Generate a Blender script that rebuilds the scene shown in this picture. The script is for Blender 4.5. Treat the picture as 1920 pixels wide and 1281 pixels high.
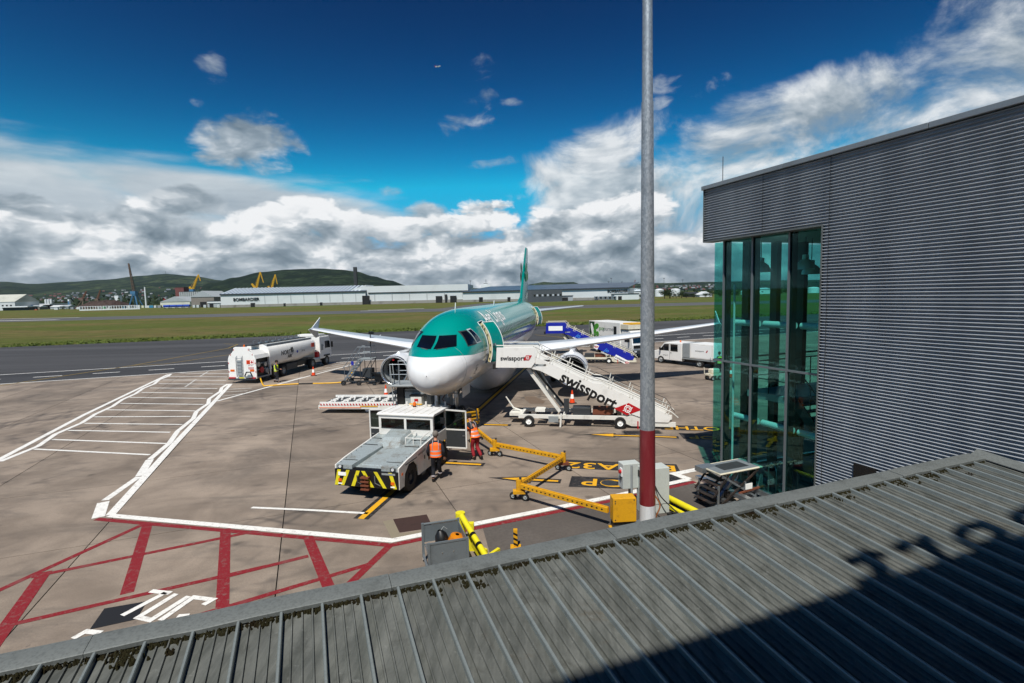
import bpy, bmesh, math, random
from mathutils import Vector, Matrix
random.seed(7)
for o in list(bpy.data.objects): bpy.data.objects.remove(o)
SC = bpy.context.scene
COL = SC.collection
R = math.radians
# ------------------------------------------------------------------ camera
FPX, CY, PITCH, CAMH, ROLL = 990.0, 640.5, 0.0895, 6.74, 0.023
cam = bpy.data.cameras.new('camera'); camo = bpy.data.objects.new('camera', cam); COL.objects.link(camo)
cam.sensor_width = 36.0; cam.lens = 36.0 * FPX / 1920.0; cam.clip_start = 0.1; cam.clip_end = 30000
camo.matrix_world = Matrix.Translation((0, 0, CAMH)) @ Matrix.Rotation(R(90) - PITCH, 4, 'X') @ Matrix.Rotation(-ROLL, 4, 'Z')
SC.camera = camo
def ray(px, py):
    xr = (px - 960) / FPX; yr = (CY - py) / FPX
    a = xr*math.cos(ROLL) + yr*math.sin(ROLL); b = -xr*math.sin(ROLL) + yr*math.cos(ROLL)
    c, s = math.cos(PITCH), math.sin(PITCH)
    return Vector((a, c + b*s, b*c - s))
def G(px, py, z=0.0):            # the point of height z seen at a photo pixel
    d = ray(px, py); t = (z - CAMH) / d.z
    return Vector((d.x*t, d.y*t, z))
def AY(px, py, Y):               # the point at distance Y seen at a photo pixel
    d = ray(px, py); t = Y / d.y
    return Vector((d.x*t, Y, CAMH + d.z*t))
GA = R(21)                        # the airport grid is turned 21 degrees
def UV(u, v, z=0.0): return Vector((u*math.cos(GA) - v*math.sin(GA), u*math.sin(GA) + v*math.cos(GA), z))
# ------------------------------------------------------------------ sun and sky
SUN_AZ, SUN_EL = R(13), R(58)     # shadows fall 13 degrees right of the view direction
sun = bpy.data.lights.new('sun', 'SUN'); suno = bpy.data.objects.new('sun', sun); COL.objects.link(suno)
sun.energy = 5.0; sun.angle = R(0.53); sun.color = (1.0, 0.955, 0.89)
sd = Vector((math.sin(SUN_AZ)*math.cos(SUN_EL), math.cos(SUN_AZ)*math.cos(SUN_EL), -math.sin(SUN_EL)))
suno.rotation_euler = sd.to_track_quat('-Z', 'Y').to_euler()
W = bpy.data.worlds.new('World'); SC.world = W; W.use_nodes = True
nt = W.node_tree; N = nt.nodes; L = nt.links; N.clear()
def nd(t, **kw):
    n = N.new(t)
    for k, v in kw.items(): setattr(n, k, v)
    return n
def wmath(op, a, b=None, c=None, clamp=False):
    n = nd('ShaderNodeMath', operation=op); n.use_clamp = clamp
    for i, x in enumerate((a, b, c)):
        if x is None: continue
        if isinstance(x, (int, float)): n.inputs[i].default_value = x
        else: L.new(x, n.inputs[i])
    return n.outputs[0]
def wsmooth(x, e0, e1):
    n = nd('ShaderNodeMapRange', interpolation_type='SMOOTHSTEP')
    L.new(x, n.inputs[0]); n.inputs[1].default_value = e0; n.inputs[2].default_value = e1
    return n.outputs[0]
sky = nd('ShaderNodeTexSky', sky_type='NISHITA'); sky.sun_disc = False
sky.sun_elevation = SUN_EL; sky.sun_rotation = math.pi + SUN_AZ; sky.altitude = 0; sky.air_density = 1.0; sky.dust_density = 0.3; sky.ozone_density = 2.5
hs = nd('ShaderNodeHueSaturation'); hs.inputs['Saturation'].default_value = 1.3; hs.inputs['Value'].default_value = 0.225; L.new(sky.outputs[0], hs.inputs['Color'])
gm = nd('ShaderNodeGamma'); gm.inputs[1].default_value = 3.05; L.new(hs.outputs[0], gm.inputs[0])
tint = nd('ShaderNodeMixRGB', blend_type='MULTIPLY'); tint.inputs[0].default_value = 1; tint.inputs[2].default_value = (0.3, 1.08, 0.31, 1); L.new(gm.outputs[0], tint.inputs[1])
cl = nd('ShaderNodeMixRGB', blend_type='DARKEN'); cl.inputs[0].default_value = 1; cl.inputs[2].default_value = (0.16, 0.46, 0.76, 1); L.new(tint.outputs[0], cl.inputs[1]); tint = cl
tc = nd('ShaderNodeTexCoord'); sep = nd('ShaderNodeSeparateXYZ'); L.new(tc.outputs['Generated'], sep.inputs[0])
az = wmath('ARCTAN2', sep.outputs[0], sep.outputs[1]); el = wmath('ARCSINE', sep.outputs[2])
def deg(px, py):
    d = ray(px, py); return math.atan2(d.x, d.y), math.atan2(d.z, math.hypot(d.x, d.y))
# cloud noise lives on a flattened direction, so clouds stretch sideways
skyxy = nd('ShaderNodeCombineXYZ'); L.new(az, skyxy.inputs[0]); L.new(el, skyxy.inputs[1])      # flat sky chart: azimuth, elevation
def wmap(scale, rot=(0, 0, 0)):
    m = nd('ShaderNodeMapping'); m.inputs['Scale'].default_value = (scale[0], scale[2], 1); m.inputs['Rotation'].default_value = (0, 0, -rot[1]); L.new(skyxy.outputs[0], m.inputs[0]); return m.outputs[0]
def wnoise(scale, detail, rough, off=(0, 0, 0), vec=None, dist=0.0, color=False):
    m = nd('ShaderNodeVectorMath', operation='ADD'); L.new(vec, m.inputs[0]); m.inputs[1].default_value = (off[0], off[2], 0)
    n = nd('ShaderNodeTexNoise', noise_dimensions='2D'); n.inputs['Scale'].default_value = scale; n.inputs['Detail'].default_value = detail
    n.inputs['Roughness'].default_value = rough; n.inputs['Distortion'].default_value = dist; L.new(m.outputs[0], n.inputs['Vector'])
    return n.outputs[1 if color else 0]
mpA = wmap((1, 1, 1.9)); mpB = wmap((1, 1, 1.9)); mpS = wmap((1, 1, 5.0), (0, R(-7), 0)); mpR = wmap((1, 1, 1.35), (0, R(4), 0))
wobc = wnoise(7, 4, 0.55, (2, 1, 0), mpB, color=True)
wob = nd('ShaderNodeVectorMath', operation='MULTIPLY_ADD'); L.new(wobc, wob.inputs[0]); wob.inputs[1].default_value = (0.07, 0.07, 0.07); L.new(mpB, wob.inputs[2])
def puff(off, scale=7.5, det=3.2):          # rounded cauliflower heads
    m = nd('ShaderNodeVectorMath', operation='ADD'); L.new(wob.outputs[0], m.inputs[0]); m.inputs[1].default_value = (off[0], off[2], 0)
    v = nd('ShaderNodeTexVoronoi', feature='SMOOTH_F1', voronoi_dimensions='2D'); v.inputs['Scale'].default_value = scale; v.inputs['Detail'].default_value = det; v.inputs['Roughness'].default_value = 0.5; v.inputs['Lacunarity'].default_value = 2.3; v.inputs['Smoothness'].default_value = 0.3; v.normalize = True
    L.new(m.outputs[0], v.inputs['Vector']); return wmath('SUBTRACT', 1.0, v.outputs['Distance'])
p1 = puff((0.3, 0.1, 0.0)); p1u = puff((0.29, 0.094, 0.036))
n1 = wnoise(5.0, 6, 0.55, (0.3, 0.1, 0.0), mpA, 0.2); n1u = wnoise(5.0, 4, 0.55, (0.285, 0.09, 0.05), mpA, 0.2)
n2 = wnoise(15, 5, 0.58, (3.1, 1.2, 0.4), mpA, 0.2)
nR = wnoise(4.6, 7, 0.62, (0.9, 2.1, 0.3), mpR, 0.35); nRu = wnoise(4.6, 4, 0.62, (0.885, 2.09, 0.335), mpR, 0.35)
n3 = wnoise(3.4, 6, 0.55, (1.7, 0.2, 0.9), mpS, 0.15)
big = wnoise(1.5, 2, 0.5, (5.2, 0.9, 0.1), mpA)
def blob(px, py, rx, ry, rot=0.0):          # soft elliptic cloud seat centred in a direction
    a0, e0 = deg(px, py); rx /= FPX; ry /= FPX
    da = wmath('SUBTRACT', az, a0); de = wmath('SUBTRACT', el, e0)
    c, s = math.cos(R(rot)), math.sin(R(rot))
    x = wmath('ADD', wmath('MULTIPLY', da, c/rx), wmath('MULTIPLY', de, s/rx))
    y = wmath('ADD', wmath('MULTIPLY', da, -s/ry), wmath('MULTIPLY', de, c/ry))
    return wmath('MAXIMUM', wmath('SUBTRACT', 1.0, wmath('ADD', wmath('MULTIPLY', x, x), wmath('MULTIPLY', y, y))), -1.0)
def mx(*b):
    r = blob(*b[0])
    for q in b[1:]: r = wmath('MAXIMUM', r, blob(*q))
    return r
def dens(seat, noise, amp, thr, soft):
    return wsmooth(wmath('ADD', seat, wmath('MULTIPLY', wmath('SUBTRACT', noise, 0.5), amp)), thr, thr + soft)
# 1 bank of cumulus round the whole horizon
band_top = wmath('ADD', 0.088, wmath('MULTIPLY', wmath('SUBTRACT', big, 0.5), 0.13))
band_in = wmath('MULTIPLY', wmath('SUBTRACT', band_top, el), 13.0)
d_band = dens(band_in, wmath('ADD', wmath('MULTIPLY', p1, 0.6), wmath('MULTIPLY', n1, 0.55)), 3.0, 0.0, 0.42)
# 2 wide smooth sheet on the left
s_sheet = mx((-60, 425, 660, 150, -10), (-700, 415, 900, 165, 0), (470, 382, 320, 48, -7))
d_sheet = wmath('MULTIPLY', dens(s_sheet, n3, 1.2, 0.02, 0.7), 0.96)
# 3 ragged veil on the right, thinning upwards
s_r = mx((1660, 345, 600, 165, 13), (1120, 285, 140, 60, 18), (2350, 300, 800, 200, 10), (1170, 350, 160, 60, 0), (1400, 290, 300, 85, 12))
d_r = wmath('MULTIPLY', dens(s_r, nR, 3.3, -0.15, 1.15), 0.95)
d_r = wmath('MAXIMUM', d_r, wmath('MULTIPLY', dens(mx((1300, 163, 110, 22, -6), (1240, 190, 40, 14, 10)), n2, 4.0, 0.5, 1.3), 0.55))
# 4 single puffs
d_p = wmath('MULTIPLY', dens(mx((467, 266, 92, 54), (800, 400, 50, 24), (30, 396, 62, 26), (350, 378, 60, 30)), wmath('ADD', wmath('MULTIPLY', n2, 0.7), wmath('MULTIPLY', p1, 0.3)), 2.6, 0.2, 0.75), 0.92)
d_h = dens(mx((897, 412, 74, 36, 10), (548, 404, 90, 30, 8), (650, 424, 70, 30), (1170, 404, 90, 40), (1085, 430, 80, 34), (760, 432, 90, 26)), wmath('ADD', wmath('MULTIPLY', n2, 0.5), wmath('MULTIPLY', p1, 0.5)), 4.2, 0.3, 0.5)
d_w = wmath('MULTIPLY', dens(mx((400, 132, 24, 28), (898, 190, 38, 66, -16), (866, 225, 46, 30, 30), (935, 305, 58, 13, 8), (990, 336, 42, 20), (955, 192, 30, 8), (730, 360, 26, 10), (375, 195, 18, 8)), n2, 4.2, 0.35, 1.8), 0.68)
# shading of the clouds: tops lit, bellies grey
shade = wmath('ADD', 0.52, wmath('ADD', wmath('MULTIPLY', wmath('SUBTRACT', p1, p1u), 1.7), wmath('MULTIPLY', wmath('SUBTRACT', p1, 0.62), 0.55)))
shade = wmath('ADD', shade, wmath('ADD', wmath('MULTIPLY', wmath('SUBTRACT', n1, n1u), 0.5), wmath('MULTIPLY', wmath('SUBTRACT', n2, 0.5), 0.3)))
shade = wmath('ADD', shade, wmath('MULTIPLY', wmath('SUBTRACT', big, 0.5), 0.5))
shade = wmath('ADD', shade, wmath('MULTIPLY', wmath('SUBTRACT', wsmooth(el, 0.0, 0.13), 0.5), 0.22), clamp=True)
def wramp(x, stops):
    r = nd('ShaderNodeValToRGB'); L.new(x, r.inputs[0]); cr = r.color_ramp
    cr.elements[0].position, cr.elements[0].color = stops[0][0], stops[0][1] + (1,); cr.elements[1].position, cr.elements[1].color = stops[-1][0], stops[-1][1] + (1,)
    for p, c_ in stops[1:-1]: e_ = cr.elements.new(p); e_.color = c_ + (1,)
    return r.outputs[0]
STOPS = [(0.1, (0.135, 0.19, 0.235)), (0.42, (0.265, 0.33, 0.385)), (0.62, (0.41, 0.475, 0.53)), (0.8, (0.64, 0.69, 0.73)), (0.95, (0.93, 0.945, 0.96))]
c_band = wramp(shade, STOPS)
c_head = wramp(wmath('ADD', shade, 0.27, clamp=True), STOPS)
c_grey = wramp(wmath('ADD', wmath('MULTIPLY', shade, 0.8), -0.02, clamp=True), STOPS)
c_sheet = wramp(n3, [(0.28, (0.40, 0.46, 0.52)), (0.5, (0.54, 0.60, 0.65)), (0.72, (0.74, 0.78, 0.81))])
c_right = wramp(wmath('ADD', 0.55, wmath('MULTIPLY', wmath('SUBTRACT', nR, nRu), 2.6), clamp=True), [(0.2, (0.28, 0.35, 0.41)), (0.55, (0.50, 0.56, 0.61)), (0.9, (0.82, 0.85, 0.87))])
def wmix(f, a, b):
    m = nd('ShaderNodeMixRGB'); L.new(f, m.inputs[0]); L.new(a, m.inputs[1]); L.new(b, m.inputs[2]); return m.outputs[0]
c = wmix(d_w, tint.outputs[0], c_right)
c = wmix(d_sheet, c, c_sheet); c = wmix(d_r, c, c_right); c = wmix(d_p, c, c_grey); c = wmix(d_h, c, c_head); c = wmix(d_band, c, c_band)
bg = nd('ShaderNodeBackground'); bg.inputs['Strength'].default_value = 0.92; L.new(c, bg.inputs['Color'])
wo = nd('ShaderNodeOutputWorld'); L.new(bg.outputs[0], wo.inputs[0])
vs = SC.view_settings; vs.view_transform = 'Standard'; vs.look = 'None'; vs.exposure = 0.08; vs.gamma = 1.0; vs.use_curve_mapping = False
W.cycles.sampling_method = 'MANUAL'; W.cycles.sample_map_resolution = 512
SC.cycles.max_bounces = 8; SC.cycles.transparent_max_bounces = 12
# ------------------------------------------------------------------ helpers
def lin(h):
    h = h.lstrip('#'); out = []
    for i in (0, 2, 4):
        c = int(h[i:i+2], 16) / 255
        out.append(c/12.92 if c <= 0.04045 else ((c + 0.055)/1.055)**2.4)
    return tuple(out) + (1.0,)
class NT:                                   # small wrapper to write material nodes
    def __init__(s, m): s.t = m.node_tree; s.N = s.t.nodes; s.L = s.t.links
    def n(s, t, **kw):
        x = s.N.new(t)
        for k, v in kw.items(): setattr(x, k, v)
        return x
    def put(s, sock, x):
        if x is None: return
        if isinstance(x, bpy.types.NodeSocket): s.L.new(x, sock)
        else: sock.default_value = x
    def math(s, op, a, b=None, c=None, clamp=False):
        x = s.n('ShaderNodeMath', operation=op); x.use_clamp = clamp
        for i, q in enumerate((a, b, c)): s.put(x.inputs[i], q)
        return x.outputs[0]
    def noise(s, scale, detail=4, rough=0.55, vec=None, dist=0.0):
        x = s.n('ShaderNodeTexNoise'); x.inputs['Scale'].default_value = scale; x.inputs['Detail'].default_value = detail
        x.inputs['Roughness'].default_value = rough; x.inputs['Distortion'].default_value = dist
        if vec is not None: s.L.new(vec, x.inputs['Vector'])
        return x.outputs[0]
    def coord(s, kind='Object', scale=(1, 1, 1), rot=(0, 0, 0)):
        c = s.n('ShaderNodeTexCoord'); m = s.n('ShaderNodeMapping'); m.inputs['Scale'].default_value = scale; m.inputs['Rotation'].default_value = rot
        s.L.new(c.outputs[kind], m.inputs[0]); return m.outputs[0]
    def mix(s, f, a, b, mode='MIX'):
        x = s.n('ShaderNodeMixRGB', blend_type=mode); s.put(x.inputs[0], f); s.put(x.inputs[1], a); s.put(x.inputs[2], b); return x.outputs[0]
    def rng(s, x, a, b, c=0.0, d=1.0, smooth=True):
        m = s.n('ShaderNodeMapRange'); m.interpolation_type = 'SMOOTHSTEP' if smooth else 'LINEAR'
        s.put(m.inputs[0], x)
        for i, q in enumerate((a, b, c, d)): s.put(m.inputs[i+1], q)
        return m.outputs[0]
    def bump(s, h, strength=0.3, dist=0.02):
        b = s.n('ShaderNodeBump'); b.inputs['Strength'].default_value = strength; b.inputs['Distance'].default_value = dist; s.put(b.inputs['Height'], h); return b.outputs[0]
MATS = {}
def newmat(name):
    m = bpy.data.materials.new(name); m.use_nodes = True; MATS[name] = m
    return m, NT(m), m.node_tree.nodes['Principled BSDF']
def mat(name, color, rough=0.5, metal=0.0, dirt=0.25, scale=3.0, dirtcol=None, fine=0.12, bump=0.0, coat=0.0, kind='Object', stretch=(1, 1, 1), rnd=0.0, spec=0.5):
    """painted or bare surface: base colour broken by grime and fine speckle"""
    m, t, b = newmat(name)
    c = lin(color) if isinstance(color, str) else tuple(color) + ((1.0,) if len(color) == 3 else ())
    dc = lin(dirtcol) if dirtcol else tuple(x*0.35 for x in c[:3]) + (1,)
    v = t.coord(kind, stretch)
    g = t.rng(t.noise(scale, 6, 0.62, v, 0.3), 0.48, 0.78)
    col = t.mix(t.math('MULTIPLY', g, dirt), c, dc)
    if fine: col = t.mix(t.math('MULTIPLY', t.rng(t.noise(scale*14, 3, 0.6, v), 0.42, 0.7), fine), col, dc)
    if rnd:
        oi = t.n('ShaderNodeObjectInfo'); h = t.n('ShaderNodeHueSaturation'); t.L.new(col, h.inputs['Color'])
        t.L.new(t.rng(oi.outputs['Random'], 0, 1, 1-rnd, 1+rnd, False), h.inputs['Value']); col = h.outputs[0]
    t.L.new(col, b.inputs['Base Color'])
    t.L.new(t.rng(g, 0, 1, rough, min(1, rough+0.25*dirt+0.05), False), b.inputs['Roughness'])
    b.inputs['Metallic'].default_value = metal; b.inputs['Coat Weight'].default_value = coat; b.inputs['Specular IOR Level'].default_value = spec
    if bump: t.L.new(t.bump(t.noise(scale*6, 4, 0.6, v), bump, 0.01), b.inputs['Normal'])
    return m
def thing(name, label, cat, loc=(0, 0, 0), rz=0.0, group=None):
    o = bpy.data.objects.new(name, None); COL.objects.link(o); o.empty_display_size = 0.3
    o.location = loc; o.rotation_euler = (0, 0, rz); return tag(o, label, cat, group)
def tag(o, label, cat, group=None):
    o['label'] = label; o['category'] = cat
    if group: o['group'] = group
    return o
def link(name, me, parent=None, matrix=None):
    o = bpy.data.objects.new(name, me); COL.objects.link(o)
    if parent is not None: o.parent = parent
    if matrix is not None: o.matrix_local = matrix
    return o
def copy_tree(o, parent=None):
    c = o.copy(); COL.objects.link(c); c.parent = parent
    for ch in o.children: copy_tree(ch, c)
    return c
class MB:
    def __init__(s): s.v = []; s.f = []; s.m = []; s.mi = 0
    def add(s, vs, fs):
        b = len(s.v); s.v += [tuple(p) for p in vs]
        for f in fs: s.f.append(tuple(i + b for i in f)); s.m.append(s.mi)
        return s
    def hexa(s, p): return s.add(p, [(0, 3, 2, 1), (4, 5, 6, 7), (0, 1, 5, 4), (1, 2, 6, 5), (2, 3, 7, 6), (3, 0, 4, 7)])
    def bx(s, x0, x1, y0, y1, z0, z1): return s.hexa([(x0, y0, z0), (x1, y0, z0), (x1, y1, z0), (x0, y1, z0), (x0, y0, z1), (x1, y0, z1), (x1, y1, z1), (x0, y1, z1)])
    def box(s, c, d, M=None):
        hx, hy, hz = d[0]/2, d[1]/2, d[2]/2; M = M or Matrix()
        return s.hexa([Vector(c) + M.to_3x3() @ Vector(q) for q in ((-hx, -hy, -hz), (hx, -hy, -hz), (hx, hy, -hz), (-hx, hy, -hz), (-hx, -hy, hz), (hx, -hy, hz), (hx, hy, hz), (-hx, hy, hz))])
    def bar(s, p, q, w, h, up=(0, 0, 1)):
        p, q = Vector(p), Vector(q); d = (q-p).normalized(); up = Vector(up)
        if abs(d.dot(up)) > 0.97: up = Vector((0, 1, 0))
        x = d.cross(up).normalized()*w/2; y = x.cross(d).normalized()*h/2
        return s.hexa([p-x-y, p+x-y, q+x-y, q-x-y, p-x+y, p+x+y, q+x+y, q-x+y])
    def prism(s, poly, ax, a, b):
        def P(q, t): return {'x': (t, q[0], q[1]), 'y': (q[0], t, q[1]), 'z': (q[0], q[1], t)}[ax]
        n = len(poly); vs = [P(q, a) for q in poly] + [P(q, b) for q in poly]
        fs = [tuple(range(n))[::-1], tuple(range(n, 2*n))] + [(i, (i+1) % n, n+(i+1) % n, n+i) for i in range(n)]
        return s.add(vs, fs)
    def rings(s, rs, cap=True, closed=True):
        n = len(rs[0]); vs = [p for r in rs for p in r]; fs = []
        for k in range(len(rs)-1):
            for i in range(n if closed else n-1):
                j = (i+1) % n; fs.append((k*n+i, k*n+j, (k+1)*n+j, (k+1)*n+i))
        if cap: fs += [tuple(range(n))[::-1], tuple(range((len(rs)-1)*n, len(rs)*n))]
        return s.add(vs, fs)
    def tube(s, pts, r, n=8, cap=True, closed=False):
        pts = [Vector(p) for p in pts]; rs = []; m = len(pts); ref = None
        for i, p in enumerate(pts):
            a = pts[(i-1) % m] if closed else pts[max(i-1, 0)]; b = pts[(i+1) % m] if closed else pts[min(i+1, m-1)]
            d = (b-a).normalized()
            if ref is None: ref = Vector((0, 0, 1)) if abs(d.z) < 0.9 else Vector((1, 0, 0))
            x = d.cross(ref); x = x.normalized() if x.length > 1e-5 else Vector((1, 0, 0)); y = x.cross(d).normalized(); ref = y
            rr = r[i] if isinstance(r, (list, tuple)) else r
            rs.append([p + (x*math.cos(2*math.pi*k/n) + y*math.sin(2*math.pi*k/n))*rr for k in range(n)])
        if closed: rs.append(rs[0])
        return s.rings(rs, cap and not closed)
    def cyl(s, p, q, r, r2=None, n=14): return s.tube([p, q], [r, r if r2 is None else r2], n)
    def lathe(s, prof, o, d, n=24, cap=False):          # prof: (distance along d, radius)
        o, d = Vector(o), Vector(d).normalized(); ref = Vector((0, 0, 1)) if abs(d.z) < 0.9 else Vector((1, 0, 0))
        x = d.cross(ref).normalized(); y = x.cross(d)
        return s.rings([[o + d*h + (x*math.cos(2*math.pi*k/n) + y*math.sin(2*math.pi*k/n))*r for k in range(n)] for h, r in prof], cap)
    def quad(s, *p): return s.add(p, [tuple(range(len(p)))])
    def grid(s, fn, nu, nv):
        return s.add([fn(i/nu, j/nv) for j in range(nv+1) for i in range(nu+1)], [(j*(nu+1)+i, j*(nu+1)+i+1, (j+1)*(nu+1)+i+1, (j+1)*(nu+1)+i) for j in range(nv) for i in range(nu)])
    def mesh(s, name, mats, smooth=None, bevel=0.0, normals=True):
        me = bpy.data.meshes.new(name); me.from_pydata(s.v, [], s.f)
        for m in (mats if isinstance(mats, (list, tuple)) else [mats]): me.materials.append(m)
        me.polygons.foreach_set('material_index', s.m)
        if normals or bevel:
            bm = bmesh.new(); bm.from_mesh(me)
            if bevel:
                bmesh.ops.remove_doubles(bm, verts=bm.verts, dist=1e-5)
                es = [e for e in bm.edges if len(e.link_faces) == 2 and e.calc_face_angle(0) > R(35)]
                bmesh.ops.bevel(bm, geom=es, offset=bevel, segments=2, profile=0.5, affect='EDGES', clamp_overlap=True)
            bmesh.ops.recalc_face_normals(bm, faces=bm.faces); bm.to_mesh(me); bm.free()
        if smooth is not None:
            me.polygons.foreach_set('use_smooth', [True]*len(me.polygons)); me.set_sharp_from_angle(angle=R(smooth))
        me.update(); return me
    def build(s, name, mats, parent=None, smooth=None, bevel=0.0, matrix=None, normals=True):
        return link(name, s.mesh(name, mats, smooth, bevel, normals), parent, matrix)
def structure(o): o['kind'] = 'structure'; return o
def textmesh(body, size, ext=0.003, bold=0.0, align='CENTER', shear=0.0, sx=1.0, space=1.0):
    cu = bpy.data.curves.new('lettering', 'FONT'); cu.body = body; cu.size = size; cu.extrude = ext; cu.offset = bold
    cu.align_x = align; cu.align_y = 'CENTER'; cu.shear = shear; cu.resolution_u = 3; cu.space_character = space
    o = bpy.data.objects.new('lettering', cu); COL.objects.link(o)
    me = bpy.data.meshes.new_from_object(o.evaluated_get(bpy.context.evaluated_depsgraph_get()))
    bpy.data.objects.remove(o); bpy.data.curves.remove(cu); me.materials.clear()
    if sx != 1.0: me.transform(Matrix.Diagonal((sx, 1, 1, 1)))
    return me
def text(name, body, size, m, parent, o, xd, yd, ext=0.003, bold=0.0, align='CENTER', shear=0.0, sx=1.0, space=1.0):
    """flat lettering: o = centre, xd = reading direction, yd = up of the letters"""
    me = textmesh(body, size, ext, bold, align, shear, sx, space); me.materials.append(m)
    x = Vector(xd).normalized(); y = Vector(yd); y = (y - x*y.dot(x)).normalized(); z = x.cross(y)
    M = Matrix((x, y, z)).transposed().to_4x4(); M.translation = Vector(o)
    return link(name, me, parent, M)
def wheel(parent, c, ax, r, w, tyre, rim, rimr=0.58, name='wheel', hubs=True):
    a = Vector(ax).normalized(); c = Vector(c); mb = MB()
    pr = [(-w/2, r*rimr), (-w/2, r*0.9), (-w*0.36, r*0.985), (-w*0.15, r), (w*0.15, r), (w*0.36, r*0.985), (w/2, r*0.9), (w/2, r*rimr), (0.3*w, r*rimr*0.97), (-0.3*w, r*rimr*0.97), (-w/2, r*rimr)]
    mb.lathe(pr, c, a, 22); o = mb.build(name, tyre, parent, 40)
    k = MB(); k.lathe([(-w*0.46, 0.001), (-w*0.46, r*0.2), (-w*0.2, r*0.32), (-w*0.25, r*rimr*0.9), (-w*0.47, r*rimr), (w*0.47, r*rimr), (w*0.25, r*rimr*0.9), (w*0.2, r*0.32), (w*0.46, r*0.2), (w*0.46, 0.001)], c, a, 20)
    k.build('rim', rim, o, 35); return o
# ------------------------------------------------------------------ shared materials
M_WHITE = mat('white paint', '#e9e7e1', 0.35, dirt=0.22, scale=1.6, dirtcol='#8d8577', fine=0.06, coat=0.2)
M_WHITE2 = mat('aged white paint', '#dedcd3', 0.5, dirt=0.5, scale=2.2, dirtcol='#7c7263', fine=0.12)
M_CREAM = mat('cream paint', '#d9d3bd', 0.5, dirt=0.4, scale=2.5, dirtcol='#7d6c50')
M_GREY = mat('grey paint', '#8f9494', 0.5, dirt=0.35, scale=2.0)
M_DGREY = mat('dark grey metal', '#3b3e40', 0.55, 0.3, dirt=0.4, scale=3)
M_BLACK = mat('black rubber', '#141414', 0.75, dirt=0.35, scale=4, dirtcol='#4a443d', fine=0.1)
M_BLACKP = mat('black paint', '#0c0c0d', 0.45, dirt=0.2, scale=3)
M_GALV = mat('galvanised steel', '#9ba2a6', 0.45, 0.75, dirt=0.45, scale=5, dirtcol='#5b6064', fine=0.3)
M_STEEL = mat('brushed steel', '#b9bcbd', 0.3, 0.9, dirt=0.25, scale=4)
M_YELLOW = mat('yellow paint', '#e2a912', 0.45, dirt=0.35, scale=3, dirtcol='#7d5514', fine=0.12)
M_LEMON = mat('lemon yellow paint', '#dccf1c', 0.5, dirt=0.5, scale=3, dirtcol='#8d7d1c')
M_ORANGE = mat('orange lamp', '#e0660a', 0.3, dirt=0.1)
M_RED = mat('red paint', '#b3141b', 0.45, dirt=0.25, scale=3)
M_CONE = mat('orange cone plastic', '#e0440f', 0.5, dirt=0.25, scale=4)
M_BLUE = mat('royal blue paint', '#16249a', 0.35, dirt=0.2, scale=1.5, coat=0.2)
M_RUST = mat('rusty brown', '#6e3a22', 0.8, dirt=0.6, scale=5)
def glassy(name, color, rough=0.06, spec=0.8):
    m, t, b = newmat(name); b.inputs['Base Color'].default_value = lin(color); b.inputs['Roughness'].default_value = rough
    b.inputs['Specular IOR Level'].default_value = spec; b.inputs['Coat Weight'].default_value = 0.5; return m
M_DGLASS = glassy('dark glazing', '#0b0f12')
M_HEAD = glassy('lamp lens', '#c9cdd0', 0.1)
def clear_glass(name, tintc, refl=0.5, base=0.06):
    m, t, b = newmat(name); t.N.remove(b)
    tr = t.n('ShaderNodeBsdfTransparent'); tr.inputs[0].default_value = lin(tintc)
    gl = t.n('ShaderNodeBsdfGlossy'); gl.inputs['Roughness'].default_value = 0.02
    fr = t.n('ShaderNodeFresnel'); fr.inputs[0].default_value = 1.5
    ms = t.n('ShaderNodeMixShader'); t.L.new(t.math('ADD', t.math('MULTIPLY', fr.outputs[0], refl), base*0.3, clamp=True), ms.inputs[0])
    t.L.new(tr.outputs[0], ms.inputs[1]); t.L.new(gl.outputs[0], ms.inputs[2])
    t.L.new(ms.outputs[0], t.N['Material Output'].inputs[0]); return m
M_CABGLASS = clear_glass('cab glass', '#8fa09c', 0.6)
M_GREENGLASS = clear_glass('green tinted glazing', '#cdf3f0', 0.13, 0.0)
M_INK = mat('black lettering', '#121212', 0.5, dirt=0.05, fine=0)
M_LWHITE = mat('white lettering', '#f2f2ee', 0.5, dirt=0.05, fine=0)
M_LRED = mat('red lettering', '#b5121b', 0.5, dirt=0.05, fine=0)
# ------------------------------------------------------------------ ground
def ground_mat():
    m, t, b = newmat('airfield grass'); g = t.n('ShaderNodeNewGeometry')
    mp = t.n('ShaderNodeMapping'); mp.inputs['Scale'].default_value = (0.35, 1.0, 1); mp.inputs['Rotation'].default_value = (0, 0, R(-4)); t.L.new(g.outputs['Position'], mp.inputs[0]); v = mp.outputs[0]
    a = t.rng(t.noise(0.045, 5, 0.6, v, 0.6), 0.42, 0.62)
    c = t.mix(a, (0.09, 0.108, 0.02, 1), (0.15, 0.118, 0.042, 1))
    c = t.mix(t.rng(t.noise(0.014, 3, 0.5, v), 0.5, 0.66), c, (0.1, 0.14, 0.024, 1))
    c = t.mix(t.math('MULTIPLY', t.rng(t.noise(0.5, 6, 0.72, v), 0.4, 0.62), 0.55), c, (0.045, 0.052, 0.012, 1))
    c = t.mix(t.math('MULTIPLY', t.rng(t.noise(2.2, 4, 0.7, g.outputs['Position']), 0.55, 0.7), 0.55), c, (0.19, 0.2, 0.05, 1))
    t.L.new(c, b.inputs['Base Color']); b.inputs['Roughness'].default_value = 0.9; b.inputs['Specular IOR Level'].default_value = 0.15
    t.L.new(t.bump(t.noise(1.6, 5, 0.75, g.outputs['Position']), 1.0, 0.35), b.inputs['Normal']); return m
M_GRASS = ground_mat()
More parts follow.
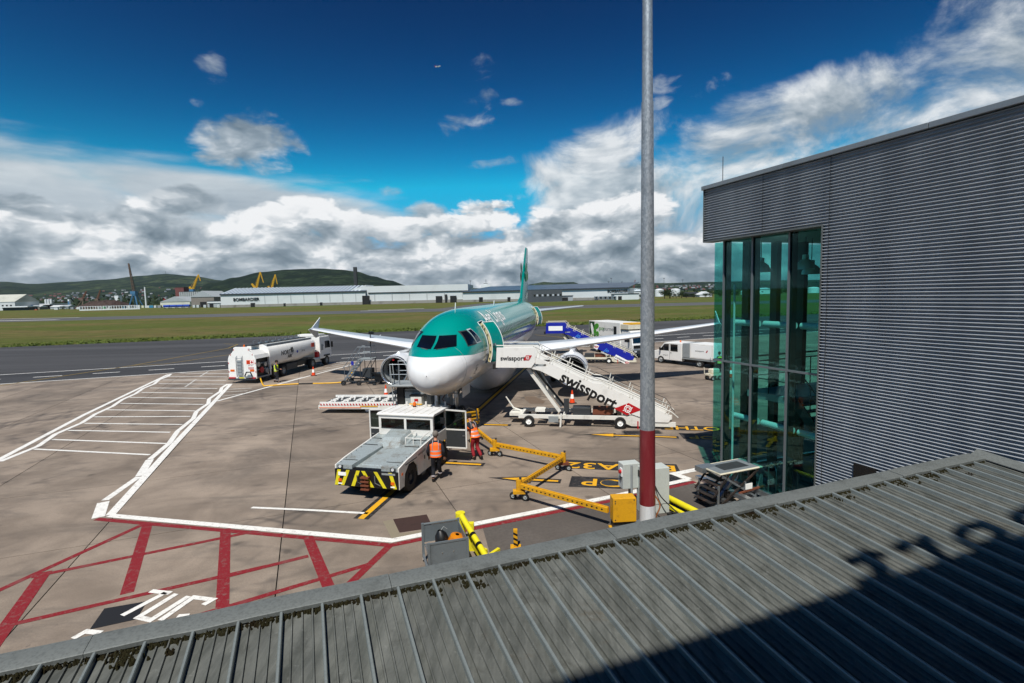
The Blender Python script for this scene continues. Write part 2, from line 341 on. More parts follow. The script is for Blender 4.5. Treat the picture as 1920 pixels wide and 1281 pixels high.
structure(MB().quad((-14000, -3000, -0.12), (14000, -3000, -0.12), (14000, 14000, -0.12), (-14000, 14000, -0.12)).build('ground', M_GRASS))
def asphalt(name, base, patch=0.5, streak=(1, 1, 1), rot=GA):
    m, t, b = newmat(name); g = t.n('ShaderNodeNewGeometry')
    mp = t.n('ShaderNodeMapping'); mp.inputs['Rotation'].default_value = (0, 0, -rot); mp.inputs['Scale'].default_value = streak; t.L.new(g.outputs['Position'], mp.inputs[0])
    c = t.mix(t.rng(t.noise(0.12, 5, 0.6, mp.outputs[0]), 0.35, 0.7), tuple(x*0.72 for x in base)+(1,), tuple(x*1.3 for x in base)+(1,))
    c = t.mix(t.math('MULTIPLY', t.rng(t.noise(9, 4, 0.7, g.outputs['Position']), 0.35, 0.7), 0.4), c, tuple(x*0.5 for x in base)+(1,))
    t.L.new(c, b.inputs['Base Color']); b.inputs['Roughness'].default_value = 0.85; b.inputs['Specular IOR Level'].default_value = 0.3
    t.L.new(t.bump(t.noise(40, 3, 0.6, g.outputs['Position']), 0.4, 0.01), b.inputs['Normal']); return m
M_ASPH = asphalt('taxiway asphalt', (0.062, 0.061, 0.063), streak=(0.08, 1, 1))
M_ROAD = asphalt('service road asphalt', (0.05, 0.05, 0.053), streak=(0.1, 1, 1))
M_RUNW = asphalt('runway asphalt', (0.1, 0.1, 0.1), streak=(0.1, 1, 1), rot=R(2))
def flat(name, pts, z, m, parent=None, thick=0.0):
    mb = MB()
    if thick: mb.prism([(p[0], p[1]) for p in pts], 'z', z-thick, z)
    else: mb.quad(*[(p[0], p[1], z) for p in pts])
    return mb.build(name, m, parent)
V_AP = 58.0
ge = [UV(-420, 126), UV(-47, 110), UV(5, 106), UV(53, 98), UV(100, 97), UV(420, 92)]
structure(flat('taxiway', [UV(-420, 66), UV(420, 66)] + ge[::-1], -0.015, M_ASPH, thick=0.1))
structure(flat('service_road', [UV(-420, V_AP), UV(420, V_AP), UV(420, 66), UV(-420, 66)], -0.008, M_ROAD, thick=0.1))
structure(flat('runway', [(-1500, 172), (1500, 292), (1500, 345), (-1500, 222)], -0.07, M_RUNW, thick=0.06))
structure(flat('far_taxiway', [(-40, 268), (-8, 270), (10, 410), (90, 462), (60, 470), (-25, 420)], -0.075, M_RUNW, thick=0.04))
# tufts that fringe the far edge of the taxiway
gf = MB(); rr = random.Random(3)
for k in range(9000):
    i_ = rr.choices(range(5), (2, 4, 4, 4, 2))[0]; a_, b_ = ge[i_], ge[i_+1]; t_ = rr.random() if i_ not in (0, 4) else (rr.uniform(.6, 1) if i_ == 0 else rr.uniform(0, .35)); p_ = a_.lerp(b_, t_) + UV(0, rr.random()**2*9)
    h_ = rr.uniform(.12, .42); w_ = rr.uniform(.1, .3); an_ = rr.uniform(-.8, .8); d_ = Vector((math.cos(an_), math.sin(an_), 0))*w_; l_ = Vector((rr.gauss(0, .1), rr.gauss(0, .1), 0))
    gf.quad(p_ - d_ + Vector((0, 0, -.12)), p_ + d_ + Vector((0, 0, -.12)), p_ + d_*.5 + l_ + Vector((0, 0, h_-.12)), p_ - d_*.4 + l_ + Vector((0, 0, h_*.8-.12)))
o_ = gf.build('grass_tufts', mat('grass blades', (0.085, 0.115, 0.022), 0.8, dirt=0.6, scale=0.5, dirtcol='#6b6420', spec=0.2, kind='Object'), normals=False); o_['kind'] = 'stuff'
# ---- concrete apron, laid in slabs
def concrete():
    m, t, b = newmat('apron concrete'); g = t.n('ShaderNodeNewGeometry'); P = g.outputs['Position']
    mp = t.n('ShaderNodeMapping'); mp.inputs['Rotation'].default_value = (0, 0, R(-14)); mp.inputs['Scale'].default_value = (0.22, 1, 1); t.L.new(P, mp.inputs[0])
    oi = t.n('ShaderNodeObjectInfo')
    c = t.mix(t.rng(t.noise(0.35, 6, 0.62, P, 0.4), 0.3, 0.7), (0.182, 0.144, 0.112, 1), (0.325, 0.262, 0.205, 1))
    c = t.mix(t.math('MULTIPLY', t.rng(t.noise(0.75, 8, 0.72, mp.outputs[0], 0.5), 0.47, 0.74), 0.7), c, (0.11, 0.094, 0.08, 1))      # scuffing along the turning lines
    c = t.mix(t.math('MULTIPLY', t.rng(t.noise(0.16, 6, 0.66, P, 0.5), 0.5, 0.72), 0.6), c, (0.10, 0.085, 0.072, 1))                   # old stains
    # tyre marks: thin arcs round a few turning centres
    for (cx, cy, w, s) in ((-9, 9, 0.9, 0.7), (-16.5, 33, 1.2, 0.55), (12, 10, 1.0, 0.55), (4, 46, 1.3, 0.5)):
        d = t.n('ShaderNodeVectorMath', operation='DISTANCE'); t.L.new(P, d.inputs[0]); d.inputs[1].default_value = (cx, cy, 0)
        x = t.math('MULTIPLY', t.math('ADD', d.outputs['Value'], t.math('MULTIPLY', t.noise(0.12, 2, 0.5, P), 5.0)), 6.3/w)
        k = t.math('POWER', t.math('MULTIPLY', t.math('ADD', t.math('SINE', x), 1.0), 0.5), 9.0)
        k = t.math('MULTIPLY', k, t.rng(t.noise(0.23, 4, 0.6, P), 0.5, 0.68)); c = t.mix(t.math('MULTIPLY', k, s), c, (0.06, 0.052, 0.048, 1))
    sp = t.rng(t.noise(26, 3, 0.75, P), 0.38, 0.72); c = t.mix(t.math('MULTIPLY', sp, 0.35), c, (0.11, 0.09, 0.075, 1))
    c = t.mix(t.math('MULTIPLY', t.rng(t.noise(5.5, 4, 0.7, P), 0.62, 0.72), 0.4), c, (0.07, 0.06, 0.055, 1))
    vo = t.n('ShaderNodeTexVoronoi'); vo.inputs['Scale'].default_value = 0.55; t.L.new(P, vo.inputs['Vector']); c = t.mix(t.math('MULTIPLY', t.rng(t.math('ADD', vo.outputs['Distance'], t.math('MULTIPLY', t.noise(5, 3, 0.6, P), 0.12)), 0.17, 0.09), 0.55), c, (0.05, 0.043, 0.038, 1))        # oil drips
    h = t.n('ShaderNodeHueSaturation'); t.L.new(c, h.inputs['Color']); t.L.new(t.rng(oi.outputs['Random'], 0, 1, 0.84, 1.12, False), h.inputs['Value'])
    t.L.new(h.outputs[0], b.inputs['Base Color']); b.inputs['Roughness'].default_value = 0.82; b.inputs['Specular IOR Level'].default_value = 0.3
    t.L.new(t.bump(t.noise(55, 3, 0.6, P), 0.35, 0.008), b.inputs['Normal']); return m
M_CONC = concrete(); M_JOINT = mat('joint sealant', (0.018, 0.017, 0.016), 0.9, dirt=0.2)
apron = structure(flat('apron', [UV(-70, -14), UV(150, -14), UV(150, V_AP), UV(-70, V_AP)], -0.045, M_JOINT))
SU, SV = 5.05, 5.6
sl = MB().bx(-SU/2+0.014, SU/2-0.014, -SV/2+0.014, SV/2-0.014, -0.04, 0.0).mesh('slab', M_CONC)
rz21 = Matrix.Rotation(GA, 4, 'Z'); us = 4.0 - 14*SU; vs0 = 17.65 - 2*SV
cand = []
for i in range(34):
    for j in range(10):
        u, v = us + (i+0.5)*SU, vs0 + (j+0.5)*SV
        if v + SV/2 > V_AP + 0.1: continue
        p = UV(u, v); cand.append((p.length, u, v))
cand.sort(); rest = MB()
for k, (d, u, v) in enumerate(cand):
    p = UV(u, v)
    ang = abs(math.degrees(math.atan2(p.x, p.y)))
    if ang < 62 and k < 300: link('slab', sl, apron, Matrix.Translation(p) @ rz21)
    else:
        q = [UV(u+a*(SU/2-0.014), v+b*(SV/2-0.014)) for a, b in ((-1, -1), (1, -1), (1, 1), (-1, 1))]
        rest.quad(*[(x.x, x.y, 0.0) for x in q])
vend = vs0 + 8*SV
for i in range(34):                      # cut row against the service road, and the strip by the terminal
    u = us + i*SU
    for a, b_ in ((max(v for d, uu, v in cand)+SV/2, V_AP), (-14, vs0)):
        q = [UV(u+0.014, a+0.014), UV(u+SU-0.014, a+0.014), UV(u+SU-0.014, b_), UV(u+0.014, b_)]; rest.quad(*[(x.x, x.y, 0.0) for x in q])
ro = rest.build('outer_slabs', M_CONC, apron); ro['kind'] = 'stuff'
# ---- painted markings
def paint(name, color, wear=0.35):
    m, t, b = newmat(name); g = t.n('ShaderNodeNewGeometry'); P = g.outputs['Position']
    w = t.math('MAXIMUM', t.math('MULTIPLY', t.rng(t.noise(7, 6, 0.72, P), 0.5, 0.68), wear), t.math('MULTIPLY', t.rng(t.noise(1.1, 4, 0.6, P), 0.55, 0.75), wear*0.6))
    w = t.math('MAXIMUM', w, t.math('MULTIPLY', t.rng(t.noise(30, 3, 0.6, P), 0.5, 0.75), wear*0.6))
    t.L.new(t.mix(w, lin(color), (0.17, 0.14, 0.12, 1)), b.inputs['Base Color']); b.inputs['Roughness'].default_value = 0.7; b.inputs['Specular IOR Level'].default_value = 0.3; return m
P_WHITE = paint('white road paint', '#e0ded8', 0.55); P_RED = paint('red road paint', '#7c1820', 0.55); P_YEL = paint('yellow road paint', '#dca316', 0.45)
P_BLK = paint('black road paint', '#202124', 0.5); P_DIM = paint('worn yellow road paint', '#a58a3c', 0.7); P_WORN = paint('worn white road paint', '#bdbab3', 0.7)
def strip(name, pts, w, m, z=0.008, parent=apron, close=False):
    pts = [Vector((p[0], p[1])) for p in pts]; a, b = [], []
    for i, p in enumerate(pts):
        d0 = (p - pts[i-1]).normalized() if i else (pts[1]-p).normalized(); d1 = (pts[i+1]-p).normalized() if i < len(pts)-1 else d0
        n0 = Vector((-d0.y, d0.x)); n1 = Vector((-d1.y, d1.x)); nn = (n0+n1).normalized(); k = w/2/max(0.5, nn.dot(n0))
        a.append(p + nn*k); b.append(p - nn*k)
    mb = MB()
    for i in range(len(pts)-1): mb.quad((b[i].x, b[i].y, z), (b[i+1].x, b[i+1].y, z), (a[i+1].x, a[i+1].y, z), (a[i].x, a[i].y, z))
    return mb.build(name, m, parent, normals=False)
def px(*q): return [G(*p) for p in q]
def z7(x, y): return (x/3.558, 640 + y/3.558)
def z2(x, y): return (x/3.3625, 900 + y/3.3625)
def z4(x, y): return (400 + x/6, 600 + y/6)
bl = px((205, 967), (735, 1014), (1150, 931), (1292, 899))
strip('white_line', bl, 0.25, P_WHITE, 0.010)
ZR = 0.0035
strip('red_line', [p + Vector(o) for p, o in zip(bl, ((-0.22, -0.25, 0), (0.03, -0.28, 0), (0.12, -0.25, 0), (0.12, -0.25, 0)))], 0.2, P_RED, 0.0065)
strip('white_line', px((1292, 899), (1265, 889), (1330, 876)), 0.3, P_WHITE, 0.009)
for a, b, w in ((('r', 277, 982), ('r', 238, 1113), 0.33), (('r', 423, 992), ('r', 416, 1160), 0.33), (('r', 577, 1006), ('r', 622, 1115), 0.33), (('r', 732, 1022), ('r', 640, 1110), 0.26),
                (('r', 272, 982), ('r', -60, 1134), 0.22), (('r', 490, 994), ('r', 60, 1082), 0.2), (('r', 500, 1062), ('r', 10, 1174), 0.2), (('r', 700, 1056), ('r', 360, 1158), 0.2), (('r', 84, 1073), ('r', -20, 1220), 0.36), (('r', 578, 1043), ('r', 418, 1083), 0.2)):
    ZR += 0.0004; strip('red_hatch_line', px(a[1:], b[1:]), w*0.82, P_RED, ZR)
# stand boundary of zigzags and bars on the left
strip('white_line', px(z7(0, 787), z7(-600, 1075)) + [] , 0.26, P_WHITE)
strip('white_line', px(z7(0, 787), z7(560, 492), z7(1122, 222)), 0.26, P_WHITE, 0.0095)
strip('zigzag_line', px(*[z7(*p) for p in ((0, 803), (255, 700), (370, 620), (545, 545), (635, 487), (750, 435), (815, 390), (905, 350), (955, 315), (1030, 285), (1060, 258), (1120, 235), (1140, 218))]), 0.24, P_WHITE, 0.0075)
strip('white_line', px(z7(738, 1160), z7(1160, 690), z7(1540, 285)), 0.28, P_WHITE, 0.0095)
strip('zigzag_line', px(*[z7(*p) for p in ((700, 1062), (925, 905))]), 0.24, P_WHITE, 0.0075)
strip('zigzag_line', px(*[z7(*p) for p in ((932, 900), (1000, 790))]), 0.3, P_WHITE, 0.0075)
strip('zigzag_line', px(*[z7(*p) for p in ((1000, 788), (1130, 680), (1185, 600), (1290, 515), (1310, 470), (1390, 415), (1395, 385), (1470, 335), (1480, 310), (1520, 285))]), 0.24, P_WHITE, 0.0065)
strip('zigzag_line', px(z7(655, 1177), z7(690, 1074)), 0.34, P_WHITE)
for a, b in (((230, 720), (1000, 758)), ((350, 656), (1130, 684)), ((455, 595), (1135, 608)), ((565, 548), (1215, 556)), ((625, 505), (1270, 502)), ((715, 458), (1300, 465)), ((805, 415), (1360, 422)), ((865, 375), (1375, 382)),
             ((945, 342), (1420, 348)), ((1000, 312), (1450, 316)), ((1060, 284), (1500, 287)), ((1085, 258), (1510, 262)), ((1100, 235), (1515, 238)), ((1200, 212), (1540, 217))):
    strip('bay_bar', px(z7(*a), z7(*b)), 0.16, P_WHITE)
strip('bay_bar', px(z7(1235, 305), z7(1308, 255)), 0.14, P_WORN, 0.0065); strip('bay_bar', px(z7(1335, 235), z7(1388, 202)), 0.14, P_WORN, 0.0065)
strip('white_line', px(z4(40, 915), z4(640, 750), z4(1140, 615), z4(1640, 485)), 0.22, P_WHITE)
for a, b in (((150, 782), (430, 768)), ((130, 812), (385, 798)), ((100, 860), (345, 828)), ((760, 712), (1000, 645)), ((1150, 590), (1400, 540)), ((1250, 545), (1580, 497)), ((1330, 512), (1500, 484))):
    strip('hatch_bar', px(z4(*a), z4(*b)), 0.18, P_WORN)
strip('white_line', px((472, 952), (585, 957), (690, 963)), 0.13, P_WHITE)
# service road lines
road = [o for o in COL.objects if o.name == 'service_road'][0]; taxi = [o for o in COL.objects if o.name == 'taxiway'][0]
strip('white_line', [UV(-300, V_AP+0.1), UV(300, V_AP+0.1)], 0.25, P_WHITE, 0.012, road)
strip('white_line', [UV(-300, 66.1), UV(300, 66.1)], 0.25, P_WHITE, -0.003, taxi)
for k in range(48): strip('lane_dash', [UV(-75+k*4.6, 62), UV(-75+k*4.6+2.2, 62)], 0.26, P_WHITE, -0.002, road)
strip('taxi_line', px(z7(0, 297), z7(560, 212), z7(870, 165), z7(1200, 105), z7(1520, 48), (446, 646), (420, 645)), 0.16, P_DIM, 0.016, apron)
strip('taxi_line', px(z7(880, 162), z7(1100, 152), z7(1520, 92), (520, 655)), 0.16, P_DIM, 0.014, taxi)
strip('taxi_line', px((1003, 628), (1045, 632), (1100, 640)), 0.16, P_DIM, 0.014, taxi)
for k in range(14): strip('taxi_dash', [UV(62+k*3.2, 80), UV(62+k*3.2+1.6, 80)], 0.16, P_DIM, 0.004, taxi)
rw = [o for o in COL.objects if o.name == 'runway'][0]
strip('touchdown_bar', px((690, 581.5), (795, 578.5)), 3.0, P_WHITE, -0.05, rw); strip('touchdown_bar', px((676, 583.3), (760, 581)), 2.2, P_WHITE, -0.05, rw); strip('touchdown_bar', px((-60, 602.5), (108, 599.4)), 3.0, P_WHITE, -0.05, rw); strip('touchdown_bar', px((-60, 599), (150, 595.3)), 2.0, P_WHITE, -0.05, rw)
# lead-in line and stop boxes
ci = [Vector((-4.75, 15.6)), Vector((-4.2, 18.2)), Vector((-2.34, 29.08)), Vector((1.16, 47.8)), Vector((3.0, 58))]
strip('lead_in_border', ci, 0.5, P_BLK, 0.004); strip('lead_in_line', ci, 0.2, P_YEL, 0.008)
for a, b in (((908, 796.3), (952, 797.5)), ((836, 868), (902, 871.5))):
    strip('stop_bar_border', px((a[0]-6, a[1]), (b[0]+6, b[1])), 0.42, P_BLK, 0.0045); strip('stop_bar', px(a, b), 0.17, P_YEL, 0.0085)
def poly(name, q, m, z): return flat(name, px(*q), z, m, apron)
lat = Vector((math.cos(R(-12)), math.sin(R(-12)), 0)); fwd = Vector((-lat.y, lat.x, 0))
def arrow(tip, L, hb=0.0):
    t = G(*tip); e = t + lat*L
    strip('arrow_border', [t + lat*0.9, e + lat*0.1], 0.42, P_BLK, 0.0043)
    flat('arrow_border', [t - lat*0.5, t + lat*1.15 - fwd*0.38, t + lat*1.15 + fwd*0.38], 0.0052, P_BLK, apron)
    strip('arrow_shaft', [t + lat*1.0, e], 0.15, P_YEL, 0.008); flat('arrow_head', [t, t + lat*1.05 - fwd*0.25, t + lat*1.05 + fwd*0.25], 0.0105, P_YEL, apron)
arrow((940, 897), 2.1); arrow((1108, 815), 3.9)
poly('sign_panel', ((1072, 893), (1168, 897), (1168, 917), (1066, 913)), P_BLK, 0.0056); poly('sign_panel', ((1060, 862), (1168, 867), (1168, 883), (1056, 878)), P_BLK, 0.0056)
poly('sign_panel', ((1168, 867), (1268, 871), (1276, 885), (1168, 882)), P_BLK, 0.0056); poly('sign_panel', ((1240, 797), (1420, 802), (1440, 812), (1240, 806)), P_BLK, 0.0056)
poly('sign_panel', ((1272, 812), (1410, 818), (1432, 829), (1282, 823)), P_BLK, 0.0056); poly('sign_panel', ((1225, 892), (1262, 890), (1290, 906), (1228, 917)), P_BLK, 0.0056)
def gtext(body, p, size, sx=1.0): text('lettering', body, size, P_YEL, apron, G(*p) + Vector((0, 0, 0.0085)), -lat, -fwd, 0.0005, 0.012, sx=sx)
gtext('A32', (1110, 873.5), 1.0, 1.25); gtext('B', (1252, 878), 0.95, 1.3); gtext('OP', (1133, 905), 1.0, 1.2); gtext('ST', (1210, 908), 1.0, 1.2)
gtext('OTHE', (1297, 803), 0.95, 1.05); gtext('ALL', (1392, 806), 0.95, 1.05); gtext('OP', (1318, 820.5), 0.8, 1.15)
for s in (((950, 702), (1075, 716)), ((1045, 712), (770, 857)), ((1112, 720), (872, 868), (950, 886), (1190, 735)), ((1010, 888), (1220, 742), (1340, 757), (1282, 790)), ((460, 1003), (542, 957), (635, 967)), ((1118, 862), (1190, 857))):
    strip('stencil_stroke', px(*[z2(*p) for p in s]), 0.14, P_WHITE, 0.009 + 0.0004*len(s))
M_TARP = mat('black grating', '#17171a', 0.7, dirt=0.3, scale=2); M_BRN = mat('brown cover plate', '#3a2722', 0.75, dirt=0.4, scale=3)
poly('cover_plate', (z2(565, 945), z2(658, 812), z2(930, 765), z2(860, 880)), M_TARP, 0.006)
poly('cover_plate', ((737, 974), (800, 965), (812, 990), (749, 999)), M_BRN, 0.006); poly('concrete_patch', ((718, 978), (737, 974), (749, 1001), (812, 992), (812, 996), (735, 1011)), paint('pale patch', '#847b68', 0.5), 0.0035)
flat('oil_stain', px((983, 744), (1000, 743), (1022, 752), (1019, 757), (995, 757), (986, 751)), 0.003, paint('oil stain', '#6a5a4c', 0.6), apron)
flat('asphalt_patch', px((905, 990), (1150, 938), (1300, 905), (1340, 960), (1100, 1080), (930, 1080)), 0.0022, asphalt('dark apron patch', (0.115, 0.1, 0.088)), apron)
# drain cover in the stop lettering
MB().cyl(G(1142, 906), G(1142, 906) + Vector((0, 0, 0.014)), 0.28, n=24).build('drain_cover', M_DGREY, apron)
# ------------------------------------------------------------------ hills
def interp(tab, x):
    if x <= tab[0][0]: return tab[0][1]
    for (a, p), (b, q) in zip(tab, tab[1:]):
        if x <= b: s = (x-a)/(b-a); s = s*s*(3-2*s); return p + (q-p)*s
    return tab[-1][1]
from mathutils import noise as mnoise
YA, YB = 6200.0, 4300.0
ridgeA = [(-900, 530), (-300, 524), (0, 528), (60, 532), (130, 528), (200, 524), (260, 517), (310, 513), (360, 517), (420, 526), (520, 530), (620, 537), (760, 541), (930, 541), (985, 536), (1018, 529), (1050, 530.5), (1070, 528.5), (1102, 537), (1150, 538), (1200, 532), (1260, 530.5), (1330, 528.5), (1450, 526), (1700, 520), (2400, 512), (3200, 505)]
ridgeB = [(330, 562), (400, 530), (440, 520), (490, 510), (540, 505.5), (570, 504.5), (600, 503.5), (640, 505.5), (668, 509), (700, 518), (730, 526), (765, 536), (800, 546), (860, 552)]
def ridge_z(tab, p, Y):
    d = AY(p, interp(tab, p), Y); return d.x, max(d.z, 0)
def sheet(name, tab, Y0, Y1, p0, p1, n, m, m_mat, bump):
    mb = MB(); rows = 26
    def fn(a, b):
        p = p0 + (p1-p0)*a; x, z = ridge_z(tab, p, Y1); t = b*1.12; Y = Y0 + (Y1-Y0)*t
        s = min(t, 1.0); f = s**1.25 if t <= 1 else 1 - (t-1)*1.5
        X = x*Y/Y1; nz = mnoise.fractal(Vector((X*0.0016, Y*0.0016, 3.3)), 1.0, 2.0, 5)*bump*s*(1 - 0.85*max(0, (s-0.75)*4 if t <= 1 else 1))
        return (X, Y, z*f*(Y/Y1)**0.0 + nz*0.5)
    mb.grid(fn, n, rows); o = mb.build(name, m_mat, None, 180); return structure(o), fn
def hillmat(name, dark, light, patch):
    m, t, b = newmat(name); g = t.n('ShaderNodeNewGeometry'); P = g.outputs['Position']
    mp = t.n('ShaderNodeMapping'); mp.inputs['Scale'].default_value = (1, 0.35, 2.6); t.L.new(P, mp.inputs[0])
    c = t.mix(t.rng(t.noise(0.0042, 5, 0.62, mp.outputs[0], 0.4), 0.52 - patch, 0.66 - patch), dark, light)
    v = t.n('ShaderNodeTexVoronoi'); v.inputs['Scale'].default_value = 0.0065; t.L.new(mp.outputs[0], v.inputs['Vector'])
    c = t.mix(t.math('MULTIPLY', t.rng(v.outputs['Color'], 0.2, 0.8), 0.45), c, tuple(x*1.5 for x in light[:3]) + (1,))
    c = t.mix(t.rng(t.noise(0.022, 5, 0.75, mp.outputs[0]), 0.44, 0.56), c, dark)
    t.L.new(c, b.inputs['Base Color']); b.inputs['Roughness'].default_value = 1; b.inputs['Specular IOR Level'].default_value = 0.0
    t.L.new(t.bump(t.noise(0.02, 6, 0.7, P), 1.0, 25), b.inputs['Normal']); return m
hillA, fA = sheet('hills', ridgeA, 2500, YA, -900, 3200, 220, 0, hillmat('hill fields', (0.013, 0.025, 0.02, 1), (0.066, 0.088, 0.042, 1), 0.02), 60)
hillB, fB = sheet('wooded_hill', ridgeB, 2300, YB, 330, 860, 90, 0, hillmat('hill woods', (0.009, 0.018, 0.012, 1), (0.042, 0.062, 0.03, 1), -0.02), 40)
# ------------------------------------------------------------------ town houses on the hillside
def house_mesh(wall, roof, w, d, h):
    mb = MB(); mb.bx(-w/2, w/2, -d/2, d/2, -6, h); wm = mb.mesh('wall', wall)
    mb = MB(); mb.prism([(-d/2-0.5, h), (d/2+0.5, h), (0, h+d*0.42)], 'x', -w/2-0.3, w/2+0.3); return wm, mb.mesh('roof', roof)
hk = [(mat('house render', '#aeb0ae', 0.8, dirt=0.1, rnd=0.25), mat('slate roof', '#3c4046', 0.8, dirt=0.2), 'distant white rendered house among the town houses on the hillside', 'white town houses'),
      (mat('house brick', '#7c4a41', 0.85, dirt=0.2, rnd=0.25), mat('red tile roof', '#5a3f3c', 0.8, dirt=0.2), 'distant red brick house among the town houses on the hillside', 'brick town houses'),
      (mat('house grey', '#8d9196', 0.85, dirt=0.2, rnd=0.25), mat('grey roof', '#55595f', 0.8, dirt=0.2), 'distant grey house among the town houses on the hillside', 'grey town houses')]
hm = [[house_mesh(a, b, *q) for q in ((20, 11, 7), (34, 11, 7), (14, 12, 8))] for a, b, _, _ in hk]
for k in range(285):
    p = random.choice((random.uniform(5, 250), random.uniform(90, 240), random.uniform(230, 480), random.uniform(1205, 1340), random.uniform(20, 330))); b = (random.uniform(0.0, 1)**1.3*0.42 + 0.012) if p < 900 else random.uniform(0.1, 0.5)
    c = Vector(fA((p+900)/4100, b/1.12*1.0)); kk = random.choices((0, 1, 2), (0.3, 0.42, 0.28))[0]
    wm, rm = random.choice(hm[kk]); o = link('town_house', wm); o.scale = (.72, .72, .72); o.location = (c.x, c.y, c.z); o.rotation_euler.z = random.uniform(-0.9, 0.9)
    tag(o, hk[kk][2], 'house', hk[kk][3]); link('roof', rm, o)
# ------------------------------------------------------------------ far buildings
M_CLAD = mat('pale grey cladding', '#c9ccca', 0.55, dirt=0.2, scale=0.05, fine=0.05); M_CLAD2 = mat('grey cladding', '#9ea3a4', 0.6, dirt=0.25, scale=0.06)
M_PLINTH = mat('weathered plinth', '#8b8880', 0.8, dirt=0.6, scale=0.12, dirtcol='#4a463f'); M_SOLAR = mat('blue grey roofing', '#46525f', 0.35, dirt=0.3, scale=0.08)
M_LROOF = mat('rooflight strip', '#cfd8de', 0.4, dirt=0.15, scale=0.1); M_GUT = mat('dark gutter', '#2e3234', 0.6, dirt=0.1); M_DOOR = mat('dark doorway', '#131415', 0.8, dirt=0.1)
M_BROWN = mat('brown cladding', '#7d756c', 0.7, dirt=0.3, scale=0.06); M_TEAL = mat('teal cladding', '#5c7d83', 0.6, dirt=0.3, scale=0.06); M_BRICK = mat('dark red brick', '#6d3f3c', 0.85, dirt=0.35, scale=0.08)
M_ROOFW = mat('white roofing', '#d9dbda', 0.5, dirt=0.2, scale=0.1); M_CONCB = mat('grey concrete', '#a4a7a6', 0.8, dirt=0.35, scale=0.06); M_BLUEST = mat('blue steel', '#3f6d8e', 0.6, dirt=0.4, scale=0.3); M_YELST = mat('yellow steel', '#d6a51c', 0.55, dirt=0.3, scale=0.3)
M_BRNST = mat('rusted steel', '#6a5648', 0.7, dirt=0.5, scale=0.2)
def frame(A, B):
    A, B = Vector((A[0], A[1], 0)), Vector((B[0], B[1], 0)); d = B-A; return A, math.atan2(d.y, d.x), d.length
def zpx(py_px, Y): return AY(py_px[0], py_px[1], Y).z
# --- long hangar with ribbed roof
A, an, ln = frame(G(415, 577.3), G(686, 571)); eave = 13.4; hgr = thing('hangar', 'long pale hangar with ribbed rooflights and black name lettering left of the aircraft', 'hangar', A, an)
mb = MB(); mb.bx(0, ln, 0, 55, 2.6, eave-1.4); mb.prism([(0, eave-1.4), (55, eave-1.4), (27.5, 18.0)], 'x', 0.3, ln-0.3); mb.build('wall', M_CLAD, hgr)
MB().bx(-0.3, ln+0.3, -0.5, 55, 0, 2.6).build('plinth', M_PLINTH, hgr); MB().bx(-0.5, ln+0.5, -0.9, -0.1, eave-1.4, eave-0.5).build('gutter', M_GUT, hgr)
mb = MB(); mb.hexa([(-0.6, -0.6, eave-0.5), (ln+0.6, -0.6, eave-0.5), (ln+0.6, 27.5, 18.4), (-0.6, 27.5, 18.4), (-0.6, -0.6, eave-0.2), (ln+0.6, -0.6, eave-0.2), (ln+0.6, 27.5, 18.8), (-0.6, 27.5, 18.8)])
mb.hexa([(-0.6, 27.6, 18.4), (ln+0.6, 27.6, 18.4), (ln+0.6, 56, 12.5), (-0.6, 56, 12.5), (-0.6, 27.6, 18.8), (ln+0.6, 27.6, 18.8), (ln+0.6, 56, 12.9), (-0.6, 56, 12.9)]); rf = mb.build('roof', M_SOLAR, hgr)
lr = MB().hexa([(0, -0.6, eave-0.15), (1.7, -0.6, eave-0.15), (1.7, 27.4, 18.85), (0, 27.4, 18.85), (0, -0.6, eave+0.15), (1.7, -0.6, eave+0.15), (1.7, 27.4, 19.2), (0, 27.4, 19.2)]).mesh('rooflight', M_LROOF)
for k in range(36): link('rooflight', lr, rf, Matrix.Translation((1.2 + k*(ln-4)/36, 0, 0)))
for x, w, h in ((28.5, 4, 4), (136, 7, 8.5), (60, 2, 3), (95, 2.4, 3)): MB().bx(x, x+w, -0.7, 0.3, 0, h).build('door', M_DOOR, hgr)
for k in range(8): MB().bx(42 + k*12.5, 42.4 + k*12.5, -0.3, 0.05, 2.6, eave-1.5).build('downpipe', M_CLAD2, hgr)
text('lettering', 'BOMBARDIER', 4.1, M_INK, hgr, (24.5, -0.35, 7.4), (1, 0, 0), (0, 0, 1), 0.15, 0.07)
# --- middle flat hangar
A, an, ln = frame(G(686, 571), G(878, 566.6)); h2 = thing('flat_hangar', 'flat roofed pale hangar range joining the two lettered hangars', 'hangar', A, an)
MB().bx(0.2, ln-0.2, 3, 70, 2.8, 17.5).build('wall', M_CLAD, h2); MB().bx(0, ln, 1.5, 70, 0, 2.9).build('plinth', M_PLINTH, h2); MB().bx(2, ln, 2.2, 3.2, 10.6, 11.4).build('band', M_GUT, h2)
MB().prism([(0.25, 14), (0.25, 18.9), (-14, 15.0), (-14, 14)], 'y', 3, 30).build('gable', M_CLAD, h2)
for x, w, h in ((68, 6, 6.5), (82, 6, 6.5), (77, 2, 8)): MB().bx(x, x+w, 0.8, 2.5, 0, h).build('door', M_DOOR, h2)
for k in range(5): MB().bx(8 + k*17, 8.4 + k*17, 2.5, 3.05, 3, 10.5).build('downpipe', M_CLAD2, h2)
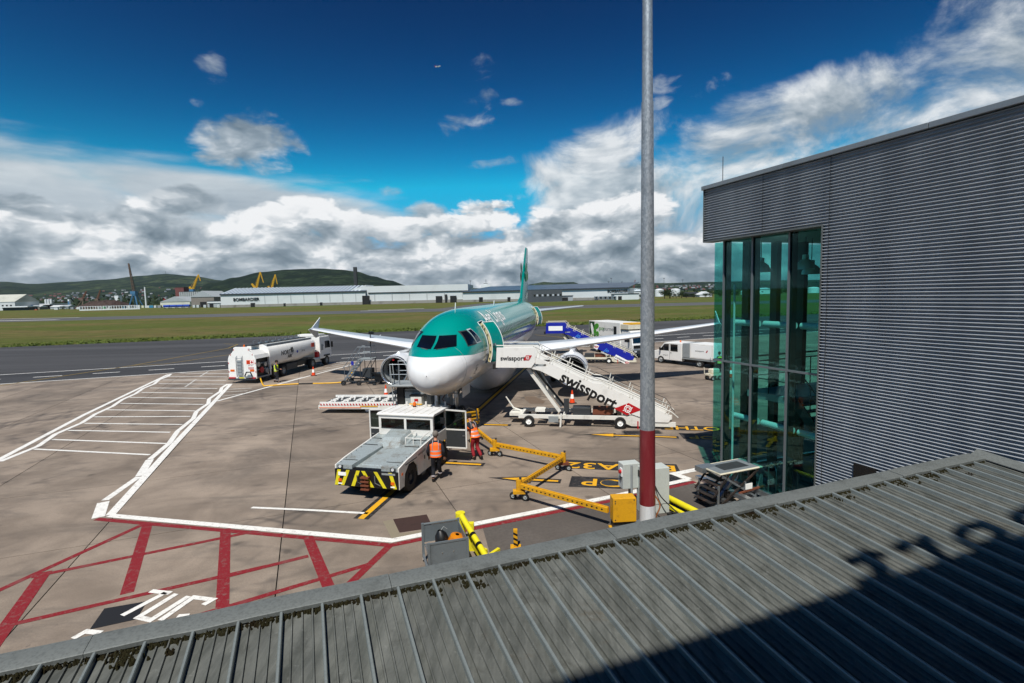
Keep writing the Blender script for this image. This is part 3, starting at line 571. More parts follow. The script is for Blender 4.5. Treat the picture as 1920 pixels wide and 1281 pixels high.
# --- long hangar behind the tail
A, an, ln = frame(G(868, 566.8), G(1178, 561.6)); h3 = thing('hangar', 'long low hangar with blue grey roof behind the tail fin and mast', 'hangar', A, an)
MB().bx(0, ln, 0, 60, 2.2, 9.6).build('wall', M_CLAD, h3); MB().bx(-0.2, ln+0.2, -0.4, 60, 0, 2.2).build('plinth', M_PLINTH, h3); MB().bx(-0.6, ln+0.6, -1.2, -0.1, 9.3, 10.1).build('gutter', M_GUT, h3)
mb = MB(); mb.hexa([(-0.6, -1.1, 10.1), (ln+0.6, -1.1, 10.1), (ln-2, 60, 15.0), (-0.6, 60, 15.0), (-0.6, -1.1, 10.5), (ln+0.6, -1.1, 10.5), (ln-2, 60, 15.4), (-0.6, 60, 15.4)]); mb.build('roof', M_SOLAR, h3)
for x, w, h in ((18, 4, 4.5), (48, 3, 4)): MB().bx(x, x+w, -0.6, 0.2, 0, h).build('door', M_DOOR, h3)
text('lettering', 'BOMBARDIER', 2.9, M_INK, h3, (ln-9, -0.35, 7.3), (1, 0, 0), (0, 0, 1), 0.15, 0.07)
A, an, ln = frame(G(1000, 566), G(1045, 564.5)); of = thing('office_block', 'dark grey office block with a row of windows against the far hangar', 'office', A + Vector((0, -4, 0)), an)
MB().bx(-6, ln, -6, 4, 0, 9.4).build('wall', mat('dark grey cladding', '#55595b', 0.6, dirt=0.2, scale=0.1), of)
for k in range(11): MB().bx(-4 + k*2.7, -2.4 + k*2.7, -6.15, -5.9, 4.4, 6).build('window', M_HEAD if k % 2 else M_DGLASS, of)
def fbox(name, label, cat, x0, x1, ytop, Y, depth, m, roof=None, rise=0.0, ridge='x', group=None, base=None, rm=None):
    """far block: px span x0..x1, top at pixel ytop, standing on the ground at distance Y"""
    a = AY(x0, ytop, Y); b = AY(x1, ytop, Y); z = (a.z+b.z)/2
    t = thing(name, label, cat, (a.x, Y, 0), 0, group); w = b.x-a.x
    MB().bx(0, w, 0, depth, 0, z).build('wall', m, t)
    if rise:
        mb = MB()
        if ridge == 'x': mb.prism([(-0.6, z), (depth+0.6, z), (depth/2, z+rise)], 'x', -0.5, w+0.5)
        else: mb.prism([(-0.6, z), (w+0.6, z), (w/2, z+rise)], 'y', -0.5, depth+0.5)
        mb.build('roof', rm or M_LROOF, t)
    else: MB().bx(-0.4, w+0.4, -0.4, depth+0.4, z, z+0.5).build('roof', rm or M_GUT, t)
    t['w'] = w; t['z'] = z; return t
t = fbox('annex', 'low grey annex right of the dark office block', 'building', 1045, 1074, 555.5, 452, 12, M_CLAD2); MB().bx(4, 9, -0.4, 0.1, 0, 3).build('door', M_DOOR, t)
t = fbox('annex', 'low white annex at the right end of the far hangar', 'building', 1152, 1198, 551.5, 436, 14, M_CLAD); MB().bx(3, 6, -0.4, 0.1, 0, 3).build('door', M_DOOR, t)
t = fbox('stores_shed', 'pale stores shed beside the mast at the hangar end', 'shed', 1185, 1204, 546, 470, 20, M_CLAD, rise=1.5); MB().bx(2, 5, -0.3, 0.1, 0, 3).build('door', M_DOOR, t)
for k in range(6):
    p = G(1108 + k*8.4, 562.6); t = thing('chiller_unit', 'silver chiller unit in the row before the far hangar', 'chiller', (p.x, p.y-4, 0), 0, 'chiller units before the far hangar')
    MB().bx(-1.6, 1.6, -1, 1, 0.5, 3.2).build('casing', M_GALV, t, bevel=0.1); MB().cyl((0, -1.02, 1.9), (0, -1.12, 1.9), 0.9, n=14).build('fan_grille', M_DOOR, t)
# --- things left of the hangar
t = fbox('gable_shed', 'brown grey gabled shed left of the lettered hangar', 'shed', 358, 401, 557, 600, 40, M_BROWN, rise=7, ridge='y', rm=M_CLAD2); MB().bx(10, 17, -0.4, 0.1, 0, 6).build('door', M_DOOR, t)
t = fbox('side_shed', 'grey lean-to joining brown shed and lettered hangar', 'shed', 389, 416, 565, 560, 14, M_CLAD2); MB().bx(2, 6, -0.4, 0.1, 0, 4).build('door', M_DOOR, t); MB().bx(-0.2, t['w'], -0.5, -0.2, 4.6, 6).build('sign_band', M_ROOFW, t)
t = fbox('gable_shed', 'cream gabled shed with small red lettering', 'shed', 300, 356, 566, 760, 40, mat('cream cladding', '#c9c8b8', 0.6, dirt=0.2, scale=0.05), rise=7.5, ridge='y', rm=M_CLAD2); text('lettering', 'Kandee Store', 4.2, M_LRED, t, (17, -0.3, t['z']+3.2), (1, 0, 0), (0, 0, 1), 0.1)
fbox('brick_tower', 'dark red brick tower behind the grey silo building', 'tower', 328, 344, 539, 980, 16, M_BRICK)
t = fbox('silo_building', 'grey ribbed silo building behind the yellow crane', 'silo', 336, 396, 547, 960, 20, M_CONCB)
for k in range(15): MB().cyl((1.5 + k*t['w']/15, 0, 0), (1.5 + k*t['w']/15, 0, t['z']-0.4), 1.7, n=8).build('silo_rib', M_CONCB, t)
fbox('tower_block', 'pale tower block above the scrap heap', 'tower', 214, 221.5, 554, 1300, 12, M_ROOFW)
t = fbox('white_shed', 'big off-white shed at the far left edge', 'shed', -60, 27.5, 567, 770, 40, M_CLAD, rise=11, ridge='x', rm=mat('weathered pale roof', '#b5b5a8', 0.7, dirt=0.3, scale=0.05)); [MB().bx(t['w']-19+k*6, t['w']-16.5+k*6, -0.3, 0.1, 3, 8).build('window', M_DGLASS, t) for k in range(3)]
t = fbox('canopy_building', 'long low building with bright white canopy roof at the far left', 'building', 5, 54, 576.5, 742, 14, M_DGREY, rm=M_ROOFW); MB().bx(-1, t['w']+1, -3, 16, t['z'], t['z']+1.6).build('canopy', M_ROOFW, t)
fbox('teal_shed', 'teal shed with pale roof behind the canopy building', 'shed', 28, 58, 571.5, 860, 30, M_TEAL, rise=2.5, rm=M_CLAD2)
t = fbox('open_shed', 'dark open shed under bright white roof', 'shed', 58, 95, 572, 850, 30, M_DOOR, rm=M_ROOFW); MB().bx(-1, t['w']+1, -3, 32, t['z'], t['z']+1.8).build('canopy', M_ROOFW, t)
for k, (a, b, y, m) in enumerate(((50, 74, 573.5, M_ROOFW), (94, 114, 573, M_CLAD), (113, 128, 572.5, M_CLAD2))):
    fbox('yard_shed', ('small pale roofed shed right of the canopy building', 'pale sloped shed beside the open shed', 'grey shed beside the blue white tower')[k], 'shed', a, b, y+2.5, 790, 14, M_BROWN if k == 0 else M_CLAD2, rise=2.4, rm=m)
for k in range(3):
    p = AY(86 + k*5, 566, 1000); t = thing('storage_silo', 'white silo in the row of three at the far left', 'silo', (p.x, 1000, 0), 0, 'row of three white silos'); z = AY(86, 562, 1000).z
    MB().cyl((0, 0, 0), (0, 0, z), 1.9, n=14).build('tank', M_ROOFW, t, 40); MB().cyl((0, 0, z), (0, 0, z+1.2), 1.9, 0.2, 14).build('cone_top', M_CLAD2, t, 40)
t = fbox('lift_tower', 'slim blue and white tower among the yard sheds', 'tower', 126.5, 129.5, 561, 800, 3, M_ROOFW); MB().bx(0.2, t['w']-0.2, -0.2, 0.1, 1, t['z']-3).build('panel', M_BLUEST, t)
# scrap heap
mb = MB(); hp = []
p0 = AY(150, 575, 760).x; p1 = AY(226, 575, 760).x
def heap(a, b):
    x = p0 + (p1-p0)*a; y = 740 + 60*b; e = math.sin(math.pi*min(1, max(0, a)))**0.5*math.sin(math.pi*b)**0.6
    return (x, y, e*(11 + 3.5*mnoise.noise(Vector((x*0.12, y*0.12, 1))) + 1.6*mnoise.noise(Vector((x*0.6, y*0.6, 5)))))
tag(MB().grid(heap, 90, 24).build('scrap_heap', mat('scrap metal', '#40302a', 0.9, dirt=0.6, scale=0.4, dirtcol='#1c1715')), 'dark brown scrap heap behind the white yard fence', 'scrap heap')
# yard fence of white panels
fn = thing('yard_fence', 'long low white fence with posts before the scrap heap', 'fence', (0, 0, 0)); 
a, b = G(150, 583), G(262, 580); m2 = Vector((a.x, a.y, 0)); d = (b-a); L_ = d.length; d.normalize()
MB().bar(a + Vector((0, 0, 0.7)), b + Vector((0, 0, 0.7)), 0.3, 1.2).build('rail', M_ROOFW, fn); MB().bar(a + Vector((0, 0, 4)), b + Vector((0, 0, 4)), 0.2, 0.4).build('rail', M_ROOFW, fn)
for k in range(24): q = a + d*(L_*k/23); MB().bx(q.x-0.25, q.x+0.25, q.y-0.2, q.y+0.2, 0, 4.4).build('post', M_ROOFW, fn)
# containers and vans along the yard
cc = [('#2f7fa3', 'blue'), ('#c8ccc9', 'white'), ('#d8d6b8', 'cream'), ('#3c8f55', 'green'), ('#8a8f90', 'grey'), ('#b5552c', 'orange')]
for k, (pxx, ci_, w) in enumerate(((232, 0, 6), (243, 1, 5), (254, 4, 5), (260, 1, 6), (269, 2, 4), (277, 1, 7), (285, 0, 7), (292, 1, 4), (196, 3, 5), (186, 4, 5), (205, 1, 6), (148, 1, 6), (106, 1, 6), (136, 4, 5), (300, 4, 6), (365, 1, 4), (372, 1, 4), (385, 1, 4), (411, 1, 4), (68, 5, 4))):
    p = G(pxx, 578.5 - pxx*0.0045*1.0); Y = min(p.y, 700) - 20; q = AY(pxx, 577, Y)
    t = thing('shipping_container', '%s container %s' % (cc[ci_][1], ('left of the blue tanker row', 'second from the blue tanker row')[k % 2] if k < 8 else 'number unseen'), 'container', (q.x, Y, 0), random.uniform(-.1, .1)); sz = w*Y/FPX
    t['label'] = '%s metal container in the yard, %s' % (cc[ci_][1], ['behind the tall brown crane legs', 'just right of the crane legs', 'next to the narrow cream one', 'left of the cream container', 'narrow one near the white stack', 'between cream and blue containers', 'right of the white stack base', 'narrow one left of the tanker', 'before the scrap heap', 'left of the green one at the scrap heap', 'right end of the scrap heap', 'left end of the white fence', 'below the three silos', 'below the slim blue tower', 'beside the blue tanker end', 'leftmost below the brown shed', 'second below the brown shed', 'below the brown shed doorway', 'against the lettered hangar corner', 'far left in the dark grass'][k])
    MB().bx(-sz/2, sz/2, -1.2, 1.2, 0.15, 3.0 if k != 19 else 1.4).build('shell', mat('container %d' % k, cc[ci_][0], 0.6, dirt=0.3, scale=0.5), t); MB().bx(-0.1, 0.1, -1.3, -1.15, 0.2, 2.5).build('door_bar', M_GALV, t)
# row of blue tank wagons
for k in range(4):
    p = AY(313 + k*12.4, 575.5, 560); t = thing('tank_wagon', 'blue tank trailer, %s in the row before the cream shed' % ('leftmost', 'second from left', 'third from left', 'rightmost')[k], 'tank trailer', (p.x, 560, 0), 0, 'blue tank trailers')
    MB().tube([(-3.4, 0, 2.4), (-3.2, 0, 2.4), (3.2, 0, 2.4), (3.4, 0, 2.4)], [0.6, 1.35, 1.35, 0.6], 14).build('tank', mat('blue tank %d' % k, '#1b3f9c', 0.4, dirt=0.2, scale=0.6), t, 40); MB().bx(-3.2, 3.2, -0.8, 0.8, 0.7, 1.1).build('chassis', M_ROOFW, t)
    for x in (-2.2, 2.2): MB().cyl((x, -0.9, 0.5), (x, 0.9, 0.5), 0.5, n=10).build('wheel', M_BLACK, t)
# parked cars / coaches at far left
for k, (pxx, w, c, lab) in enumerate(((9, 3.6, '#dcdcdc', 'white car below the canopy roof'), (27, 3.6, '#c9ccd0', 'pale car below the canopy roof, right of the white one'), (33, 3.6, '#99a0a4', 'grey car below the canopy roof end'))):
    p = G(pxx, 584.2); t = thing('parked_car', lab, 'car', (p.x, 735, 0)); MB().prism([(-2.1, 0.3), (2.1, 0.3), (2.1, 0.9), (1.3, 1.0), (0.7, 1.5), (-1.1, 1.5), (-1.7, 0.95), (-2.1, 0.85)], 'y', -0.85, 0.85).build('body', mat('car %d' % k, c, 0.3, dirt=0.1), t)
    for x in (-1.3, 1.3): MB().cyl((x, -0.9, 0.33), (x, 0.9, 0.33), 0.33, n=10).build('wheel', M_BLACK, t)
# ------------------------------------------------------------------ cranes, chimney, masts
def lattice(mb, p, q, w0, w1, r, n):
    p, q = Vector(p), Vector(q); d = (q-p).normalized(); x = d.cross(Vector((0, 1, 0))).normalized(); y = d.cross(x)
    c = [[p.lerp(q, k/n) + (x*a + y*b)*(w0 + (w1-w0)*k/n)/2 for a, b in ((1, 1), (1, -1), (-1, -1), (-1, 1))] for k in range(n+1)]
    for k in range(n):
        for i in range(4): mb.bar(c[k][i], c[k+1][i], r, r); mb.bar(c[k][i], c[k+1][(i+1) % 4], r*0.7, r*0.7)
def crane(label, Y, base, elbow, tip, jib, legm, boomm, back=None):
    """harbour crane: px of leg base, cab at the jib foot, boom tip"""
    b = AY(base[0], base[1], Y); e_ = AY(elbow[0], elbow[1], Y); tp = AY(tip[0], tip[1], Y); t = thing('harbour_crane', label, 'crane', (b.x, Y, 0))
    O = Vector((b.x, Y, 0)); e_ -= O; tp -= O; h = e_.z; s = max(6, h*0.28)
    for sx in (-1, 1):
        for sy in (-1, 1): MB().bar((sx*s, sy*s, 0), (e_.x + sx*s*0.25, sy*s*0.25, h*0.82), h*0.06, h*0.06).build('leg', legm, t)
    MB().box((e_.x, 0, h*0.88), (s*0.8, s*0.8, h*0.14)).build('turntable', legm, t); MB().box((e_.x - s*0.1, 0, h*1.0), (s*1.1, s*0.9, h*0.2)).build('machine_house', legm, t)
    mb = MB(); lattice(mb, (e_.x, 0, h), tp, s*0.42, s*0.16, s*0.075, 9); mb.build('boom', boomm, t)
    if back: bk = AY(back[0], back[1], Y) - O; mb = MB(); lattice(mb, (e_.x, 0, h), bk, s*0.35, s*0.25, s*0.09, 3); mb.build('counter_jib', boomm, t)
    if jib: jb = AY(jib[0], jib[1], Y) - O; mb = MB(); lattice(mb, tp, jb, s*0.16, s*0.1, s*0.06, 3); mb.build('fly_jib', boomm, t)
    MB().bar((e_.x - s*0.4, 0, h*1.25), tp, 0.25, 0.25).build('stay', boomm, t); return t
crane('tall brown luffing crane on pale blue legs', 700, (255, 570), (252, 549), (241, 494), (243, 499), M_BLUEST, M_BRNST)
crane('yellow boomed crane on blue legs beside the brick tower', 1050, (360, 566), (361, 545), (372, 515), (376, 527), M_BLUEST, M_YELST, (355, 538))
crane('larger yellow crane rising behind the lettered hangar roof', 1100, (482, 566), (480, 543), (488, 510), (494, 530), M_BLUEST, M_YELST, (472, 532))
crane('smaller yellow crane rising behind the hangar roof, right one', 1250, (511, 564), (509, 543), (516, 515), (520, 533), M_YELST, M_YELST, (502, 537))
crane('thin dark red crane right of the far hangar end', 1400, (1186, 548), (1188, 541), (1191, 525), None, M_BRNST, mat('red steel', '#7a3030', 0.6))
crane('left one of two rusty cranes over the scrap heap', 1000, (153, 572), (155, 562), (162, 546), None, M_BRNST, mat('orange rust steel', '#6e4630', 0.7)); crane('right one of two rusty cranes over the scrap heap', 1000, (181, 571), (183, 562), (188, 544), None, M_BRNST, MATS['orange rust steel'])
p = AY(667.5, 537, 900); t = thing('chimney_stack', 'dark square chimney rising behind the hangar roof', 'chimney', (p.x, 900, 0)); zt = AY(667, 501, 900).z; MB().bx(-2.6, 2.6, -2.6, 2.6, 0, zt).build('shaft', mat('dark chimney', '#2c2f31', 0.7, dirt=0.3, scale=0.1), t); MB().bx(-2.7, 2.7, -2.7, 2.7, zt-2, zt-1).build('collar', M_DGREY, t)
p = AY(273, 560, 1100); t = thing('chimney_stack', 'thin white chimney beside the tall brown crane', 'chimney', (p.x, 1100, 0)); zt = AY(273, 538.5, 1100).z; MB().cyl((0, 0, 0), (0, 0, zt), 1.5, 1.2, 14).build('shaft', M_ROOFW, t, 40); MB().cyl((0, 0, zt), (0, 0, zt+0.8), 1.3, n=14).build('collar', M_GALV, t)
for k, (pxx, y, lab) in enumerate(((1146, 522, 'tall light mast above the far hangar roof'), (1141, 528.5, 'shorter light mast left of the tall one above the hangar'), (1166, 529, 'light mast above the right end of the hangar roof'), (1245, 522, 'thin light mast right of the galvanised pole'), (1280, 525, 'distant light mast beside the glass stairwell'), (882, 527, 'thin mast behind the middle hangar'), (310, 508, 'thin aerial on the left hilltop'), (1052, 526, 'thin aerial on the far middle hill'))):
    Y = 6200 if k >= 6 else 1300; p = AY(pxx, y, Y); t = thing('light_mast' if k < 6 else 'hilltop_aerial', lab, 'mast', (p.x, Y, 0)); MB().cyl((0, 0, p.z-80 if k >= 6 else 0), (0, 0, p.z), 0.45 if k < 6 else 2.2, 0.3 if k < 6 else 1.0, 8).build('shaft', M_DGREY, t)
    if k < 6: MB().bx(-2.2, 2.2, -0.5, 0.5, p.z-0.6, p.z+0.6).build('lamp_bar', M_DGREY, t)
    else: MB().bx(-2.5, 2.5, -2.5, 2.5, p.z-40, p.z-30).build('dish_frame', M_GREY, t)
p = AY(911, 534, 1500); t = thing('ship', 'white ship upperworks showing above the middle hangar', 'ship', (p.x, 1500, 0)); z = p.z; MB().bx(-14, 14, -8, 8, 0, z).build('superstructure', M_ROOFW, t); MB().bx(-6, 5, -5, 5, z, z+5).build('bridge', M_ROOFW, t); MB().bx(0, 1, -0.5, 0.5, z+5, z+15).build('mast', M_DGREY, t); MB().bx(-5.8, 4.8, -5.2, -4.9, z+2, z+3.5).build('window_band', M_DGLASS, t)
for pxx, r, y, lab in ((1236, 8, 543.5, 'white fuel storage tank right of the galvanised pole'), (1266, 9, 543, 'white domed storage tank behind the bushes'), (1397, 8, 546, 'white tank seen through the left stairwell glazing'), (1525, 10, 540, 'white tank seen through the right stairwell glazing')):
    Y = 620; p = AY(pxx, y, Y); t = thing('storage_tank', lab, 'tank', (p.x, Y, 0)); MB().cyl((0, 0, 0), (0, 0, p.z), r*Y/FPX, n=26).build('shell', M_ROOFW, t, 40); MB().lathe([(0, r*Y/FPX), (0.9, r*Y/FPX*0.6), (1.2, 0.01)], (0, 0, p.z), (0, 0, 1), 26).build('dome', M_ROOFW, t, 40)
fbox('white_warehouse', 'white warehouse seen through the middle stairwell glazing', 'warehouse', 1418, 1444, 542, 640, 20, M_ROOFW, rise=1.5); fbox('dark_shed', 'low dark roofed shed among the bushes', 'shed', 1288, 1312, 551.5, 520, 14, M_DOOR, rise=2, rm=M_DGREY); fbox('white_tent', 'white gabled tent left of the glass stairwell', 'tent', 1312, 1335, 552.5, 500, 12, M_ROOFW, rise=3, ridge='y', rm=M_ROOFW)
# ------------------------------------------------------------------ bushes and trees on the far side
M_LEAF = mat('dark leaves', (0.022, 0.036, 0.014), 0.8, dirt=0.4, scale=0.4, dirtcol='#28380f', spec=0.2); M_BARK = mat('bark', '#3a2f27', 0.9)
def leafmesh(w, h, n, seed):
    rr = random.Random(seed); mb = MB(); seats = [(rr.uniform(-0.34, 0.34)*w, rr.uniform(-0.3, 0.3)*w, h*rr.uniform(0.3, 0.78), rr.uniform(0.16, 0.3)*min(w, h)) for _ in range(11)]
    for k in range(n):
        sx, sy, sz, sr = rr.choice(seats); d = Vector((rr.gauss(0, 1), rr.gauss(0, 1), rr.gauss(0, 1))).normalized()*sr*rr.uniform(0.5, 1.1)
        c = Vector((sx, sy, sz)) + d; c.z = max(c.z, 0.3); s = rr.uniform(0.12, 0.3)*(h/6)
        a = Vector((rr.gauss(0, 1), rr.gauss(0, 1), rr.gauss(0, 1))).normalized()*s; b = a.cross(Vector((rr.gauss(0, 1), rr.gauss(0, 1), rr.gauss(0, 1)))).normalized()*s
        mb.quad(c-a, c-b*0.6, c+a, c+b*0.6)
    return mb.mesh('crown', M_LEAF, normals=False)
crowns = [leafmesh(7, 6, 900, k) for k in range(4)]; trunkm = MB().tube([(0, 0, 0), (0.1, 0, 2), (0.3, 0.1, 4)], [0.28, 0.2, 0.08], 7).mesh('trunk', M_BARK, 40)
where = [(1246, 1.3, 'big dark tree right of the galvanised pole'), (1256, 1.45, 'tallest dark tree before the white domed tank'), (1268, 0.8, 'bush right of the tall dark tree'), (1278, 1.0, 'bush left of the low dark shed'), (1287, 0.75, 'bush at the left end of the dark shed'), (1301, 0.7, 'bush before the dark shed'), (1322, 0.75, 'bush before the white tent'), (1331, 0.8, 'bush right of the white tent'), (1200, 0.75, 'bush left of the galvanised pole at the annex'), (1350, 0.9, 'leftmost bush seen through the glazing'), (1378, 0.8, 'bush seen through the first glazing bay'), (1408, 0.8, 'bush seen left of the white warehouse'), (1452, 0.9, 'bush seen right of the white warehouse'), (1490, 0.9, 'bush seen through the third glazing bay'), (212, 0.9, 'bush before the pale tower block'), (228, 0.9, 'bush beside the tall crane legs'), (198, 0.8, 'bush on the right part of the scrap heap'), (118, 0.9, 'dark bush among the yard sheds'), (168, 0.7, 'bush before the left part of the scrap heap')]
for k, (pxx, s, lab) in enumerate(where):
    Y = 455 if pxx > 900 else 640; p = AY(pxx, 560, Y); t = thing('bush' if s < 1.2 else 'tree', lab, 'bush' if s < 1.2 else 'tree', (p.x, Y, 0), k*1.1); t.scale = (s*1.2, s*1.2, s)
    link('crown', crowns[k % 4], t); link('trunk', trunkm, t)
wd = MB(); rr = random.Random(5)
for k in range(5200):                        # hedge line and far woods before the town
    left = rr.random() < 0.62
    if left: p = AY(rr.uniform(-200, 430), 560, rr.uniform(1250, 2100))
    else: p = AY(rr.uniform(1195, 2300), 556, rr.uniform(640, 900))
    zz = abs(rr.gauss(0, 1))*(9 if left else 3.2); s = rr.uniform(2.5, 5) if left else rr.uniform(1.2, 2.4); a = Vector((rr.gauss(0, 1), rr.gauss(0, 1)*.4, rr.gauss(0, .7))).normalized()*s; b = a.cross(Vector((rr.gauss(0, .3), 1, rr.gauss(0, .3)))).normalized()*s
    c_ = Vector((p.x, p.y, zz)); wd.quad(c_-a, c_-b, c_+a, c_+b)
o = wd.build('far_woods', M_LEAF, normals=False); o['kind'] = 'stuff'
# ------------------------------------------------------------------ lower terminal roof in the foreground
def roofmat():
    m, t, b = newmat('weathered zinc roof'); v = t.coord('Object', (1, 1, 1)); g = t.n('ShaderNodeNewGeometry'); P = g.outputs['Position']; oi = t.n('ShaderNodeObjectInfo')
    mp = t.n('ShaderNodeMapping'); mp.inputs['Rotation'].default_value = (0, 0, -GA); mp.inputs['Scale'].default_value = (4.0, 0.6, 1); t.L.new(P, mp.inputs[0])
    c = t.mix(t.rng(t.noise(1.6, 8, 0.72, mp.outputs[0], 0.2), 0.3, 0.72), (0.08, 0.087, 0.078, 1), (0.16, 0.168, 0.154, 1))
    c = t.mix(t.math('MULTIPLY', t.rng(t.noise(2.2, 6, 0.7, P, 0.6), 0.52, 0.72), 0.5), c, (0.045, 0.046, 0.038, 1))
    c = t.mix(t.math('MULTIPLY', t.rng(t.noise(11, 5, 0.7, P), 0.6, 0.74), 0.5), c, (0.24, 0.25, 0.235, 1))
    c = t.mix(t.math('MULTIPLY', t.rng(t.noise(0.9, 4, 0.6, P, 1.0), 0.6, 0.75), 0.5), c, (0.1, 0.075, 0.045, 1))
    h = t.n('ShaderNodeHueSaturation'); t.L.new(c, h.inputs['Color']); t.L.new(t.rng(oi.outputs['Random'], 0, 1, 0.88, 1.12, False), h.inputs['Value'])
    t.L.new(h.outputs[0], b.inputs['Base Color']); b.inputs['Metallic'].default_value = 0.25; t.L.new(t.rng(t.noise(4, 4, 0.6, P), 0.3, 0.7, 0.45, 0.7), b.inputs['Roughness'])
    t.L.new(t.bump(t.noise(3.0, 5, 0.6, P), 0.25, 0.02), b.inputs['Normal']); return m
M_ZINC = roofmat()
M_COPE = mat('weathered coping', '#6a6f6e', 0.55, 0.2, dirt=0.6, scale=2.2, dirtcol='#2f3332', fine=0.3, kind='Object', bump=0.15)
SL = math.tan(R(5.45)); V1, Z1 = 6.12, 3.238
lr_ = thing('lower_terminal_roof', 'grey standing seam metal roof filling the foreground below the camera', 'roof', (0, 0, 0), GA)
def rz(v): return Z1 + SL*(v - V1)
RB = 0.425; VB = -2.5
prof = []; x0 = -RB/2
for k in range(3):
    c_ = -RB/4 + k*RB/4
    prof += [(c_-0.014, 0), (c_-0.009, 0.022), (c_+0.005, 0.024), (c_+0.010, 0)]
prof = [(-RB/2, 0)] + prof + [(RB/2, 0)]
pan = MB(); n = len(prof)
pan.add([(x, VB, rz(VB)+z) for x, z in prof] + [(x, V1+0.05, rz(V1+0.05)+z) for x, z in prof], [(i, i+1, n+i+1, n+i) for i in range(n-1)])
panm = pan.mesh('roof_panel', M_ZINC, normals=False)
sp = [(-0.019, -0.01), (-0.017, 0.06), (-0.01, 0.072), (0.01, 0.072), (0.017, 0.06), (0.019, -0.01)]
sm = MB(); n = len(sp); sm.add([(x, VB, rz(VB)+z) for x, z in sp] + [(x, V1-0.01, rz(V1-0.01)+z) for x, z in sp], [(i, i+1, n+i+1, n+i) for i in range(n-1)] + [tuple(range(n, 2*n))])
M_SEAM = mat('folded zinc seam', '#858d8c', 0.4, 0.3, dirt=0.35, scale=3, dirtcol='#4b5150', fine=0.2); seamm = sm.mesh('seam', M_SEAM)
for k in range(-26, 30):
    u = -0.028 + k*RB
    if u + RB > 12.5: 
        break
    link('roof_panel', panm, lr_, Matrix.Translation((u+RB/2, 0, 0))); link('seam', seamm, lr_, Matrix.Translation((u, 0, 0)))
MB().bx(12.28, 12.56, VB, V1+0.2, rz(VB)-0.5, rz(VB)-0.4).build('gutter', M_COPE, lr_)
# abutment flashing along the corrugated wall
MB().hexa([(12.32, VB, rz(VB)+0.02), (12.55, VB, rz(VB)+0.02), (12.55, V1+0.3, rz(V1+0.3)+0.02), (12.32, V1+0.3, rz(V1+0.3)+0.02), (12.32, VB, rz(VB)+0.035), (12.55, VB, rz(VB)+0.12), (12.55, V1+0.3, rz(V1+0.3)+0.12), (12.32, V1+0.3, rz(V1+0.3)+0.035)]).build('abutment_flashing', M_COPE, lr_)
rr = random.Random(11); u = -11.4
for w in (3.1, 3.0, 3.05, 3.0, 3.1, 3.0, 3.0, 2.4):
    zz = rr.uniform(-0.008, 0.008); a, b = u+0.004, min(u+w-0.004, 12.33)
    mb = MB(); pr = [(6.42, 3.12), (6.42, 3.325), (6.405, 3.335), (6.14, 3.315), (6.125, 3.305), (6.125, 3.262), (6.16, 3.25)]
    def ring(x, dz, dv): return [(x, y + dv*(y < 6.3), z + dz) for y, z in pr]
    mb.rings([ring(a + (b-a)*q/6, zz + rr.uniform(-0.004, 0.004), rr.uniform(-0.012, 0.012)) for q in range(7)]); mb.build('coping', M_COPE, lr_, 30); u += w
MB().bx(-11.3, 12.4, 0.0, 6.36, 0.0, 2.62).build('wall', M_CONCB, lr_); MB().bx(-11.4, 12.33, 6.16, 6.405, 2.7, 3.24).build('fascia', M_COPE, lr_)
# moss that has gathered behind the coping
M_MOSS = mat('moss', (0.02, 0.019, 0.008), 0.95, dirt=1.0, scale=3, dirtcol='#1a0e08', fine=0.5, bump=0.6, spec=0.1)
ms = MB(); rr = random.Random(4)
def lump(c, rx, ry, h):
    n_ = 7; ph = rr.uniform(0, 6.28); r1 = [(c.x + rx*math.cos(ph+q*6.283/n_)*rr.uniform(0.8, 1.2), c.y + ry*math.sin(ph+q*6.283/n_)*rr.uniform(0.8, 1.2), rz(c.y)-0.004) for q in range(n_)]
    r2 = [(c.x + (p[0]-c.x)*0.85, c.y + (p[1]-c.y)*0.85, rz(c.y) + h*rr.uniform(0.45, 0.7)) for p in r1]; r3 = [(c.x + (p[0]-c.x)*0.45, c.y + (p[1]-c.y)*0.45, rz(c.y) + h*rr.uniform(0.9, 1.1)) for p in r1]
    ms.rings([r1, r2, r3])
u = -11
while u < 12.2:
    t_ = max(0.0, 0.5 + 0.9*mnoise.noise(Vector((u*0.8, 0, 2))))
    for q in range(3): lump(Vector((u + rr.uniform(-.03, .03), 6.115 - abs(rr.gauss(0, 0.012 + 0.03*t_)), 0)), rr.uniform(0.008, 0.022), rr.uniform(0.008, 0.02), rr.uniform(0.012, 0.045))
    u += 0.02
for k in range(42):
    u = rr.uniform(-6, 11.5); v = 6.05 - abs(rr.gauss(0.02, 0.1)); s_ = rr.uniform(0.3, 1.0)
    for q in range(int(6 + 26*s_)): lump(Vector((u + rr.gauss(0, .045*s_), v + rr.gauss(0, .032*s_), 0)), rr.uniform(0.007, 0.02), rr.uniform(0.007, 0.02), rr.uniform(0.012, 0.045))
o = ms.build('moss', M_MOSS, lr_, 60); o['kind'] = 'stuff'
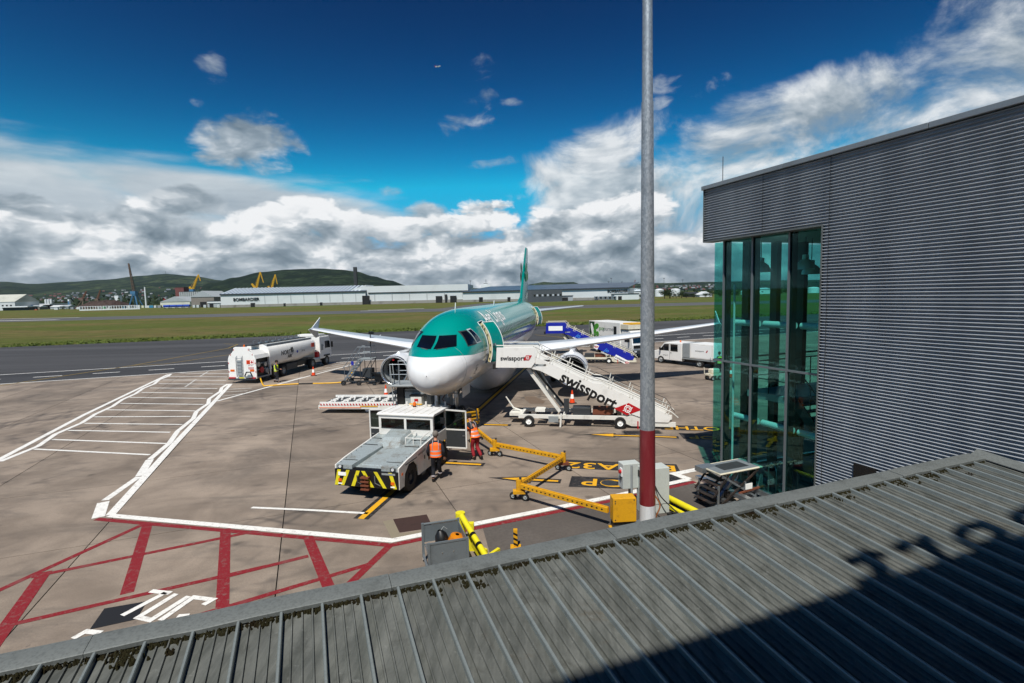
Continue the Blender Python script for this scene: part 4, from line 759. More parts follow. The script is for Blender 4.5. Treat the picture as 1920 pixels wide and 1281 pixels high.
# ------------------------------------------------------------------ main terminal behind the camera, with its roof sign
tb = thing('terminal_building', 'upper terminal wall with roof sign, throwing the letter shadows on the roof', 'building', (0, 0, 0), GA)
ZP = 16.06; MB().bx(-30, 40, -12, VB-0.01, 0, ZP-0.01).build('wall', M_CLAD2, tb)
MB().bx(-30.1, 40.1, VB-0.5, VB+0.0, ZP, ZP+0.1).build('parapet', M_COPE, tb)
for k in range(12): MB().bx(-28+k*5.2, -24+k*5.2, VB-0.005, VB+0.0, 6, 9).build('window', M_DGLASS, tb)
text('roof_sign', 'Airport', 2.15, M_LWHITE, tb, (5.5, VB-0.15, ZP+0.95), (-1, 0, 0), (0, 0, 1), 0.05, 0.015, sx=1.0, space=1.22)
# ------------------------------------------------------------------ pier building with corrugated wall and glazed stairwell
def corr_mat():
    m, t, b = newmat('corrugated aluminium'); g = t.n('ShaderNodeNewGeometry'); P = g.outputs['Position']
    mp = t.n('ShaderNodeMapping'); mp.inputs['Scale'].default_value = (1, 1, 0.2); t.L.new(P, mp.inputs[0])
    c = t.mix(t.rng(t.noise(1.5, 5, 0.6, mp.outputs[0]), 0.35, 0.7), (0.27, 0.297, 0.325, 1), (0.35, 0.378, 0.405, 1)); c = t.mix(t.math('MULTIPLY', t.rng(t.noise(0.4, 3, 0.5, P), 0.5, 0.7), 0.25), c, (0.2, 0.215, 0.235, 1))
    t.L.new(c, b.inputs['Base Color']); b.inputs['Metallic'].default_value = 0.0; b.inputs['Roughness'].default_value = 0.55; b.inputs['Specular IOR Level'].default_value = 0.3; return m
M_CORR = corr_mat()
WU, VE, ZT, ZF, VJ = 12.6, 14.5, 10.05, 8.37, 10.08
pb = thing('pier_building', 'pier building with dark corrugated metal wall and green glazed stairwell on the right', 'building', (0, 0, 0), GA)
PITCH_C = 0.08
def corr(v0, v1, z0, z1):
    mb = MB(); nr = int((z1-z0)/PITCH_C*8); vs_ = []; fs_ = []
    for i in range(nr+1):
        z = z0 + (z1-z0)*i/nr; d = 0.07*(0.5 + 0.5*math.sin(2*math.pi*z/PITCH_C))**1.5 - 0.05; vs_ += [(WU-d, v0, z), (WU-d, v1, z)]
        if i: b = 2*i; fs_.append((b-2, b-1, b+1, b))
    mb.add(vs_, fs_); o = mb.build('cladding_sheet', M_CORR, pb, 180, normals=False); return o
corr(VB, 3.2, 0.6, ZT); corr(3.206, 9.9, 0.6, ZT); corr(9.906, VJ, 0.6, ZT); corr(VJ+0.002, 12.05, ZF, ZT); corr(12.056, VE, ZF, ZT)
MB().bx(WU-0.03, WU+0.06, VJ-0.012, VJ+0.022, 0.4, ZF).build('corner_trim', M_COPE, pb); MB().bx(WU-0.03, WU+0.03, VE, VE+0.035, ZF-0.02, ZT).build('corner_trim', M_COPE, pb)
MB().bx(WU+0.04, 30, VE-0.1, VE+0.02, ZF, ZT).build('end_fascia', M_COPE, pb); MB().bx(WU-0.028, WU+0.4, VJ, VE+0.03, ZF-0.05, ZF-0.005).build('soffit_trim', M_COPE, pb)
for v_, z_ in ((9.903, .6), (3.203, .6), (12.053, ZF)): MB().bx(WU-0.012, WU+0.0, v_-.007, v_+.007, z_, ZT).build('joint_strip', M_DGREY, pb)
M_CAP = mat('grey metal capping', '#8f9496', 0.4, 0.5, dirt=0.3, scale=1.5)
for a, b in ((VB, 3.0), (3.01, 7.6), (7.61, 11.3), (11.31, VE+0.07)): MB().bx(WU-0.09, WU+0.5, a, b, ZT, ZT+0.13).build('roof_capping', M_CAP, pb, bevel=0.012)
MB().bx(WU+0.08, 30, VB, VJ, 0, ZT-0.02).build('sun_block_core', M_DGREY, pb); M_SOFF = mat('soffit', '#7d8582', 0.7, dirt=0.1)  # unseen solid core, added so no sun leaks in behind the cladding
MB().bx(WU+0.05, 30, VJ, VE-0.1, ZF, ZT-0.02).build('ceiling', M_SOFF, pb); MB().bx(18.3, 30, VJ, VE-0.05, 0, ZF-0.02).build('back_wall', M_DGREY, pb)
MB().bx(WU+0.45, 18.3, VJ, VE-0.05, 0.02, 0.12).build('floor', M_DGREY, pb)
MB().bx(WU-0.05, WU+0.03, 8.45, 9.0, 1.6, 2.33).build('vent', M_BLACKP, pb); MB().cyl((WU+0.3, VE-0.5, ZT+0.1), (WU+0.3, VE-0.5, ZT+1.0), 0.012, n=6).build('lightning_rod', M_DGREY, pb)
GU, GE = 13.0, VE-0.06
M_MULL = mat('grey mullion', '#6f777b', 0.4, 0.3, dirt=0.15); M_FIN = mat('black column', '#0d1112', 0.5, dirt=0.1); M_TUBE = mat('white tube', '#cfd8d4', 0.4, dirt=0.15)
mv = [VJ+0.05, 11.42, 12.77, 13.98, GE]
for i in range(4):
    for z0, z1 in ((0.42, 4.3), (4.36, ZF-0.06)): MB().bx(GU-0.006, GU+0.006, mv[i]+0.03, mv[i+1]-(0.03 if i < 3 else 0.0), z0, z1).build('glass_pane', M_GREENGLASS, pb)
mu = [GU+0.01, 14.3, 15.6, 16.9, 18.25]
for i in range(4):
    for z0, z1 in ((0.42, 4.3), (4.36, ZF-0.06)): MB().bx(mu[i]+0.02, mu[i+1]-0.02, GE-0.006, GE+0.006, z0, z1).build('glass_pane', M_GREENGLASS, pb)
for v in mv[:4]: MB().bx(GU-0.045, GU+0.01, v-0.03, v+0.03, 0.4, ZF-0.06).build('mullion', M_MULL, pb); MB().bx(GU+0.02, GU+0.22, v-0.075, v+0.075, 0.12, ZF).build('column', M_FIN, pb)
for u in mu[1:]: MB().bx(u-0.1, u+0.1, GE-0.3, GE-0.02, 0.12, ZF).build('column', M_FIN, pb)
MB().bx(GU-0.04, GU+0.03, VJ+0.02, GE, 4.3, 4.36).build('transom', M_MULL, pb); MB().bx(GU+0.03, 18.3, GE-0.03, GE+0.03, 4.3, 4.36).build('transom', M_MULL, pb); MB().bx(GU-0.05, 18.3, GE-0.05, GE+0.05, 0.3, 0.42).build('sill', M_STEEL, pb)
MB().bx(GU-0.1, GU+0.05, VJ, GE+0.05, 0.28, 0.42).build('sill', M_STEEL, pb); MB().bx(GU-0.25, GU-0.1, VJ, GE+0.05, 0.0, 0.2).build('plinth', M_STEEL, pb)
for z in (2.45, 5.62):
    for i in range(3): MB().cyl((GU+0.42, mv[i]+0.12, z), (GU+0.42, mv[i+1]-0.1, z), 0.1, n=12).build('brace_tube', M_TUBE, pb, 40)
MB().cyl((GU+0.3, 13.83, 0.12), (GU+0.3, 13.83, 6.9), 0.035, n=8).build('downpipe', M_TUBE, pb)
MB().bx(GU+0.5, 18.2, VJ+0.1, GE-0.35, 5.72, 5.9).build('gallery_edge', M_FIN, pb) if False else None
# stair inside the glazing
stf = MB(); stf.bx(14.2, 18.2, 12.3, 14.1, 3.0, 3.22); stf.build('landing', M_GREY, pb)
def flight(x0, x1, v0, z0, v1, z1, n_):
    for k in range(n_):
        a, b = k/n_, (k+1)/n_; va, vb2 = v0+(v1-v0)*a, v0+(v1-v0)*b
        MB().bx(x0, x1, min(va, vb2), max(va, vb2)+0.03, z0+(z1-z0)*b-0.05, z0+(z1-z0)*b).build('stair_tread', M_GREY, pb)
    for x in (x0-0.03, x1+0.03): MB().bar((x, v0, z0-0.1), (x, v1, z1-0.1), 0.05, 0.32).build('stringer', M_DGREY, pb); MB().tube([(x, v0, z0+1.0), (x, v1, z1+1.0)], 0.025, 8).build('handrail', M_DGREY, pb)
    for k in range(0, n_+1, 3): a = k/n_; MB().cyl((x0-0.03, v0+(v1-v0)*a, z0+(z1-z0)*a), (x0-0.03, v0+(v1-v0)*a, z0+(z1-z0)*a+1.0), 0.018, n=6).build('baluster', M_DGREY, pb)
flight(16.3, 17.8, 12.3, 3.2, 10.3, 5.0, 10); flight(14.4, 15.9, 12.3, 3.2, 10.3, 1.2, 11)
MB().tube([(14.2, 12.3, 4.2), (14.2, 14.1, 4.2), (18.1, 14.1, 4.2)], 0.025, 8).build('handrail', M_DGREY, pb); MB().tube([(14.2, 12.3, 3.7), (14.2, 14.1, 3.7), (18.1, 14.1, 3.7)], 0.015, 8).build('handrail', M_DGREY, pb)
for p_ in ((14.2, 12.4), (14.2, 13.2), (14.2, 14.1), (15.2, 14.1), (16.2, 14.1), (17.2, 14.1)): MB().cyl((p_[0], p_[1], 3.22), (p_[0], p_[1], 4.2), 0.02, n=6).build('baluster', M_DGREY, pb)
M_SHADE = mat('grey lamp shade', '#c5cfcc', 0.35, 0.4, dirt=0.15)
for k, (u, v, z) in enumerate(((14.2, 13.6, 7.3), (15.2, 12.75, 7.35), (15.9, 13.1, 7.2), (16.6, 12.2, 7.35))):
    p = UV(u, v, z); t = thing('pendant_lamp', '%s of the bell shaped pendant lamps inside the stairwell' % ('leftmost', 'second from left', 'third from left', 'rightmost')[k], 'lamp', (p.x, p.y, z-0.02), 0, 'pendant lamps')
    MB().lathe([(0, 0.30), (0.1, 0.285), (0.22, 0.23), (0.3, 0.14), (0.32, 0.1), (0.47, 0.09), (0.48, 0.01)], (0, 0, 0), (0, 0, 1), 22).build('shade', M_SHADE, t, 40); MB().cyl((0, 0, 0.48), (0, 0, ZF-z+0.02), 0.012, n=6).build('cord', M_BLACKP, t); MB().cyl((0, 0, 0.12), (0, 0, 0.3), 0.06, n=10).build('bulb_holder', M_DGREY, t)
# ------------------------------------------------------------------ floodlight mast
def galv():
    m, t, b = newmat('spangled galvanised steel'); v = t.coord('Object', (1, 1, 0.55)); vo = t.n('ShaderNodeTexVoronoi'); vo.inputs['Scale'].default_value = 26; t.L.new(v, vo.inputs['Vector'])
    c = t.mix(t.rng(vo.outputs['Color'], 0.2, 0.9), (0.27, 0.295, 0.315, 1), (0.4, 0.425, 0.44, 1)); c = t.mix(t.math('MULTIPLY', t.rng(t.noise(3, 6, 0.7, v), 0.5, 0.72), 0.5), c, (0.18, 0.2, 0.215, 1)); c = t.mix(t.math('MULTIPLY', t.rng(t.noise(22, 3, 0.6, v), 0.66, 0.74), 0.6), c, (0.62, 0.64, 0.65, 1))
    t.L.new(c, b.inputs['Base Color']); b.inputs['Metallic'].default_value = 0.45; b.inputs['Roughness'].default_value = 0.5; return m
M_SPAN = galv(); pole = thing('floodlight_mast', 'tall galvanised mast with red and white painted foot', 'mast', (3.79, 14.71, 0))
def pr_(z): return 0.225 + (0.138-0.225)*z/15.0
MB().tube([(0, 0, 2.83), (0, 0, 11.8)], [pr_(2.83), pr_(11.8)], 40).build('shaft', M_SPAN, pole, 40); MB().tube([(0, 0, 11.6), (0, 0, 16.5)], [pr_(11.6)-0.012, pr_(16.5)-0.012], 40).build('upper_shaft', M_SPAN, pole, 40)
MB().tube([(0, 0, 0.64), (0, 0, 2.83)], [pr_(0.64)+0.004, pr_(2.83)+0.004], 40).build('red_band', mat('dark red band', '#6e1a22', 0.45, dirt=0.4, scale=5, dirtcol='#8f4a4a', stretch=(1, 1, 0.15)), pole, 40)
MB().tube([(0, 0, 0.03), (0, 0, 0.64)], [pr_(0)+0.006, pr_(0.64)+0.006], 40).build('white_band', mat('white band', '#c9ccd0', 0.45, dirt=0.4, scale=5, stretch=(1, 1, 0.15)), pole, 40); MB().cyl((0, 0, 0), (0, 0, 0.04), 0.36, n=24).build('base_plate', M_GALV, pole)
MB().bx(-0.9, 0.9, -0.3, 0.3, 16.5, 16.7).build('lamp_head', M_GALV, pole)
# ------------------------------------------------------------------ the aircraft
M_RUB = M_BLACK
AX, AYY, AH = -3.87, 23.42, R(9.1)
ac = thing('airliner', 'teal and white twin engined airliner parked nose-in with stairs at its doors', 'airplane', (AX, AYY, 0), -AH)
ZM = 3.84
ST = [(0.0, .02, 3.06, 3.02, 3.04), (0.06, .34, 3.37, 2.70, 3.04), (0.2, .62, 3.62, 2.43, 3.05), (0.5, .97, 3.92, 2.19, 3.1), (0.95, 1.26, 4.15, 2.02, 3.18), (1.4, 1.44, 4.33, 1.92, 3.28), (1.75, 1.54, 4.52, 1.87, 3.36), (2.1, 1.62, 4.84, 1.84, 3.44), (2.5, 1.69, 5.14, 1.815, 3.52),
      (3.0, 1.76, 5.40, 1.80, 3.61), (3.6, 1.83, 5.60, 1.79, 3.7), (4.2, 1.88, 5.73, 1.78, 3.77), (4.62, 1.91, 5.79, 1.775, 3.8), (5.45, 1.945, 5.86, 1.77, 3.83), (6.4, 1.97, 5.9, 1.77, 3.84), (8, 1.975, 5.91, 1.77, 3.84), (12, 1.975, 5.91, 1.77, 3.84), (16, 1.975, 5.91, 1.77, 3.84), (20, 1.975, 5.91, 1.77, 3.84), (23.5, 1.975, 5.91, 1.78, 3.84),
      (25.5, 1.965, 5.91, 1.92, 3.88), (27.2, 1.9, 5.905, 2.2, 4.0), (28.9, 1.79, 5.89, 2.56, 4.13), (29.7, 1.72, 5.88, 2.74, 4.2), (31.5, 1.5, 5.83, 3.2, 4.4), (33.5, 1.17, 5.72, 3.74, 4.65), (35.3, .8, 5.55, 4.22, 4.85), (36.7, .45, 5.32, 4.6, 4.95), (37.57, .15, 5.12, 4.86, 4.99)]
ST = [(a, w, zt+.12, zb+.1, zm+.11) for a, w, zt, zb, zm in ST]
def sect(x):
    if x <= 0: return ST[0][1:]
    for i, (a, b) in enumerate(zip(ST, ST[1:])):
        if x <= b[0]:
            s = (x-a[0])/(b[0]-a[0]); p = ST[max(i-1, 0)]; q = ST[min(i+2, len(ST)-1)]; out = []
            for k in range(1, 5):                      # monotone-ish cubic through the stations
                d = (b[k]-a[k])/(b[0]-a[0]); m0 = ((a[k]-p[k])/(a[0]-p[0]) if a is not p else d); m1 = ((q[k]-b[k])/(q[0]-b[0]) if b is not q else d)
                m0 = 0 if m0*d <= 0 else 2*m0*d/(m0+d); m1 = 0 if m1*d <= 0 else 2*m1*d/(m1+d); h = b[0]-a[0]
                out.append((2*s**3-3*s*s+1)*a[k] + (s**3-2*s*s+s)*h*m0 + (3*s*s-2*s**3)*b[k] + (s**3-s*s)*h*m1)
            return tuple(out)
    return ST[-1][1:]
def surf(x, ang, off=0.0):            # ang 0 = image-right side, 90 = top
    w, zt, zb, zm = sect(x); c, s = math.cos(ang), math.sin(ang); h = (zt-zm) if s >= 0 else (zm-zb)
    n = Vector((c/max(w, .01), 0, s/max(h, .01))).normalized()
    return Vector((w*c, x, zm+h*s)) + n*off
def ang_at(x, z):
    w, zt, zb, zm = sect(x); return math.asin(max(-1, min(1, (z-zm)/((zt-zm) if z >= zm else (zm-zb)))))
def front(y, z, off=0.012):           # point of the nose seen from ahead at lateral y, height z
    lo, hi = 0.0, 8.0
    for _ in range(50):
        m = (lo+hi)/2; w, zt, zb, zm = sect(m); h = (zt-zm) if z >= zm else (zm-zb)
        if (y/w)**2 + ((z-zm)/h)**2 > 1: lo = m
        else: hi = m
    a, b = front_n(y, z, hi); return Vector((y, hi, z)) + a*off
def front_n(y, z, x):
    w, zt, zb, zm = sect(x); h = (zt-zm) if z >= zm else (zm-zb); n = Vector((y/w/w, -0.35*((y/w)**2 + ((z-zm)/h)**2)/max(w, .3), (z-zm)/h/h)); return n.normalized(), 0
def livery():
    m, t, b = newmat('airline livery'); tc_ = t.n('ShaderNodeTexCoord'); s = t.n('ShaderNodeSeparateXYZ'); t.L.new(tc_.outputs['Object'], s.inputs[0]); X, Y, Z = s.outputs
    teal = t.mix(t.rng(Y, 3, 30), (0.0, 0.245, 0.205, 1), (0.0, 0.215, 0.175, 1)); green = (0.012, 0.2, 0.07, 1)
    band = t.math('MULTIPLY', t.rng(Z, 5.0, 4.35), t.rng(Y, 5.6, 8.0)); c = t.mix(band, teal, green)
    zb_ = t.math('ADD', 3.86, t.math('ADD', t.math('MULTIPLY', t.rng(Y, 2.6, 0.6), 0.1), t.math('MULTIPLY', t.rng(Y, 22, 36), 0.75)))
    under = t.rng(Z, zb_, t.math('SUBTRACT', zb_, 0.012), 0, 1, False)
    bl = t.math('MULTIPLY', t.math('MULTIPLY', t.rng(Y, 5.8, 12), 0.33), 1.0); below = t.rng(Z, t.math('SUBTRACT', zb_, bl), t.math('SUBTRACT', t.math('SUBTRACT', zb_, bl), 0.012), 0, 1, False)
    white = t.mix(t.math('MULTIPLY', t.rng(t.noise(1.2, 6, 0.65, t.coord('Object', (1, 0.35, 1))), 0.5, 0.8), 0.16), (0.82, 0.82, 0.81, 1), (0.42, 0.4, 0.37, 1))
    white = t.mix(t.math('MULTIPLY', t.rng(Z, 2.6, 1.85), 0.35), white, (0.42, 0.39, 0.34, 1))  # greyish reflection painted into the white towards the belly
    c = t.mix(under, c, (0.012, 0.03, 0.22, 1)); c = t.mix(below, c, white)
    # panel joints: thin rings every few metres
    k = t.math('ABSOLUTE', t.math('SUBTRACT', t.math('FRACT', t.math('DIVIDE', Y, 2.667)), 0.5)); c = t.mix(t.math('MULTIPLY', t.rng(k, 0.0032, 0.0012), 0.35), c, (0.05, 0.07, 0.07, 1))
    t.L.new(c, b.inputs['Base Color']); b.inputs['Roughness'].default_value = 0.22; b.inputs['Coat Weight'].default_value = 0.35; b.inputs['Coat Roughness'].default_value = 0.06; return m
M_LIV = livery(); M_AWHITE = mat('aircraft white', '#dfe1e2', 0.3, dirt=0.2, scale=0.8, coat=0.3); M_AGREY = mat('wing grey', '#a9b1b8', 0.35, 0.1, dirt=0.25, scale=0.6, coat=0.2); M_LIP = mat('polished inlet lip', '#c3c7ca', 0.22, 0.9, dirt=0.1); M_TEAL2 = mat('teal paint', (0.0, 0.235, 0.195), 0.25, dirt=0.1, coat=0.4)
M_CAV = mat('dark cabin interior', '#15120f', 0.8, dirt=0.2); M_CREAMD = mat('cream door lining', '#cdbf93', 0.5, dirt=0.25, scale=6)
DZ0, DZ1 = 3.2, 5.3; doors = ((4.62, 5.45), (28.9, 29.7))
a0, a1 = ang_at(5.0, DZ0), ang_at(5.0, DZ1)
angs = sorted([R(q) for q in list(range(-90, 271, 6))] + [a0, a1])
angs = [q for i, q in enumerate(angs) if i == 0 or q - angs[i-1] > R(1.2) or q in (a0, a1)]
angs = [q for q in angs if q in (a0, a1) or min(abs(q-a0), abs(q-a1)) > R(1.6)][:-1]
xs = sorted(set([q[0] for q in ST] + [0.03, 0.15, 0.4, 0.75, 1.15, 1.6, 1.9, 2.3, 2.75, 3.3, 3.9, 10, 14, 18, 22]))
mb = MB(); n = len(angs); vs_ = [surf(x, q) for x in xs for q in angs]; fs_ = []
for i in range(len(xs)-1):
    for j in range(n):
        k = (j+1) % n
        if any(d0-1e-6 <= xs[i] and xs[i+1] <= d1+1e-6 for d0, d1 in doors) and a0-1e-6 <= angs[j] and angs[k] <= a1+1e-6 and k > j: continue
        fs_.append((i*n+j, i*n+k, (i+1)*n+k, (i+1)*n+j))
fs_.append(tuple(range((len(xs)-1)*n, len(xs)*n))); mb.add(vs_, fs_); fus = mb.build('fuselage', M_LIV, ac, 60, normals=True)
for d0, d1 in doors:
    w = sect((d0+d1)/2)[0]; MB().hexa([(w-1.4, d0-.3, DZ0-.02), (w-.02, d0-.3, DZ0-.02), (w-.02, d1+.3, DZ0-.02), (w-1.4, d1+.3, DZ0-.02), (w-1.4, d0-.3, DZ0), (w-.04, d0-.3, DZ0), (w-.04, d1+.3, DZ0), (w-1.4, d1+.3, DZ0)]).build('door_sill', M_GREY, ac)
    MB().bx(w-1.45, w-1.4, d0-.5, d1+.5, 3.0, 5.2).build('cabin_partition', M_CAV, ac)
    # door leaf swung out and forward
    aa = [a0 + (a1-a0)*q/12 for q in range(13)]; xm = (d0+d1)/2; th = R(38) if d0 < 10 else R(22); wd_ = (d1-d0)
    dv = Vector((math.sin(th), math.cos(th), 0)); st = Vector((0.2, d0-xm-0.12, 0)); nrm = Vector((math.cos(th), -math.sin(th), 0))
    def leaf(q, s_, dep): p = surf(xm, q, -dep); return Vector((p.x, xm, p.z)) + st + dv*s_*wd_
    dl = MB(); dl.rings([[leaf(q, 0, 0) for q in aa], [leaf(q, 1, 0) for q in aa]], cap=False, closed=False); dd = dl.build('door', M_TEAL2, ac, 60)
    dl = MB()
    for q0, q1 in zip(aa, aa[1:]): dl.hexa([leaf(q0, .01, .14), leaf(q0, .01, .006), leaf(q0, .99, .006), leaf(q0, .99, .14), leaf(q1, .01, .14), leaf(q1, .01, .006), leaf(q1, .99, .006), leaf(q1, .99, .14)])
    dl.build('lining', M_CREAMD, dd)
    dl = MB(); [dl.tube([leaf(q, s_, -0.008) for q in aa], 0.02, 5) for s_ in (0.02, 0.98)]; dl.tube([leaf(aa[-1], 0, -.008), leaf(aa[-1], 1, -.008)], .02, 5); dl.build('outline', M_LWHITE, dd)
    [MB().box(leaf(aa[k], -0.01, .07), (.05, .05, .09)).build('latch', M_DGREY, dd) for k in (1, 3, 5, 8, 10, 11)]
    ar = MB(); q0 = surf(d0, R(4)); ar.bar(q0, q0 + Vector((0.42, -0.1, 0.1)), 0.08, 0.12); ar.build('hinge_arm', M_STEEL, dd)
    ol = MB()                                    # white outline round the doorway
    for y, e_ in ((d0-0.04, 0), (d1+0.04, 0)):
        pts = [surf(y, a0 + (a1-a0)*q/12, 0.006) for q in range(13)]; ol.tube(pts, 0.022, 5)
    ol.tube([surf(d0-.04 + (d1-d0+.08)*q/4, a1+.02, 0.006) for q in range(5)], 0.022, 5); ol.build('doorway_outline', M_LWHITE, ac)
# flight deck windows, projected onto the nose
def pane(name, q, fn, m=M_DGLASS, off=0.012, n_=7):
    mb = MB(); mb.grid(lambda a, b: fn((q[0][0]*(1-a)+q[1][0]*a)*(1-b) + (q[3][0]*(1-a)+q[2][0]*a)*b, (q[0][1]*(1-a)+q[1][1]*a)*(1-b) + (q[3][1]*(1-a)+q[2][1]*a)*b, off), n_, n_); return mb.build(name, m, ac, 60, normals=False)
def side(x, z, off=0.012): return surf(x, ang_at(x, z), off)
def mir(fn): return lambda a, b, off: Vector((-1, 1, 1)) * fn(a, b, off)
for s in (1, -1):
    S = (lambda f: f) if s > 0 else (lambda f: (lambda a, b, off: Vector((-f(a, b, off).x, f(a, b, off).y, f(a, b, off).z))))
    fr = lambda a, b, off: front(a, b, off)
    sd_ = lambda a, b, off: side(a, b, off)
    Mh = mat('window surround %d' % s, '#b9c2c2', 0.4, dirt=0.1)
    pane('window_surround', ((0.03, 4.23), (1.01, 4.28), (0.88, 4.89), (0.03, 4.87)), S(fr), M_TEAL2, 0.006)
    pane('windscreen', ((0.06, 4.27), (0.98, 4.32), (0.86, 4.84), (0.06, 4.82)), S(fr), M_DGLASS, 0.014)
    pane('side_window', ((2.2, 4.32), (2.95, 4.38), (2.84, 4.97), (2.48, 4.94)), S(sd_), M_DGLASS, 0.014)
    pane('side_window', ((3.07, 4.39), (3.62, 4.43), (3.26, 5.03), (2.98, 5.0)), S(sd_), M_DGLASS, 0.014)
    pane('window_rim', ((2.14, 4.27), (3.01, 4.33), (2.88, 5.02), (2.43, 4.99)), S(sd_), M_BLACKP if s < 0 else M_DGREY, 0.008); pane('window_rim', ((3.02, 4.34), (3.7, 4.38), (3.29, 5.08), (2.93, 5.05)), S(sd_), Mh, 0.008)
for s in (-1, 1): MB().bar(front(0.2*s, 4.25, 0.03), front(0.62*s, 4.29, 0.03), 0.03, 0.02).build('wiper', M_STEEL, ac)
# cabin windows
wm_ = MB(); wm_.add([(0.0, 0.115*math.cos(q*math.pi/5)*(1), 0.165*math.sin(q*math.pi/5)) for q in range(10)], [tuple(range(10))]); winm = wm_.mesh('cabin_window', M_DGLASS)
rm_ = MB(); rm_.add([(0, 0.15*math.cos(q*math.pi/5), 0.205*math.sin(q*math.pi/5)) for q in range(10)], [tuple(range(10))]); rimm = rm_.mesh('rim', M_AWHITE)
for k in range(39):
    x = 6.55 + k*0.555
    for s in (1, -1):
        a_ = ang_at(x, 4.6); p = surf(x, a_, 0.014); q = surf(x, a_, 0.008); rot = Matrix.Rotation(-a_*0.9, 4, 'Y')
        o = link('cabin_window', winm, ac, Matrix.Scale(s, 4, (1, 0, 0)) @ Matrix.Translation(p) @ rot); r_ = link('rim', rimm, o, Matrix.Translation((-0.006, 0, 0)))
# lettering wrapped round the fuselage
def wrap(name, body, size, m, x_c, z_c, bold=0.02, shear=0.2, sx=1.0, s=1, off=0.012):
    me = textmesh(body, size, 0.0, bold, 'CENTER', shear, sx); bm = bmesh.new(); bm.from_mesh(me)
    ys = [v.co.y for v in bm.verts]; y = min(ys)
    while y < max(ys): y += 0.07; bmesh.ops.bisect_plane(bm, geom=bm.verts[:] + bm.edges[:] + bm.faces[:], plane_co=(0, y, 0), plane_no=(0, 1, 0))
    ac_ = ang_at(x_c, z_c)
    for v in bm.verts: p = surf(x_c + v.co.x, ac_ + v.co.y/2.0, off); v.co = (p.x*s, p.y, p.z)
    bm.to_mesh(me); bm.free(); me.materials.append(m); return link(name, me, ac)
wrap('lettering', 'Aer Lingus', 1.45, M_LWHITE, 8.9, 5.45, 0.018, 0.35, 0.92)
wrap('lettering', 'aerlingus.com', 0.22, M_INK, 4.35, 3.62, 0.0, 0.1)
# small nose details
def patch(name, x0, x1, z0, z1, m, off=0.008): return pane(name, ((x0, z0), (x1, z0), (x1, z1), (x0, z1)), lambda a, b, o_: side(a, b, o_), m, off, 3)
patch('hatch_rim', 2.72, 3.02, 2.84, 3.3, M_GREY, 0.006); patch('hatch', 2.75, 2.99, 2.88, 3.26, M_AWHITE, 0.009); patch('hatch_port', 2.82, 2.93, 3.02, 3.18, M_DGREY, 0.012); patch('static_port', 1.75, 1.9, 2.38, 2.41, M_DGREY)
ob = MB(); ob.tube([surf(1.55, R(-90) + R(6)*q, 0.002) for q in range(31)], 0.006, 4); ob.build('radome_seam', M_GREY, ac)
for x, y in ((2.2, 0.7), (2.35, -0.6)): MB().tube([surf(x, R(-30), 0), surf(x, R(-30), 0.12), surf(x-0.15, R(-30), 0.13)], 0.015, 6).build('probe', M_STEEL, ac)
MB().prism([(5.2, 5.8), (5.45, 5.8), (5.42, 6.35), (5.36, 6.35)], 'x', -0.012, 0.012).build('antenna', M_LWHITE, ac); MB().prism([(16.2, 5.88), (16.6, 5.88), (16.55, 6.3), (16.42, 6.3)], 'x', -0.012, 0.012).build('antenna', M_LWHITE, ac)
for x, w in ((7.6, 0.5), (13.2, 0.6)): MB().bx(-0.2, 0.2, x, x+w, 5.9, 5.99).build('antenna', M_LWHITE, ac, bevel=0.03)
MB().cyl((0, 11.6, 5.9), (0, 11.6, 6.03), 0.07, 0.03, 10).build('beacon', M_RED, ac)
for y in (-0.12, 0.12): MB().bx(y-.06, y+.06, 4.6, 4.75, 5.76, 5.83).build('antenna', M_LWHITE, ac)
